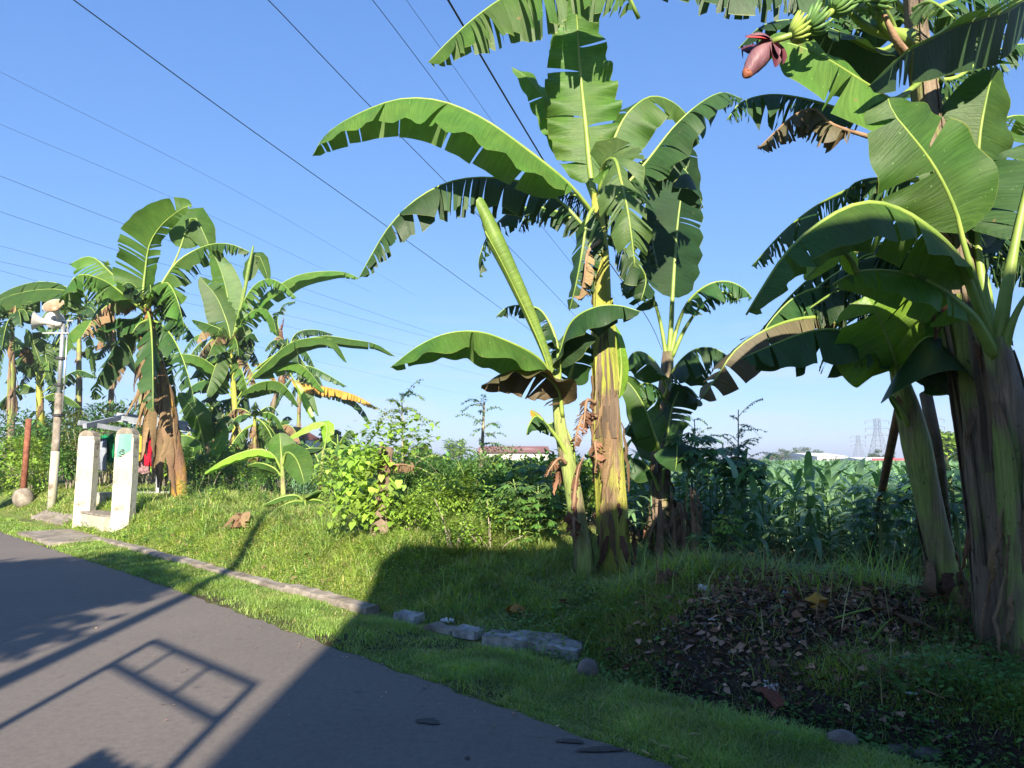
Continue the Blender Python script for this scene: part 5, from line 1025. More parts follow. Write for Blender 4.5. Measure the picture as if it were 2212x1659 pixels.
def put_shrub(kind, x, y, rz, sc, label, cat='shrub', group=None, name='leafy_shrub', z=None, sz=1.0):
    e = empty(name, (x, y, float(hter(x, y)) if z is None else z), label, cat, group); e.rotation_euler[2] = rz; e.scale = (sc, sc, sc * sz)
    for n_, d_ in (('foliage', kind[0]), ('stem', kind[1])):
        o = bpy.data.objects.new(n_, d_); col.objects.link(o); o.parent = e
    return e
KS = [shrub_kind('a', 'shrub', 1000, .75, .13, 1.0, 21), shrub_kind('b', 'shrub_lime', 1000, .7, .11, .85, 22), shrub_kind('c', 'shrub', 1700, .7, .075, 1.1, 23, sx=.8), shrub_kind('d', 'shrub_dark', 1500, .8, .11, 1.1, 24, sx=.7), shrub_kind('e', 'copper', 2600, .8, .06, 1.5, 25), shrub_kind('f', 'shrub_lime', 700, .5, .06, .3, 26)]
q = np.random.RandomState(5)
labs = {0: 'mid green leafy shrub in the thicket between vine stump and central trunk', 1: 'yellow green leafy weed bush in the thicket between vine stump and central trunk', 2: 'fine leaved green bush in the thicket between vine stump and central trunk', 3: 'dark green shrub in the thicket before the field'}
for row, (Y, n) in enumerate([(10.6, 9), (11.6, 9), (12.9, 10), (14.5, 12), (17, 14), (20, 14)]):
    for i in range(n):
        px = 850 + (1260 - 850) * (i + q.uniform(.1, .9)) / n + (0 if row < 3 else -60)
        if row >= 3: px = 700 + (1330 - 700) * (i + q.uniform(.1, .9)) / n
        x = P(px, 1000, Y)[0]; k = int(q.choice([0, 1, 2, 3], p=[.35, .42, .2, .03]))
        sc = (.60 if row == 0 else .78 if row == 1 else .86 if row < 4 else .98) * q.uniform(.85, 1.15)
        put_shrub(KS[k], x, Y + q.uniform(-.4, .4), q.uniform(0, 6.3), sc, labs[k], group=SH)
for (px, py, k, sc, lab) in [(760,1120,2,.6,'low fine leaved bush left of the vine stump'),(880,1165,1,.55,'low yellow green bush right of the vine stump'),(980,1190,5,1.0,'low yellow weed patch at the lit end of the bank'),(1060,1195,5,1.0,'sunny yellow weed patch beside the house shadow edge'),(540,1075,2,.5,'low bush behind the dry leaf heap'),(720,1090,3,.6,'dark low bush under the lime green leaf')]:
    g = PG(px, py); put_shrub(KS[k], g[0], g[1], px, sc, lab, z=g[2])
def weed_kind(seed, mat, h, n, size, sx):
    q_ = np.random.RandomState(seed); V = []; pos = []; yw = []; mb = MB()
    for k in range(6):
        a = q_.uniform(0, 6.3); tp = np.array([math.cos(a) * .3 * h, math.sin(a) * .3 * h, h * q_.uniform(.7, 1.05)]); C_ = catmull([(0, 0, -.05), tp * np.array([.4, .4, .55]), tp], 12); mb.tube(C_, [.012, .009, .004], 5)
        for i in range(n): t = .15 + .85 * i / n; c = C_[min(11, int(t * 11.9))]; pos.append(c); yw.append(i * 2.4 + q_.uniform(-.4, .4))
    m_ = len(pos); V, Fc = scatter(LEAF_V, LEAF_F, np.array(pos), euler_mats(np.array(yw), q_.uniform(-.5, .6, m_)), size * q_.uniform(.6, 1.25, m_), np.full(m_, sx))
    return mesh('foliage', V, Fc, M[mat], rnd=np.repeat(q_.rand(m_), 5), link=False).data, mb.build('stem', M['gstem'], smooth=True, link=False).data
WK = [weed_kind(1, 'shrub_lime', .9, 22, .20, .55), weed_kind(2, 'shrub', 1.1, 26, .17, .7), weed_kind(3, 'shrub_lime', .7, 16, .13, 1.1), weed_kind(4, 'shrub', .8, 18, .24, .4)]
q = np.random.RandomState(66)
for i in range(58):
    Y = q.uniform(9.9, 14.5); px = q.uniform(845, 1235); x = P(px, 1000, Y)[0]; k = int(q.randint(4))
    if Y < 10.6 and px > 1080: continue
    put_shrub(WK[k], x, Y, q.uniform(0, 6.3), q.uniform(.7, 1.25) * (.75 if Y < 11 else 1), ['tall lance leaved weed in the thicket', 'tall dark stemmed weed in the thicket', 'low broad leaved weed in the thicket', 'narrow leaved weed in the thicket'][k], 'weed', 'weeds standing in the thicket', name='tall_weed')
q = np.random.RandomState(67)
for i in range(44):
    px = q.uniform(395, 790); py = q.uniform(1052, 1100) + (px - 395) * .06; g = PG(px, py); k = int(q.randint(4))
    if abs(px - 656) < 75 and py > 1075: continue
    put_shrub(WK[k], g[0], g[1], q.uniform(0, 6.3), q.uniform(.35, .75), ['lance leaved weed at the foot of the left banana plants', 'dark stemmed weed at the foot of the left banana plants', 'broad leaved weed at the foot of the left banana plants', 'narrow leaved weed at the foot of the left banana plants'][k], 'weed', 'weeds at the foot of the left banana plants', name='bank_weed_plant', z=g[2])
# cluster at the far left
for (px, py, z, k, sc, lab) in [(40,1060,.4,1,1.6,'yellow green bush at the left edge behind the rusty post'),(95,1055,.4,0,1.7,'large leaved green bush between rusty post and loudspeaker pole'),(60,1030,.4,3,1.9,'dark tall bush behind the bare shrub'),(200,1030,.4,0,2.0,'tall green bush behind the white pillars'),(270,1030,.4,3,1.7,'dark bush behind the hanging clothes'),(330,1035,.4,2,1.4,'green bush right of the hanging clothes'),(150,1020,.3,0,2.1,'tall leafy bush between loudspeaker pole and left pillar'),(12,1040,.4,2,1.5,'fine leaved bush cut by the left edge')]:
    b = PZ(px, py, z); put_shrub(KS[k], b[0], b[1], px, sc, lab, z=float(hter(b[0], b[1])))
LB = 'bushes behind the left banana plants'
qq = np.random.RandomState(15); llab = {0: 'tall mid green bush in the thicket behind the left banana plants', 1: 'tall yellow green bush in the thicket behind the left banana plants', 2: 'tall fine leaved bush in the thicket behind the left banana plants', 3: 'tall dark bush in the thicket behind the left banana plants'}
for Y, n, s0 in ((22, 9, 1.3), (25, 9, 1.7), (29, 9, 2.0), (36, 9, 2.4)):
    for i in range(n):
        px = -60 + 720 * (i + qq.uniform(0, 1)) / n; k = int(qq.choice([0, 1, 2, 3], p=[.3, .15, .2, .35])); put_shrub(KS[k], P(px, 1000, Y)[0], Y + qq.uniform(-1, 1), qq.uniform(0, 6.3), s0 * qq.uniform(.8, 1.2) * (1 if px < 400 else .75), llab[k], group=LB)
hb = PZ(178, 1085, .35)
put_shrub(KS[4], hb[0], hb[1], .4, 1.35, 'dense copper and green hedge bush between loudspeaker pole and left pillar', 'hedge', name='hedge_bush', z=.3, sz=1.25)
put_shrub(KS[4], hb[0] + .9, hb[1] + .8, 2.4, 1.0, 'copper and green hedge bush behind the left white pillar', 'hedge', name='hedge_bush', z=.3, sz=1.2)
# vine-covered stump
g = PG(828, 1160); st = empty('vine_stump', g, 'old brown stump overgrown with bright heart-leaved vine', 'stump')
Dv = g[1]; mb = MB(); Cs = catmull([g + np.array([-.05, 0, -.1])] + pts3([(826,1110),(828,1060),(830,1010),(836,965)], Dv), 14); mb.tube(Cs, [.17, .12, .09, .08, .10], 12, lob=.12); mb.build('trunk', M['bark'], st, smooth=True)
r = np.random.RandomState(31); n = 520; t = r.rand(n); pp = np.array([P(812 - 8 * math.sin(3 * a), 1120 - a * 150, Dv) for a in t]); pp += np.stack([r.normal(-.12, .22, n) * (1.15 - .3 * np.abs(t - .6)), r.normal(-.12, .13, n), r.normal(0, .08, n)], 1)
V, Fc = scatter(HEART_V, HEART_F, pp, euler_mats(r.uniform(3.2, 6.2, n), r.uniform(-1.1, -.1, n)), r.uniform(.06, .13, n)); mesh('vine', V, Fc, M['shrub_lime'], st, rnd=np.repeat(r.rand(n), 7))
n = 260; pp = np.array([P(840, 955, Dv)] * n) + np.stack([r.normal(0, .28, n), r.normal(0, .2, n), r.normal(.08, .13, n)], 1)
V, Fc = scatter(LEAF_V, LEAF_F, pp, euler_mats(r.uniform(0, 6.2, n), r.uniform(-.7, .3, n)), r.uniform(.08, .16, n), np.full(n, 1.1)); mesh('upper_foliage', V, Fc, M['shrub_lime'], st, rnd=np.repeat(r.rand(n), 5))
LA(st, Dv, [(836,985),(850,1003,-.1),(870,1003,-.15),(895,1008,-.15)], hw=.16, fold=40, tear=.7, mat='dry', rib='ribdry', grav=1, name='dry_frond', seg=26, seed=4)
# palmate plants: cassava / papaya
def palmate(nm, nleaf, h, spread, size, lobes, mat, seed, lw=.16, droop=.35, bare=.35, sm='gstem', r0=.012):
    q = np.random.RandomState(seed); mb = MB(); V = []; Fc = []; R = []
    top = np.array([q.uniform(-.1, .1), q.uniform(-.1, .1), h]); C = catmull([(0, 0, -.05), (0.02, 0, h * .5), tuple(top)], 12); mb.tube(C, [r0 * 1.5, r0, r0 * .7], 7)
    for i in range(nleaf):
        t = bare + (1 - bare) * (i / nleaf) ** .8; c = C[min(11, int(t * 11))]; az = i * 2.4 + q.uniform(-.3, .3); ln = spread * (1 - .45 * t) * q.uniform(.7, 1.1)
        e_ = c + np.array([math.cos(az) * ln, math.sin(az) * ln, ln * q.uniform(.0, .5)]); mb.tube([c, (c + e_) / 2 + np.array([0, 0, .03]), e_], [.005, .004, .003], 4)
        rr = q.rand()
        for k in range(lobes):
            a = az + (k - (lobes - 1) / 2) * (4.4 / lobes); L = size * (1 - .28 * abs(k - (lobes - 1) / 2) / (lobes / 2)) * q.uniform(.85, 1.1); d = np.array([math.cos(a), math.sin(a), -droop]); d /= np.linalg.norm(d); s_ = np.array([-math.sin(a), math.cos(a), 0.])
            b = len(V); V += [e_, e_ + d * L * .35 - s_ * L * lw * .6, e_ + d * L * .35 + s_ * L * lw * .6, e_ + d * L * .68 - s_ * L * lw + np.array([0, 0, -.01]), e_ + d * L * .68 + s_ * L * lw + np.array([0, 0, -.01]), e_ + d * L + np.array([0, 0, -L * .12])]
            Fc += [[b, b + 1, b + 2], [b + 1, b + 3, b + 4], [b + 1, b + 4, b + 2], [b + 3, b + 5, b + 4]]; R += [rr] * 6
    fo = mesh('foliage', np.array(V), np.array(Fc), M[mat], rnd=R, link=False); st_ = mb.build('stem', M[sm], smooth=True, link=False); return fo.data, st_.data
CA3 = palmate('d', 34, 1.35, .36, .17, 7, 'shrub_dark', 44, bare=.72)
CA = [palmate('a', 34, 1.0, .34, .15, 7, 'shrub', 41), palmate('b', 30, .8, .34, .16, 6, 'shrub_lime', 42), palmate('c', 36, 1.3, .38, .17, 7, 'shrub_dark', 43, bare=.5)]
for (px, Y, k, sc, lab) in [(1120,9.3,0,.9,'cassava plant with pale green palmate leaves left of the slim banana stem'),(1165,9.2,0,.9,'cassava plant right against the slim banana stem, sunlit palmate leaves'),(1090,9.6,1,.75,'yellowish cassava plant at the lower edge of the thicket'),(1195,9.6,0,1.05,'taller cassava plant behind the slim banana stem'),(1140,10.2,0,1.1,'cassava plant deep in the thicket behind the other cassavas'),
    (1570,9.6,1,.75,'small bright cassava plant standing before the corn'),(1480,9.7,3,1.25,'dark cassava plant just right of the dark banana fan'),(1600,10.2,3,1.05,'dark cassava plant with drooping fingers at the corn edge'),(1560,10.6,3,1.15,'tall dark cassava plant against the sky edge of the corn'),(1510,8.6,0,.5,'low cassava plant among the dead stalks'),(1700,7.7,0,.3,'tiny seedling with palmate leaves in the shade')]:
    x = P(px, 1000, Y)[0]; put_shrub((CA + [CA3])[k], x, Y, px * .37, sc, lab, 'cassava', name='cassava_plant')
PA = palmate('p', 16, 1.5, .55, .42, 9, 'shrub_dark', 51, lw=.12, droop=.25, bare=.55, r0=.03)
for (px, Y, sc, lab) in [(1895,9.0,.72,'papaya plant with dark jagged leaves behind the leaning pole'),(2060,8.4,.90,'papaya plant with dark jagged leaves between the two right trunks'),(2110,9.2,.8,'papaya plant half hidden behind the massive right trunk')]:
    x = P(px, 1000, Y)[0]; put_shrub(PA, x, Y, px * .7, sc, lab, 'papaya', name='papaya_plant')
PT = palmate('t', 34, 3.6, .9, .42, 9, 'shrub', 52, lw=.14, droop=.15, bare=.75, sm='bark', r0=.07)
b = PZ(405, 1040, .4); put_shrub(PT, b[0], b[1] + 1.5, 1.0, 1.0, 'papaya tree crown between the orange-trunked and yellow-trunked banana plants', 'papaya', name='papaya_tree', z=.3)
# feathery saplings
def feathery(px, pyb, pyt, Y, label, mat, w_=46, seed=0, nb=9, trunk=.02, leaf=.05, tip=0, bare=.1):
    r = np.random.RandomState(seed); a = P(px, pyb, Y); z0 = float(hter(a[0], a[1])); a[2] = z0; b_ = P(px + tip, pyt, Y); e = empty('feathery_sapling', a, label, 'sapling')
    mb = MB(); C = catmull([a, (a + b_) / 2 + np.array([.02, 0, 0]), b_], 16); mb.tube(C, [trunk, trunk * .8, trunk * .35], 7)
    Lm = w_ * Y / F; pos = []; yw = []; pt = []
    for i in range(nb * 4):
        t = bare + (1 - bare) * r.rand() ** .8; i_ = min(14, int(15 * t)); c = C[i_] + (C[i_ + 1] - C[i_]) * (15 * t - i_); az = r.uniform(0, 6.3); L = Lm * (1.15 - .6 * t) * r.uniform(.45, 1.15); rise = r.uniform(.2, 1.6); sag = r.uniform(.4, 1.1)
        d = np.array([math.cos(az), math.sin(az), rise]); f_ = lambda u: c + d * L * u - np.array([0, 0, sag * L * u * u])
        mb.tube([f_(u) for u in np.linspace(0, 1, 6)], [.005, .004, .002], 4)
        for u in np.linspace(.2, 1, 10):
            if r.rand() < .25: continue
            p = f_(u)
            for s_ in (-1, 1):
                LL = L * .17 * (1.15 - u * .7) * r.uniform(.7, 1.2)
                for v in (.25, .5, .75, 1):
                    pos.append(p + np.array([-math.sin(az) * s_, math.cos(az) * s_, .15]) * LL * v + np.array([math.cos(az), math.sin(az), -.3 * v]) * LL * .4 * v); yw.append(az + s_ * r.uniform(.2, 1.6)); pt.append(r.uniform(-1.3, .7))
    mb.build('trunk', M['twig'], e, smooth=True); pos = np.array(pos); n = len(pos)
    V, Fc = scatter(LEAF_V, LEAF_F, pos, euler_mats(np.array(yw), np.array(pt)), np.full(n, leaf) * r.uniform(.7, 1.2, n), np.full(n, 1.2)); mesh('foliage', V, Fc, M[mat], e, rnd=np.repeat(r.rand(n), 5))
feathery(866, 1100, 850, 11.6, 'feathery light green sapling rising above the vine stump', 'shrub_lime', w_=95, seed=1, leaf=.042, tip=2, nb=9)
feathery(1028, 1100, 868, 12.6, 'thin topped sapling with feathery twigs in the middle of the thicket', 'shrub', w_=80, seed=2, leaf=.038, nb=7, trunk=.045, tip=18, bare=.35)
feathery(1585, 1130, 885, 10.9, 'wispy dark sapling right of the dark banana fan', 'shrub_dark', w_=90, seed=3, leaf=.032, nb=10, tip=10)
feathery(1500, 1100, 905, 11.5, 'fine twigged sapling just behind the dark banana fan', 'shrub_dark', w_=75, seed=4, leaf=.032, nb=8)
# dead stumps and stalks right of the centre
def stalk(px0, py0, px1, py1, Y, r0, label, seed, nd=3, mat='ribdry'):
    a = P(px0, py0, Y); a[2] = float(hter(a[0], a[1])) - .03; b_ = P(px1, py1, Y); e = empty('dead_stalk', a, label, 'dead stalk', 'dead banana stalks right of the centre')
    C = catmull([a, (a + b_) / 2 + np.array([.02, 0, 0]), b_], 26); V, Fc, uv = tube(C, [r0 * 1.1, r0 * .8, r0 * .75, r0 * .5, r0 * .25], 10, True, .16, seed); mesh('stalk', np.array(V), Fc, M[mat], e, uv=uv, rnd=[.5] * len(V))
    dry_ribbons(e, C, np.full(26, r0), nd, .4, 'dry', .12, i0=14, i1=25, wd=(.015, .045), seed=seed, name='dry_strip')
stalk(1452, 1195, 1450, 1062, 9.1, .045, 'pale upright dead stalk, leftmost of the dead stalks', 1)
stalk(1500, 1200, 1492, 1052, 9.0, .05, 'dead stalk with a folded tan head, rightmost of the dead stalks', 2, 5)
stalk(1474, 1200, 1470, 1085, 9.2, .05, 'short dead stalk with tan rags between the two others', 3, 5)
stalk(1420, 1200, 1425, 1080, 9.0, .07, 'thick dark dead stump beside the fan of leaf stalks', 4, 6)
# dry clumps
def dry_heap(px, py, r_, n, label, mats=('dry', 'dryred'), seed=0, name='dry_leaf_heap'):
    g = PG(px, py); e = empty(name, g, label, 'dead leaves'); q = random.Random(seed)
    for i in range(n):
        a = q.uniform(0, 6.28); L = r_ * q.uniform(.7, 1.5); c = g + np.array([q.uniform(-.3, .3) * r_, q.uniform(-.2, .2) * r_, .02]); d = np.array([math.cos(a), math.sin(a), 0])
        banana_leaf(e, [c - d * L * .5 + np.array([0, 0, .02]), c + np.array([0, 0, r_ * q.uniform(.35, .8)]), c + d * L * .5 + np.array([0, 0, .03])], hw=r_ * q.uniform(.22, .4), fold=q.uniform(20, 70), face=(q.uniform(-.5, .5), -.7, 1), tear=.1, mat=mats[i % len(mats)], seg=12, rib='ribdry', ribr=.01, plain=True, seed=q.random(), name='dead_leaf', grav=.2)
dry_heap(522, 1145, .32, 7, 'heap of folded dry banana leaves on the bank above the kerb', seed=1)
dry_heap(570, 1075, .2, 3, 'curled brown dead leaf under the young banana plants', seed=2)
dry_heap(1440, 1275, .22, 3, 'long brown dead leaf lying at the top of the soil mound', mats=('dryred',), seed=3)
dry_heap(2120, 1330, .2, 4, 'brown leaf rags at the foot of the pale green banana plant', mats=('dryred',), seed=5)

# corn
def corn_geo(q, h=1.4, nl=10):
    V = []; Fc = []; R = []
    n = 4
    for z in (0, h * .75):
        for k in range(n): V.append((.014 * math.cos(k * 1.57), .014 * math.sin(k * 1.57), z)); R.append(.7)
    for k in range(n): Fc.append([k, (k + 1) % n, n + (k + 1) % n, n + k])
    az0 = q.uniform(0, 6.28)
    for i in range(nl):
        t = (i + .5) / nl; z0 = h * (.12 + .70 * t); az = az0 + math.pi * (i % 2) + q.uniform(-.5, .5); L = h * q.uniform(.42, .6) * (1 - .2 * abs(t - .5)); up = .85 + .5 * t + q.uniform(-.2, .2); rr = min(1, max(0, .4 + .3 * t + q.uniform(-.3, .3)))
        d = np.array([math.cos(az), math.sin(az), 0]); s_ = np.array([-math.sin(az), math.cos(az), 0]); p = np.array([0, 0, z0]); ang = up; m = 6; b = len(V)
        for j in range(m + 1):
            u = j / m; w_ = .050 * (1 - u ** 2.2) + .002
            V.append(tuple(p - s_ * w_)); V.append(tuple(p + s_ * w_)); R += [rr, rr]
            ang -= (.38 if t < .8 else .22) * q.uniform(.7, 1.3); p = p + (d * math.cos(ang) + np.array([0, 0, 1.]) * math.sin(ang)) * L / m
        for j in range(m): o = b + 2 * j; Fc.append([o, o + 1, o + 3, o + 2])
    return np.array(V), np.array(Fc), np.array(R)
qr = random.Random(3); CG = [corn_geo(qr) for _ in range(7)]
cm = []
for V, Fc, R in CG: cm.append(mesh('corn_plant', V, Fc, M['corn'], rnd=R, link=False).data)
spots = []
r = np.random.RandomState(77)
fd = np.array([.45, .89]); fn = np.array([.89, -.45])
for a in np.arange(8, 75, .55):
    for b_ in np.arange(-40, 45, .36):
        p = fd * a + fn * b_ + r.uniform(-.1, .1, 2); px = CX + F * p[0] / max(p[1], .1)
        if p[1] < 9.5 or px > 2330 or px < (1330 if p[1] < 22 else 640): continue
        if dperp(p[0], p[1]) < 5.2: continue
        spots.append((math.hypot(*p), p[0], p[1]))
spots.sort(); GCN = 'corn plants of the nearest rows'
for dist, x, y in spots[:300]:
    me_ = cm[r.randint(7)]; o = bpy.data.objects.new('corn_plant', me_); col.objects.link(o); o.location = (x, y, float(hter(x, y)) - .02); o.rotation_euler[2] = r.uniform(0, 6.3); s_ = r.uniform(.82, 1.08); o.scale = (s_, s_, s_)
    setp(o, 'green corn plant with arching leaves at the near edge of the field', 'corn plant', GCN)
def corn_mass(name, pts, sc, mat, label):
    VV = []; FF = []; RR = []; b = 0
    for k in range(7):
        sel = pts[k::7]; n = len(sel)
        if not n: continue
        V, Fc, R = CG[k]; yaw = r.uniform(0, 6.3, n); Rm = np.zeros((n, 3, 3)); Rm[:, 0, 0] = np.cos(yaw); Rm[:, 0, 1] = -np.sin(yaw); Rm[:, 1, 0] = np.sin(yaw); Rm[:, 1, 1] = np.cos(yaw); Rm[:, 2, 2] = 1
        pos = np.stack([sel[:, 0], sel[:, 1], hter(sel[:, 0], sel[:, 1])], 1); v, f = scatter(V, Fc, pos, Rm, sc * r.uniform(.85, 1.12, n)); VV.append(v); FF.append(f + b); RR.append(np.tile(R, n)); b += len(v)
    o = mesh(name, np.concatenate(VV), np.concatenate(FF), M[mat], rnd=np.concatenate(RR)); setp(o, kind='stuff', label=label)
rest = np.array([(x, y) for d_, x, y in spots[300:]])
k = (rest[:, 1] < 30) | (r.rand(len(rest)) < .6); corn_mass('cornfield', rest[k], .88, 'corn', 'dense green corn running back from the field edge')
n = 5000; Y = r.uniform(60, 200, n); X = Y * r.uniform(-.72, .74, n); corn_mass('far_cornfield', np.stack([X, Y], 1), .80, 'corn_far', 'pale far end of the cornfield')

# ------------------------------------------------------------------ far trees, houses, pylons
def blob_tree(px, pyb, pyt, Y, wpx, label, mat='far', seed=0, cat='tree', name='far_tree', nl=1800, trunk=.25, group=None, lsz=None):
    r = np.random.RandomState(seed); a = P(px, pyb, Y); a[2] = float(hter(a[0], a[1])); zt = P(px, pyt, Y)[2]; H = zt - a[2]; W = wpx * Y / F / 2
    e = empty(name, a, label, cat, group); nc = 14
    cc = np.stack([r.uniform(-.75, .75, nc) * W, r.uniform(-.6, .6, nc) * W, H * r.uniform(.35, .86, nc)], 1); i = r.randint(0, nc, nl); d = r.randn(nl, 3); d /= np.linalg.norm(d, axis=1)[:, None]
    rr = min(W * .45, H * .22); pos = cc[i] + d * (rr * r.uniform(.35, 1.05, nl))[:, None] * np.array([1, 1, .7]); 
    V, Fc = scatter(LEAF_V, LEAF_F, pos + a, euler_mats(r.uniform(0, 6.3, nl), r.uniform(-.8, .8, nl)), (lsz or rr * .34) * r.uniform(.6, 1.3, nl), np.full(nl, 1.6)); mesh('crown', V, Fc, M[mat], e, rnd=np.repeat(r.rand(nl), 5))
    mb = MB(); mb.tube(catmull([a, a + np.array([.05, 0, H * .4]), a + np.array([0, 0, H * .7])], 8), [trunk, trunk * .7, trunk * .3], 7)
    for k in range(5): mb.tube(catmull([a + np.array([.03, 0, H * .35]), a + (cc[k] + np.array([0, 0, H * .35])) / 2, a + cc[k]], 5), [trunk * .4, trunk * .15], 5)
    mb.build('trunk', M['bark'], e, smooth=True); return e
FT = 'trees on the horizon'
for i, (px, pyt, w_, Y, lab) in enumerate([(1690,968,46,210,'rounded hazy tree on the horizon, left part of the far wood'),(1722,964,50,220,'tallest hazy tree of the far wood left of the white warehouse'),(1755,970,44,215,'hazy tree touching the left end of the white warehouse'),(1668,976,36,190,'low hazy tree above the small white house'),(1805,985,60,180,'low green trees in front of the white warehouse'),(1850,988,50,190,'low green tree right of the white warehouse'),
    (1890,968,34,170,'small far tree just left of the red edged building'),(1975,966,30,170,'small far tree just right of the leaning pole'),(1920,975,30,175,'thin far tree right behind the leaning pole'),(1990,985,30,150,'dark far bush under the tall tree on the right')]):
    blob_tree(px, 1000, pyt, Y, w_, lab, seed=60 + i, group=FT, nl=1600)
blob_tree(2045, 1005, 927, 75, 95, 'sunlit bushy tree between the two right trunks', 'shrub_lime', seed=80, nl=1800, lsz=.55)
blob_tree(2090, 1005, 950, 80, 60, 'bushy tree mostly hidden by the massive right trunk', 'shrub', seed=81, nl=1200, lsz=.5)
blob_tree(716, 1010, 917, 45, 48, 'round dark tree behind the curling lime leaf', 'shrub', seed=82, nl=1300, lsz=.3)
blob_tree(985, 1005, 948, 130, 60, 'light green tree beyond the thicket by the rusty roof', 'shrub_lime', seed=83, nl=1200, lsz=.45)
blob_tree(930, 1005, 958, 60, 80, 'low green tree beyond the thicket, left of the rusty roof', 'shrub', seed=84, nl=1200, lsz=.45)
blob_tree(800, 1005, 955, 50, 70, 'low green tree beyond the vine stump', 'shrub', seed=85, nl=1200, lsz=.4)
blob_tree(1640, 1005, 985, 120, 60, 'low orange tinged bush at the far end of the corn', 'copper', seed=86, nl=600)
def house(px0, px1, pyb, pye, pyr, Y, label, wall, roof, depth=8, name='house', extra=None, hip=False, cat='house'):
    a = P(px0, pyb, Y); b_ = P(px1, pyb, Y); z0 = 0; ze = P(px0, pye, Y)[2]; zr = P(px0, pyr, Y)[2]; xm = (a[0] + b_[0]) / 2
    e = empty(name, (xm, Y, 0), label, cat); w_ = b_[0] - a[0]
    mb = MB(); mb.box((xm, Y + depth / 2, ze / 2), (w_ * .94, depth, ze)); mb.build('wall', M[wall], e)
    V = [(a[0], Y - .4, ze), (b_[0], Y - .4, ze), (b_[0], Y + depth + .4, ze), (a[0], Y + depth + .4, ze)]
    ins = w_ * .3 if hip else 0
    V += [(a[0] + ins, Y + depth / 2, zr), (b_[0] - ins, Y + depth / 2, zr)]
    V2 = [(x, y, z + .02) for x, y, z in V]; mesh('roof', V2, [[0, 1, 5, 4], [2, 3, 4, 5], [1, 2, 5], [3, 0, 4], [3, 2, 1, 0]], M[roof], e, smooth=False)
    mb = MB(); nw = max(2, int(w_ / 4))
    for i in range(nw):
        x = a[0] + w_ * (i + .5) / nw; fr = MB(); fr.box((x, Y - .01, ze * .55), (1.3, .08, 1.1)); f_ = fr.build('window', M['white'], e); pn = MB(); pn.box((x, Y - .06, ze * .55), (1.1, .03, .9)); pn.build('pane', M['dark'], f_)
    return e
house(560, 622, 985, 947, 917, 38, 'house with a brown tiled hip roof, seen between the left banana trunks', 'plaster', 'tile', 7, hip=True)
house(1030, 1190, 1000, 978, 962, 95, 'long shed with a rusty corrugated roof beyond the thicket', 'plaster', 'rustroof', 16, name='shed')
house(1764, 1834, 1000, 986, 978, 190, 'white warehouse with a low roof on the horizon', 'plasterw', 'plasterw', 30, name='warehouse', cat='warehouse')
house(1640, 1702, 1004, 1001, 995, 130, 'low white house at the left end of the far wood', 'plasterw', 'greymetal', 12)
house(1870, 1955, 1004, 995, 988, 140, 'low building with a red roof edge and yellow front behind the leaning pole', 'plasterw', 'plasterw', 14, name='shop', cat='shop')
sh = [o for o in bpy.data.objects if o.name == 'shop'][0]
mb = MB(); a = P(1884, 992, 139.3); b_ = P(1952, 992, 139.3); mb.bar(a, b_, .3, .35); M['redp'] = mixed('red_paint', [(.3, (.6, .03, .04)), (.7, (.7, .06, .07))], 3, .6, 0); mb.build('fascia', M['redp'], sh)
mb = MB(); a = P(1905, 1001, 139.2); b_ = P(1952, 1001, 139.2); mb.bar(a, b_, .2, .5); M['yelp'] = mixed('yellow_paint', [(.3, (.8, .7, .02)), (.7, (.85, .75, .05))], 3, .6, 0); mb.build('sign_band', M['yelp'], sh)
M['pyl'] = mixed('pylon_steel', [(.3, (.10, .11, .13)), (.7, (.14, .15, .17))], 2, .7, 0)
def pylon(px, pyt, Y, label, w_=6.5):
    c = P(px, 1000, Y); zt = P(px, pyt, Y)[2]; e = empty('pylon', (c[0], Y, 0), label, 'pylon', 'power pylons on the horizon'); mb = MB(); B_ = w_; 
    def hw_(z): return B_ * (1 - .72 * min(1, z / (zt * .75)))
    lev = np.linspace(0, zt, 9); cr = []
    for z in lev:
        h_ = hw_(z) / 2; cr.append([np.array([c[0] + sx * h_, Y + sy * h_, z]) for sx, sy in ((-1, -1), (1, -1), (1, 1), (-1, 1))])
    for i in range(8):
        for k in range(4):
            mb.bar(cr[i][k], cr[i + 1][k], .12, .12); mb.bar(cr[i][k], cr[i + 1][(k + 1) % 4], .06, .06); mb.bar(cr[i][(k + 1) % 4], cr[i + 1][k], .06, .06)
            mb.bar(cr[i + 1][k], cr[i + 1][(k + 1) % 4], .06, .06)
    mb.build('tower', M['pyl'], e)
    for z in (zt * .62, zt * .78, zt * .95):
        am = MB(); L = w_ * .75; am.bar((c[0] - L, Y, z), (c[0] + L, Y, z), .18, .18); am.bar((c[0] - L, Y, z), (c[0], Y, z + 1.3), .1, .1); am.bar((c[0] + L, Y, z), (c[0], Y, z + 1.3), .1, .1)
        for s_ in (-1, 1): am.bar((c[0] + s_ * L, Y, z), (c[0] + s_ * L, Y, z - 1.3), .2, .2)
        am.build('crossarm', M['pyl'], e)
    return e
pylon(1899, 905, 300, 'nearest pylon, seen just left of the leaning pole'); pylon(1856, 941, 480, 'smallest and most distant of the three pylons'); pylon(2020, 901, 310, 'pylon rising between the two right trunks'); pylon(1300, 873, 260, 'pylon half hidden behind the central banana trunk')
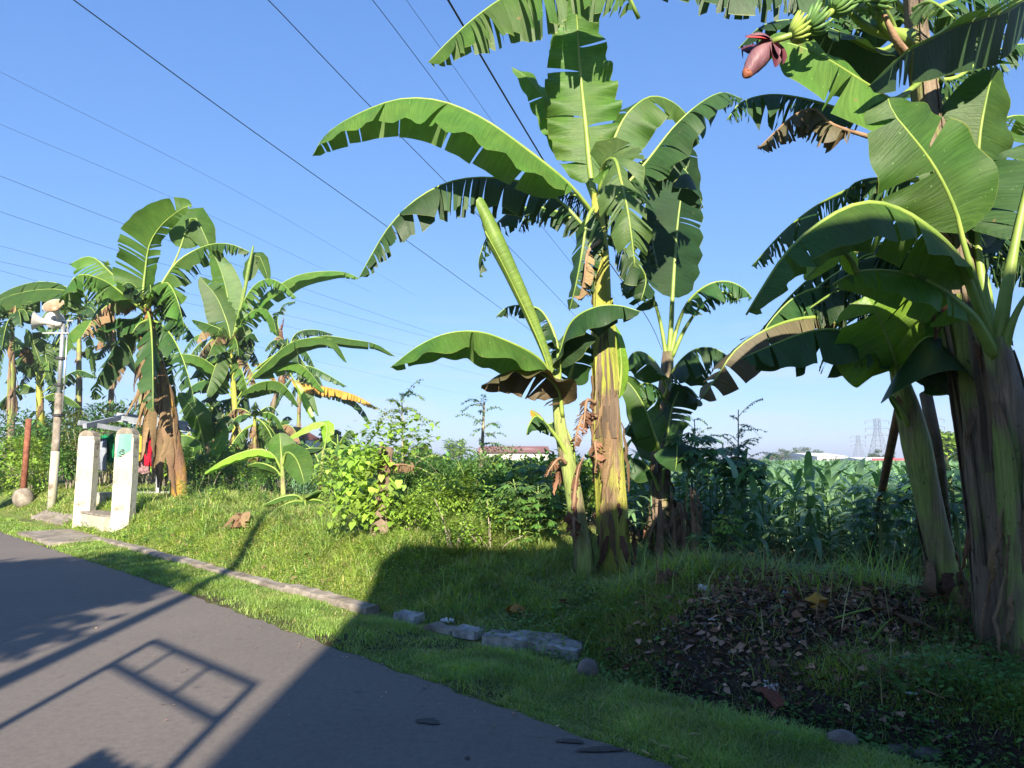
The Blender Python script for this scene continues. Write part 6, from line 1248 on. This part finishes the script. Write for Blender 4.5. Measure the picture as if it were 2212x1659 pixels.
# overhead wires
def wire(pts, z, r_, label, name='power_line'):
    C = catmull([PZ(x, y, z) for x, y in pts], 40); mb = MB(); mb.tube(C, r_, 5); o = mb.build(name, M['cable'], smooth=True); setp(o, label, 'cable', 'overhead wires crossing the sky'); return o
wire([(-60,-160),(160,0),(500,250),(830,485),(1080,665),(1250,790)], 8.5, .010, 'thick black wire running from the top left to the central banana plant')
wire([(420,-160),(580,0),(800,230),(955,385),(1217,655),(1300,745)], 9.5, .009, 'black wire crossing above the longest banana leaf')
wire([(680,-150),(805,0),(965,212),(1100,400),(1300,650)], 10, .007, 'thin wire starting right of the top centre, ahead of the faint one')
wire([(760,-170),(878,0),(1030,215),(1180,430),(1350,680)], 11, .005, 'faint thin wire next to the thick one at the top centre')
wire([(880,-150),(968,0),(1125,265),(1270,500),(1400,690),(1430,755)], 7.5, .015, 'thickest black wire dropping steeply at the top centre')
wire([(-150,320),(0,380),(330,507),(679,631),(954,725),(1200,800)], 16, .011, 'highest of the parallel wires entering at the left edge')
wire([(-150,402),(0,457),(310,558),(611,640),(880,716),(1200,800)], 16, .011, 'second of the parallel wires at the left edge')
wire([(-150,495),(0,531),(310,612),(700,700),(1055,790)], 16, .010, 'third of the parallel wires at the left edge')
wire([(-150,535),(0,565),(600,700),(1060,815)], 16, .011, 'fourth of the parallel wires at the left edge')
wire([(-150,555),(0,584),(600,760),(1060,865)], 16, .011, 'lowest of the parallel wires at the left edge')
wire([(-100,100),(0,155),(560,440),(900,640)], 26, .010, 'faint high wire above the left wires')
wire([(-100,220),(0,268),(400,440),(800,630)], 24, .010, 'faint wire between the high one and the parallel wires')

# ------------------------------------------------------------------ loudspeaker pole
g = PZ(112, 1095, .35); Ds = g[1]; g[2] = float(hter(g[0], g[1])); e = empty('loudspeaker_pole', g, 'slim white and grey pole carrying horn loudspeakers', 'pole')
xp = g[0]; zt = P(134, 692, Ds)[2]; zm = P(122, 850, Ds)[2]; zw = P(113, 975, Ds)[2]
mb = MB(); mb.tube([(xp, Ds, g[2] - .2), (xp, Ds, (g[2] + zm) / 2), (xp, Ds, zm)], [.105, .095, .085], 16); mb.build('lower_post', M['conc'], e, smooth=True)
mb = MB(); mb.tube([(xp, Ds, g[2] - .1), (xp, Ds, (g[2] + zw) / 2), (xp, Ds, zw)], [.109, .105, .100], 16); mb.build('painted_foot', M['wash'], e, smooth=True)
mb = MB(); mb.tube([(xp, Ds, zm - .05), (xp, Ds, zt)], .055, 14); mb.tube([(xp + .12, Ds, zm - .5), (xp + .12, Ds, zt - .1)], .02, 8); mb.build('pipe', M['galv'], e, smooth=True)
for z in (zm + .2, zm + .9, zm - .6): mb = MB(); mb.tube([(xp, Ds, z), (xp, Ds, z + .06)], .13, 14); mb.build('clamp', M['dark'], e)
mb = MB(); mb.bar((xp - .5, Ds - .05, zt - .35), (xp + .2, Ds - .05, zt - .35), .04, .04); mb.bar((xp - .1, Ds - .05, zt - .02), (xp + .3, Ds - .05, zt - .02), .04, .04); mb.build('bracket', M['galv'], e)
def horn(c, d, L, R_, label):
    c = np.array(c); d = np.array(d, float); d /= np.linalg.norm(d); e = empty('horn_loudspeaker', c, label, 'loudspeaker', 'horn loudspeakers on the pole')
    prof = [(-.25, .075), (0, .085), (.05, .06), (.35, .07), (.65, .12), (.85, .20), (1.0, R_)]
    C = [c + d * L * t for t, r in prof]; V, Fc, uv = tube(C, [r for t, r in prof], 20, False); mesh('horn', np.array(V), Fc, M['white'], e, uv=uv, rnd=[.5] * len(V))
    V, Fc, uv = tube([c + d * L * (t + .012) for t, r in prof[3:]], [r * .93 for t, r in prof[3:]], 20, False); mesh('horn_mouth', np.array(V), Fc, M['horn_in'], e, uv=uv, rnd=[.5] * len(V))
    V, Fc, uv = tube([c + d * L * .45, c + d * L * .8, c + d * L * .85], [.075, .085, .03], 14); mesh('inner_bell', np.array(V), Fc, M['horn_in'], e, uv=uv, rnd=[.5] * len(V))
    V, Fc, uv = tube([c - d * L * .55, c - d * L * .2], [.09, .095], 14); mesh('driver', np.array(V), Fc, M['white'], e, uv=uv, rnd=[.5] * len(V))
hp = lambda x, y, dz=0: P(x, y, Ds + dz)
horn(hp(112, 697, -.12), (-1, -.45, .05), .42, .25, 'white horn loudspeaker pointing left, lowest on the pole')
horn(hp(127, 683, -.1), (.05, -.75, .62), .36, .27, 'white horn loudspeaker tilted up towards the viewer, topmost on the pole')
horn(hp(118, 690, .15), (-.5, .8, .1), .40, .24, 'white horn loudspeaker turned away, between the other two')
# ------------------------------------------------------------------ rusty post, bare shrub
g = PZ(50, 1090, .3); e = empty('rusty_post', g, 'rusty steel post set in a rough concrete block at the left edge', 'post')
mb = MB(); zt = P(57, 905, g[1])[2]; mb.tube([(g[0] - .02, g[1], g[2] + .2), (g[0], g[1], zt)], [.085, .075], 10); mb.build('post', M['rust'], e, smooth=True)
V, Fc = rock((g[0], g[1], g[2] + .22), .3, (.9, .7, 1.1), 9, jag=.12); mesh('concrete_block', V, Fc, M['conc'], e)
q = random.Random(9); g = PZ(18, 1050, .4); e = empty('bare_shrub', g, 'leafless pale twiggy shrub at the left edge', 'shrub'); mb = MB()
def branch(p, d, L, r_, lv):
    p2 = p + d * L; mb.tube(catmull([p, (p + p2) / 2 + np.array([q.uniform(-.05, .05)] * 3) * L, p2], 5), [r_, r_ * .6], 5)
    if lv:
        for k in range(3): d2 = d + np.array([q.uniform(-.7, .7), q.uniform(-.5, .5), q.uniform(-.2, .45)]); branch(p + d * L * q.uniform(.5, 1), d2 / np.linalg.norm(d2), L * q.uniform(.55, .8), r_ * .55, lv - 1)
for k in range(5): branch(g + np.array([q.uniform(-.3, .5), 0, 0]), np.array([q.uniform(-.3, .3), q.uniform(-.2, .2), 1.]), .8, .035, 4)
mb.build('branches', M['twig'], e, smooth=True)
# ------------------------------------------------------------------ white gate pillars, wall, clothes
def pillar(pxl, pxr, pyb, pyt, z, label, blue=False, cap=True):
    a = PZ(pxl, pyb, z); b_ = PZ(pxr, pyb, z); Y = (a[1] + b_[1]) / 2; xl, xr = P(pxl, pyb, Y)[0], P(pxr, pyb, Y)[0]; zt = P(pxl, pyt, Y)[2]; w_ = xr - xl; e = empty('gate_pillar', ((xl + xr) / 2, Y, z), label, 'pillar', 'gate pillars of the garden entrance')
    n = 8; prof = []; dp = .20
    # outline of the front, rounded head
    ol = [(-w_ / 2 - .02, z - .1), (w_ / 2 - .02, z - .1), (w_ / 2, (zt + z) / 2)]
    for k in range(9): t = math.pi * k / 8; ol.append((w_ / 2 * math.cos(t), zt - .22 + .2 * math.sin(t)))
    ol.append((-w_ / 2, (zt + z) / 2)); q = random.Random(int(pxl)); ol = [(x + q.uniform(-.006, .006), zz) for x, zz in ol]
    cx = (xl + xr) / 2; V = [(cx + x + (y_) * .02, Y + y_ * dp, zz) for y_ in (0, 1) for x, zz in ol]; m = len(ol)
    Fc = [list(range(m)), list(range(m, 2 * m))[::-1]] + [[i, m + i, m + (i + 1) % m, (i + 1) % m] for i in range(m)]
    mesh('pillar_body', V, Fc, M['wash'], e, smooth=False)
    Vc = [(cx + x * 1.02 + y_ * .02, Y - .012 + y_ * (dp + .024), zz + .006) for y_ in (0, 1) for x, zz in ol if zz > zt - .16]; mc = len(Vc) // 2
    mesh('bare_cap', Vc, [list(range(mc)), list(range(mc, 2 * mc))[::-1]] + [[i, mc + i, mc + (i + 1) % mc, (i + 1) % mc] for i in range(mc)], M['conc'], e, smooth=False)
    if blue:
        M['cyan'] = mixed('faded_turquoise', [(.3, (.10, .27, .20)), (.7, (.17, .34, .27))], 4, .8, .2); zz = lambda py: P(pxl, py, Y)[2]; xx = lambda px: P(px, 970, Y)[0]
        V = [(xx(252), Y - .006, zz(990)), (xx(283), Y - .006, zz(974)), (xx(284), Y - .006, zz(937)), (xx(276), Y - .006, zz(932)), (xx(258), Y - .006, zz(933)), (xx(255), Y - .006, zz(945))]
        mesh('turquoise_patch', V, [list(range(6))], M['cyan'], e, smooth=False)
        mk = MB(); q = random.Random(4)
        for k in range(14):
            x = xx(263.5) + q.uniform(-.05, .05); z_ = zz(978) + .0 + (k // 3 - 2) * .03; mk.bar((x - .02, Y - .010, z_), (x + .025, Y - .010, z_ + q.uniform(-.03, .03)), .004, .012)
        mk.build('stencil_mark', M['dark'], e)
    return e, Y, zt
p1, Y1, z1t = pillar(157, 193, 1144, 928, .06, 'white gate pillar on the left, with bare rounded top')
p2, Y2, z2t = pillar(238, 278, 1160, 922, .06, 'white gate pillar on the right, with faded turquoise patch and black mark', True)
# steps between pillars, low wall
s0 = P(156, 1144, Y1); s1 = P(237, 1160, Y2)
e = empty('entrance_step', ((s0[0] + s1[0]) / 2, (Y1 + Y2) / 2, .05), 'peeling whitewashed step block between the two pillars', 'step')
def quad_prism(a, b_, depth, z0, z1):
    a = np.array(a[:2]); b_ = np.array(b_[:2]); t = (b_ - a) / np.linalg.norm(b_ - a); n_ = np.array([-t[1], t[0]]); 
    if n_ @ NN < 0: n_ = -n_
    c = [a, b_, b_ + n_ * depth, a + n_ * depth]; V = [(p[0], p[1], z) for z in (z0, z1) for p in c]; return V, [[0, 1, 5, 4], [1, 2, 6, 5], [2, 3, 7, 6], [3, 0, 4, 7], [4, 5, 6, 7], [3, 2, 1, 0]]
a_ = P(172, 1146, Y1 + .05); c_ = P(239, 1163, Y2 + .05)
V, Fc = quad_prism(a_, c_, .7, -.05, .42); mesh('step_block', V, Fc, M['wash'], e, smooth=False)
V, Fc = quad_prism(a_ - .02, c_ + .0, .74, .421, .46); mesh('step_tread', V, Fc, M['conc'], e, smooth=False)
e = empty('low_wall', (P(280, 1100, Y1 + 1.2)[0], Y1 + 1.2, .1), 'low stained whitewashed wall with a concrete coping behind the pillars', 'wall')
a_ = P(196, 1100, Y1 + 1.0); c_ = P(366, 1090, Y1 + 1.6); zt_ = P(280, 1069, Y1 + 1.2)[2]
V, Fc = quad_prism(a_, c_, .15, -.05, zt_); mesh('wall', V, Fc, M['wash'], e, smooth=False); V, Fc = quad_prism(a_ - .03, c_ + .02, .22, zt_ + .002, zt_ + .06); mesh('coping', V, Fc, M['conclt'], e, smooth=False)
# flat slab bridging the gutter
V, Fc = quad_prism(sd(13.2, .12), sd(16.0, .12), 1.0, .0, .075); place('entrance_slab', V, Fc, M['conc'], 'cracked concrete slab leading from the road to the pillars', 'slab', smooth=False)
slab(150, 1133, 80, 1118, .3, .1, M['conc'], 'low broken kerb piece left of the entrance slab', name='kerb_piece', cat='kerb', lift=.08, seed=12)
# metal frame over the yard
e = empty('clothes_frame', (P(290, 1000, Y1 + 1.5)[0], Y1 + 1.5, .3), 'grey steel frame above the pillars from which the laundry hangs', 'frame')
Yf = Y1 + .9
def fbar(x0, y0, d0, x1, y1, d1, w_=.09, h_=.11): mb = MB(); mb.bar(P(x0, y0, Yf + d0), P(x1, y1, Yf + d1), w_, h_); mb.build('beam', M['greymetal'], e)
fbar(170, 913, -.6, 262, 928, .2); fbar(183, 920, -.7, 270, 900, .9); fbar(252, 896, 1.0, 405, 915, 1.6); fbar(262, 903, .4, 402, 925, 1.2); fbar(228, 905, .9, 420, 931, 1.3, .05, .05)
mb = MB(); mb.bar(P(341, 1070, Yf + .6), P(343, 912, Yf + .6), .07, .07); mb.build('post', M['greymetal'], e)
mb = MB(); a_ = P(200, 934, Yf + .5); c_ = P(405, 934, Yf + .9); mb.tube([a_, (a_ + c_) / 2 - np.array([0, 0, .04]), c_], .012, 6); mb.build('clothes_line', M['cable'], e)
# thin white stake
mb = MB(); g = P(341, 1064, Yf); mb.bar(g, P(343, 1030, Yf), .05, .05); mb.thing('stake', M['white'], 'short white stake standing on the low wall', 'stake')
def garment(px0, px1, py0, py1, dz, mat, label, cat, name, sleeves=None, seed=0, taper=0):
    Y = Yf + .35 + dz; q = np.random.RandomState(seed); nx, nz = 14, 14; V = []; ph = q.uniform(0, 6, 3)
    for j in range(nz + 1):
        for i in range(nx + 1):
            u = i / nx; v = j / nz; x0 = px0 + taper * v; x1 = px1 - taper * v
            p = P(x0 + (x1 - x0) * u, py0 + (py1 - py0) * v + (2 * math.sin(u * 9 + ph[2]) if j == nz else 0), Y); p[1] += .05 * math.sin(u * 13 + ph[0]) * (.3 + v) + .03 * math.sin(u * 29 + ph[1]) * v; V.append(p)
    Fc = [[j * (nx + 1) + i, j * (nx + 1) + i + 1, (j + 1) * (nx + 1) + i + 1, (j + 1) * (nx + 1) + i] for j in range(nz) for i in range(nx)]
    # close with a back layer so the cloth has body
    n0 = len(V); V += [np.array(p) + np.array([0, .035, 0]) for p in V[:n0]]; Fc += [[n0 + a for a in f[::-1]] for f in Fc[:]]
    W = nx + 1
    for i in range(nx): Fc.append([i + 1, i, n0 + i, n0 + i + 1])
    for j in range(nz): Fc.append([j * W, (j + 1) * W, n0 + (j + 1) * W, n0 + j * W]); Fc.append([(j + 1) * W + nx, j * W + nx, n0 + j * W + nx, n0 + (j + 1) * W + nx])
    e = empty(name, P((px0 + px1) / 2, py1, Y), label, cat, 'laundry hanging on the line'); mesh('cloth', V, Fc, mat, e)
    for s_ in (sleeves or []):
        (sx, sy, ex, ey, w_) = s_; C = catmull([P(sx, sy, Y - .03), P((sx + ex) / 2, (sy + ey) / 2, Y - .06), P(ex, ey, Y - .04)], 10); tv, tf, tuv = tube(C, [w_, w_ * .85, w_ * .7], 8, lob=.1, flat=.4); mesh('sleeve', np.array(tv), tf, mat, e, uv=tuv, rnd=[.5] * len(tv))
    mb = MB(); mb.tube([P((px0 + px1) / 2, py0 + 2, Y), P((px0 + px1) / 2, py0 - 7, Y)], .008, 5); mb.bar(P(px0 + 2, py0 + 2, Y - .01), P(px1 - 2, py0 + 2, Y - .01), .02, .02); mb.build('hanger', M['dark'], e)
garment(207, 214, 948, 1000, 0, cloth('charcoal', (.03, .032, .04)), 'charcoal jacket hanging beside the left pillar', 'jacket', 'jacket', [(211, 950, 219, 1016, .11)], 1)
garment(214, 226, 947, 1016, -.08, cloth('grey_knit', (.17, .19, .23), (.22, .24, .28)), 'grey long sleeved shirt with a white collar, next to the green one', 'shirt', 'shirt', [(220, 952, 224, 1018, .10)], 2)
garment(225, 246, 938, 998, .1, cloth('green', (.008, .17, .065), (.006, .13, .05)), 'bright green shirt hanging between the pillars', 'shirt', 'shirt', [(228, 942, 222, 958, .12)], 3)
garment(284, 303, 938, 994, 0, cloth('yellow', (.38, .33, .04), (.32, .27, .03)), 'yellow shirt hanging right of the turquoise pillar', 'shirt', 'shirt', [(300, 944, 305, 978, .11)], 4)
garment(283, 318, 944, 1022, .25, cloth('floral', (.30, .19, .19), (.13, .07, .08), 16), 'pinkish patterned dress hanging behind the yellow shirt', 'dress', 'dress', None, 5, -2)
garment(318, 329, 944, 1006, .1, cloth('red', (.36, .012, .03), (.28, .01, .025)), 'red shirt hanging left of the dead leaves', 'shirt', 'shirt', [(319, 980, 316, 1006, .09)], 6)
garment(328, 348, 960, 1024, .15, cloth('black', (.03, .028, .035)), 'black garment hanging rightmost on the line', 'shirt', 'shirt', [(332, 980, 338, 1020, .12)], 7)

# ------------------------------------------------------------------ litter pieces
def scrap(px, py, sz, mat, label, cat='litter', name='litter_piece', seed=0, up=.6, n=7):
    g = PG(px, py); q = np.random.RandomState(seed); k = n; V = []
    for j in range(k):
        for i in range(k): V.append((g[0] + (i / (k - 1) - .5) * sz + q.randn() * sz * .09, g[1] + (j / (k - 1) - .5) * sz * .7 + q.randn() * sz * .08, g[2] + .015 + up * sz * abs(math.sin(i * 1.3 + seed) * math.cos(j * .9)) * .6 + q.rand() * sz * .12))
    Fc = [[j * k + i, j * k + i + 1, (j + 1) * k + i + 1, (j + 1) * k + i] for j in range(k - 1) for i in range(k - 1)]
    return place(name, V, Fc, M[mat], label, cat, uv=[(0, 0)] * len(V), rnd=[.5] * len(V), smooth=False)
scrap(965, 1350, .13, 'plastic', 'crumpled white litter on the slab past the kerb end', seed=1)
scrap(1520, 1283, .08, 'plastic', 'small upright white scrap at the top left of the soil mound', seed=2, up=1.4)
scrap(1665, 1500, .10, 'plastic', 'crumpled white foil at the bottom of the leaf pile', seed=3, up=1.0)
scrap(1657, 1478, .05, 'plastic', 'torn silver scrap just above the white foil', seed=4)
scrap(1440, 1368, .06, 'plastic', 'pale scrap on the left slope of the mound', seed=5)
scrap(1538, 1345, .05, 'plastic', 'white leaf-like scrap in the middle of the mound', seed=6)
scrap(1970, 1505, .06, 'plastic', 'white triangular scrap on the grass near the big trunk', seed=7, up=.3)
scrap(1555, 1440, .04, 'plastic', 'pointed pale scrap beside the green weeds', seed=8, up=1.2)
scrap(1735, 1395, .05, 'plastic', 'small pale scrap below the yellow leaf', seed=9)
scrap(1700, 1290, .06, 'plastic', 'pale rounded scrap at the top right of the mound', seed=10, up=1.0)
scrap(1470, 1415, .06, 'yelp', 'bright yellow wrapper on the left slope of the mound', 'wrapper', 'wrapper', 11, .3)
scrap(1610, 1325, .05, 'plastic', 'small white flake near the grey leaves', seed=12)
for k_, (px, py) in enumerate([(1400,1330),(1465,1395),(1530,1400),(1580,1415),(1620,1400),(1650,1365),(1795,1385),(1830,1372),(1745,1445),(1600,1470),(1705,1460),(1900,1400),(1860,1455),(1495,1445)]):
    scrap(px, py, .028, 'plastic', 'tiny pale scrap of litter on the soil mound', seed=20 + k_, up=.5, n=4)['group'] = 'tiny litter scraps on the mound'
things_rock(1710, 1287, .05, M['brick'], 'terracotta lump at the top right of the soil mound', 'brick lump', 'brick_lump', (1, .9, .9), 5, up=.7, jag=.1)
things_rock(1875, 1355, .035, M['stone'], 'small round grey pebble on the slope near the pale leaf', 'pebble', 'pebble', (1, .9, .8), 6, up=.6, jag=.1)
mb = MB(); g = PG(1688, 1515); mb.box((g[0] + .02, g[1], g[2] + .035), (.27, .17, .025), .4, tilt=.55); mb.thing('roof_tile', M['brick'], 'broken brown clay tile at the foot of the leaf pile', 'tile')
def flat_leaf(px, py, L, hw, az, mat, label, seed=0, lift=.06, **kw):
    g = PG(px, py); d = np.array([math.cos(az), math.sin(az)]); pts = []
    for t in np.linspace(-.5, .5, 5):
        p = g[:2] + d * L * t; pts.append((p[0], p[1], max(g[2], float(hter(*p))) + .02 + lift * (1 - 4 * t * t)))
    e = empty('fallen_leaf', g, label, 'leaf'); banana_leaf(e, pts, hw=hw, fold=25, tear=.15, mat=mat, rib='ribdry', seg=16, ribr=.006, seed=seed, pet=.2, name='blade', **kw)
flat_leaf(1115, 1342, .26, .09, 2.2, 'yel', 'folded yellow leaf on the grass left of the central trunk', 1, .12)
flat_leaf(1765, 1330, .26, .10, 1.2, 'yel', 'bright yellow leaf on top of the leaf pile', 2, .12)
flat_leaf(1680, 1340, .2, .05, .4, 'ban_lime', 'dull yellow green leaf left of the bright yellow one', 3, .03)
flat_leaf(1965, 1362, .34, .06, 2.7, 'dry', 'pale straw coloured leaf end by the long stalk', 4, .05)
flat_leaf(1955, 1498, .45, .03, 2.3, 'ban', 'narrow pale green leaf strip on the grass', 5, .03)
flat_leaf(1580, 1290, .3, .06, 0.2, 'dryred', 'long reddish brown leaf at the top of the mound', 6, .04)
for i, (x0, y0, x1, y1, r_, mt, lb) in enumerate([(1805, 1350, 1930, 1330, .010, 'rib', 'long straw coloured stalk lying across the leaf pile'), (1885, 1398, 1935, 1350, .009, 'rib', 'short green stalk lying across the long one'), (1855, 1348, 1792, 1372, .007, 'ribdry', 'thin pale root-like stick at the left end of the long stalk')]):
    a_ = PG(x0, y0); c_ = PG(x1, y1); a_[2] += .05; c_[2] += .06; mb = MB(); mb.tube(catmull([a_, (a_ + c_) / 2 + np.array([0, 0, .02]), c_], 8), [r_, r_ * .7], 6); mb.thing('fallen_stalk', M[mt], lb, 'stalk', smooth=True)
# pale chips on the verge edge
r = np.random.RandomState(8)
for i, (px, py) in enumerate([(1415,1618),(1440,1628),(1395,1640),(1500,1600),(1555,1622),(1330,1640),(1470,1650)]):
    g = PG(px, py); d = r.uniform(0, 6); flat = [g + np.array([math.cos(d) * t, math.sin(d) * t, .035]) for t in (-.04, 0, .04)]; mb = MB(); mb.tube(flat, [.004, .011, .003], 5, flat=.4); mb.thing('dry_petal', M['grass_straw'], 'pale dry flower petal on the grass at the road edge', 'petal', 'dry petals on the verge', smooth=True)

# ------------------------------------------------------------------ behind the viewer: house, gate frame, pole, tree (their shadows reach the road)
def back_scene():
    tn = math.tan(SUN_EL); sx = math.tan(SUN_AZ)
    e = empty('roadside_house', (3, -6, 0), 'low house with a gabled roof on the viewer side of the road', 'house')
    y0 = -3.6
    def X(xg, y): return xg - sx * (0)   # small azimuth, ignored
    mb = MB(); mb.box((7.3, y0 - 3.5, 2.9), (16.4, 7, 5.8)); mb.build('wall', M['plaster'], e)
    zf = HF; xl = HXL
    ol = [(xl, 5.8), (xl, zf - .25), (xl + .25, zf), (HX1, zf), (HX2, HR), (HX2 + 9, HR - .3), (HX2 + 9, 5.8)]
    V = [(x, y, z) for y in (y0, y0 - 7) for x, z in ol]; m = len(ol)
    mesh('roof', V, [list(range(m)), list(range(m, 2 * m))[::-1]] + [[i, m + i, m + (i + 1) % m, (i + 1) % m] for i in range(m)], M['tile'], e, smooth=False)
    for x in (1, 5, 9):
        f_ = MB(); f_.box((x, y0 + .04, 1.6), (1.4, .08, 1.2)); w_ = f_.build('window', M['white'], e); p = MB(); p.box((x, y0 + .09, 1.6), (1.2, .03, 1.0)); p.build('pane', M['dark'], w_)
    # gate frame parallel to the road
    top = PZ(335, 1385, 0); t2 = PZ(550, 1480, 0); l1 = PZ(265, 1435, 0); yb = -1.0
    def up_(g, y): return np.array([g[0] + sx * (y - g[1]), y, (g[1] - y) * tn])
    a = up_(top, yb); h = a[2]; b_ = t2 + np.array([-LV[0], -LV[1], -LV[2]]) * (h / -LV[2]); zl = (l1[1] - yb) * tn
    e = empty('railing_frame', (a[0], a[1], 0), 'steel pipe frame on posts beside the viewer', 'railing')
    mb = MB()
    for t in (0, 1): p = a + (b_ - a) * t; mb.tube([(p[0], p[1], 0), (p[0], p[1], h + .02)], .035, 8)
    mb.tube([a, b_], .035, 8); mb.tube([(a[0], a[1], zl), (b_[0], b_[1], zl)], .035, 8)
    for t in (.25, .62): p = a + (b_ - a) * t; mb.tube([(p[0], p[1], zl), (p[0], p[1], h)], .02, 8)
    mb.build('pipe', M['galv'], e, smooth=True)
    g = PZ(200, 1384, 0); xb = g[0] + sx * (-4.0 - g[1]); mb = MB(); mb.tube([(xb, -4.0, 0), (xb, -4.0, 8.6)], [.11, .09], 12); mb.thing('utility_pole', M['conc'], 'concrete utility pole behind the viewer', 'pole', smooth=True)
back_cfg = None
HF = 6.4; HXL = -1.0; HX1 = .7; HX2 = 3.2; HR = 6.9
back_scene()
def back_tree(c, r_, nl, label, seed, name='unseen_roadside_tree', ls=1.0):
    r = np.random.RandomState(seed); e = empty(name, (c[0], c[1], 0), label, 'tree'); d = r.randn(nl, 3); d /= np.linalg.norm(d, axis=1)[:, None]; nc = 16; cc = np.clip(r.randn(nc, 3), -1.15, 1.15) * np.array(r_) * .5; pos = np.array(c) + cc[r.randint(0, nc, nl)] + d * np.array(r_) * .45 * r.uniform(.2, 1, nl)[:, None] ** .5
    V, Fc = scatter(LEAF_V, LEAF_F, pos, euler_mats(r.uniform(0, 6.3, nl), r.uniform(-.8, .8, nl)), ls * r.uniform(.12, .25, nl), np.full(nl, 1.5)); mesh('crown', V, Fc, M['shrub'], e, rnd=np.repeat(r.rand(nl), 5)); mb = MB(); mb.tube([(c[0], c[1], 0), (c[0], c[1], c[2])], [.12, .06], 8); mb.build('trunk', M['bark'], e, smooth=True)
back_tree((-6.8, -3.0, 5.4), (3.4, 1.2, 1.5), 19000, 'leafy tree behind the viewer on the left', 3)
back_tree((-1.88, -.6, 2.04), (.22, .2, .10), 1100, 'small clipped shrub behind the viewer', 4, 'garden_shrub', .35)
back_tree((4.6, -1.6, 5.9), (.6, .4, .4), 260, 'unseen tree added behind the viewer to dapple the right trunks', 6)  # added out of view for patchy shade on the right trunks
back_tree((7.8, -6.0, 8.7), (2.6, 1.1, 1.1), 1500, 'unseen tall tree added behind the house to shade the corn', 9)  # added out of view so its crown shades the front corn

# ------------------------------------------------------------------ air
def make_haze():
    mb = MB(); mb.box((0, 1875, 14.3), (5200, 4500, 31.4)); hm = bpy.data.materials.new('haze'); hm.use_nodes = True; n_ = hm.node_tree; n_.nodes.clear()
    o_ = n_.nodes.new('ShaderNodeOutputMaterial'); v_ = n_.nodes.new('ShaderNodeVolumePrincipled'); v_.inputs['Color'].default_value = (.80, .88, 1, 1); v_.inputs['Density'].default_value = .0007; v_.inputs['Anisotropy'].default_value = .2
    n_.links.new(v_.outputs[0], o_.inputs['Volume']); o = mb.build('haze', hm); setp(o, kind='stuff', label='thin morning haze')
make_haze()
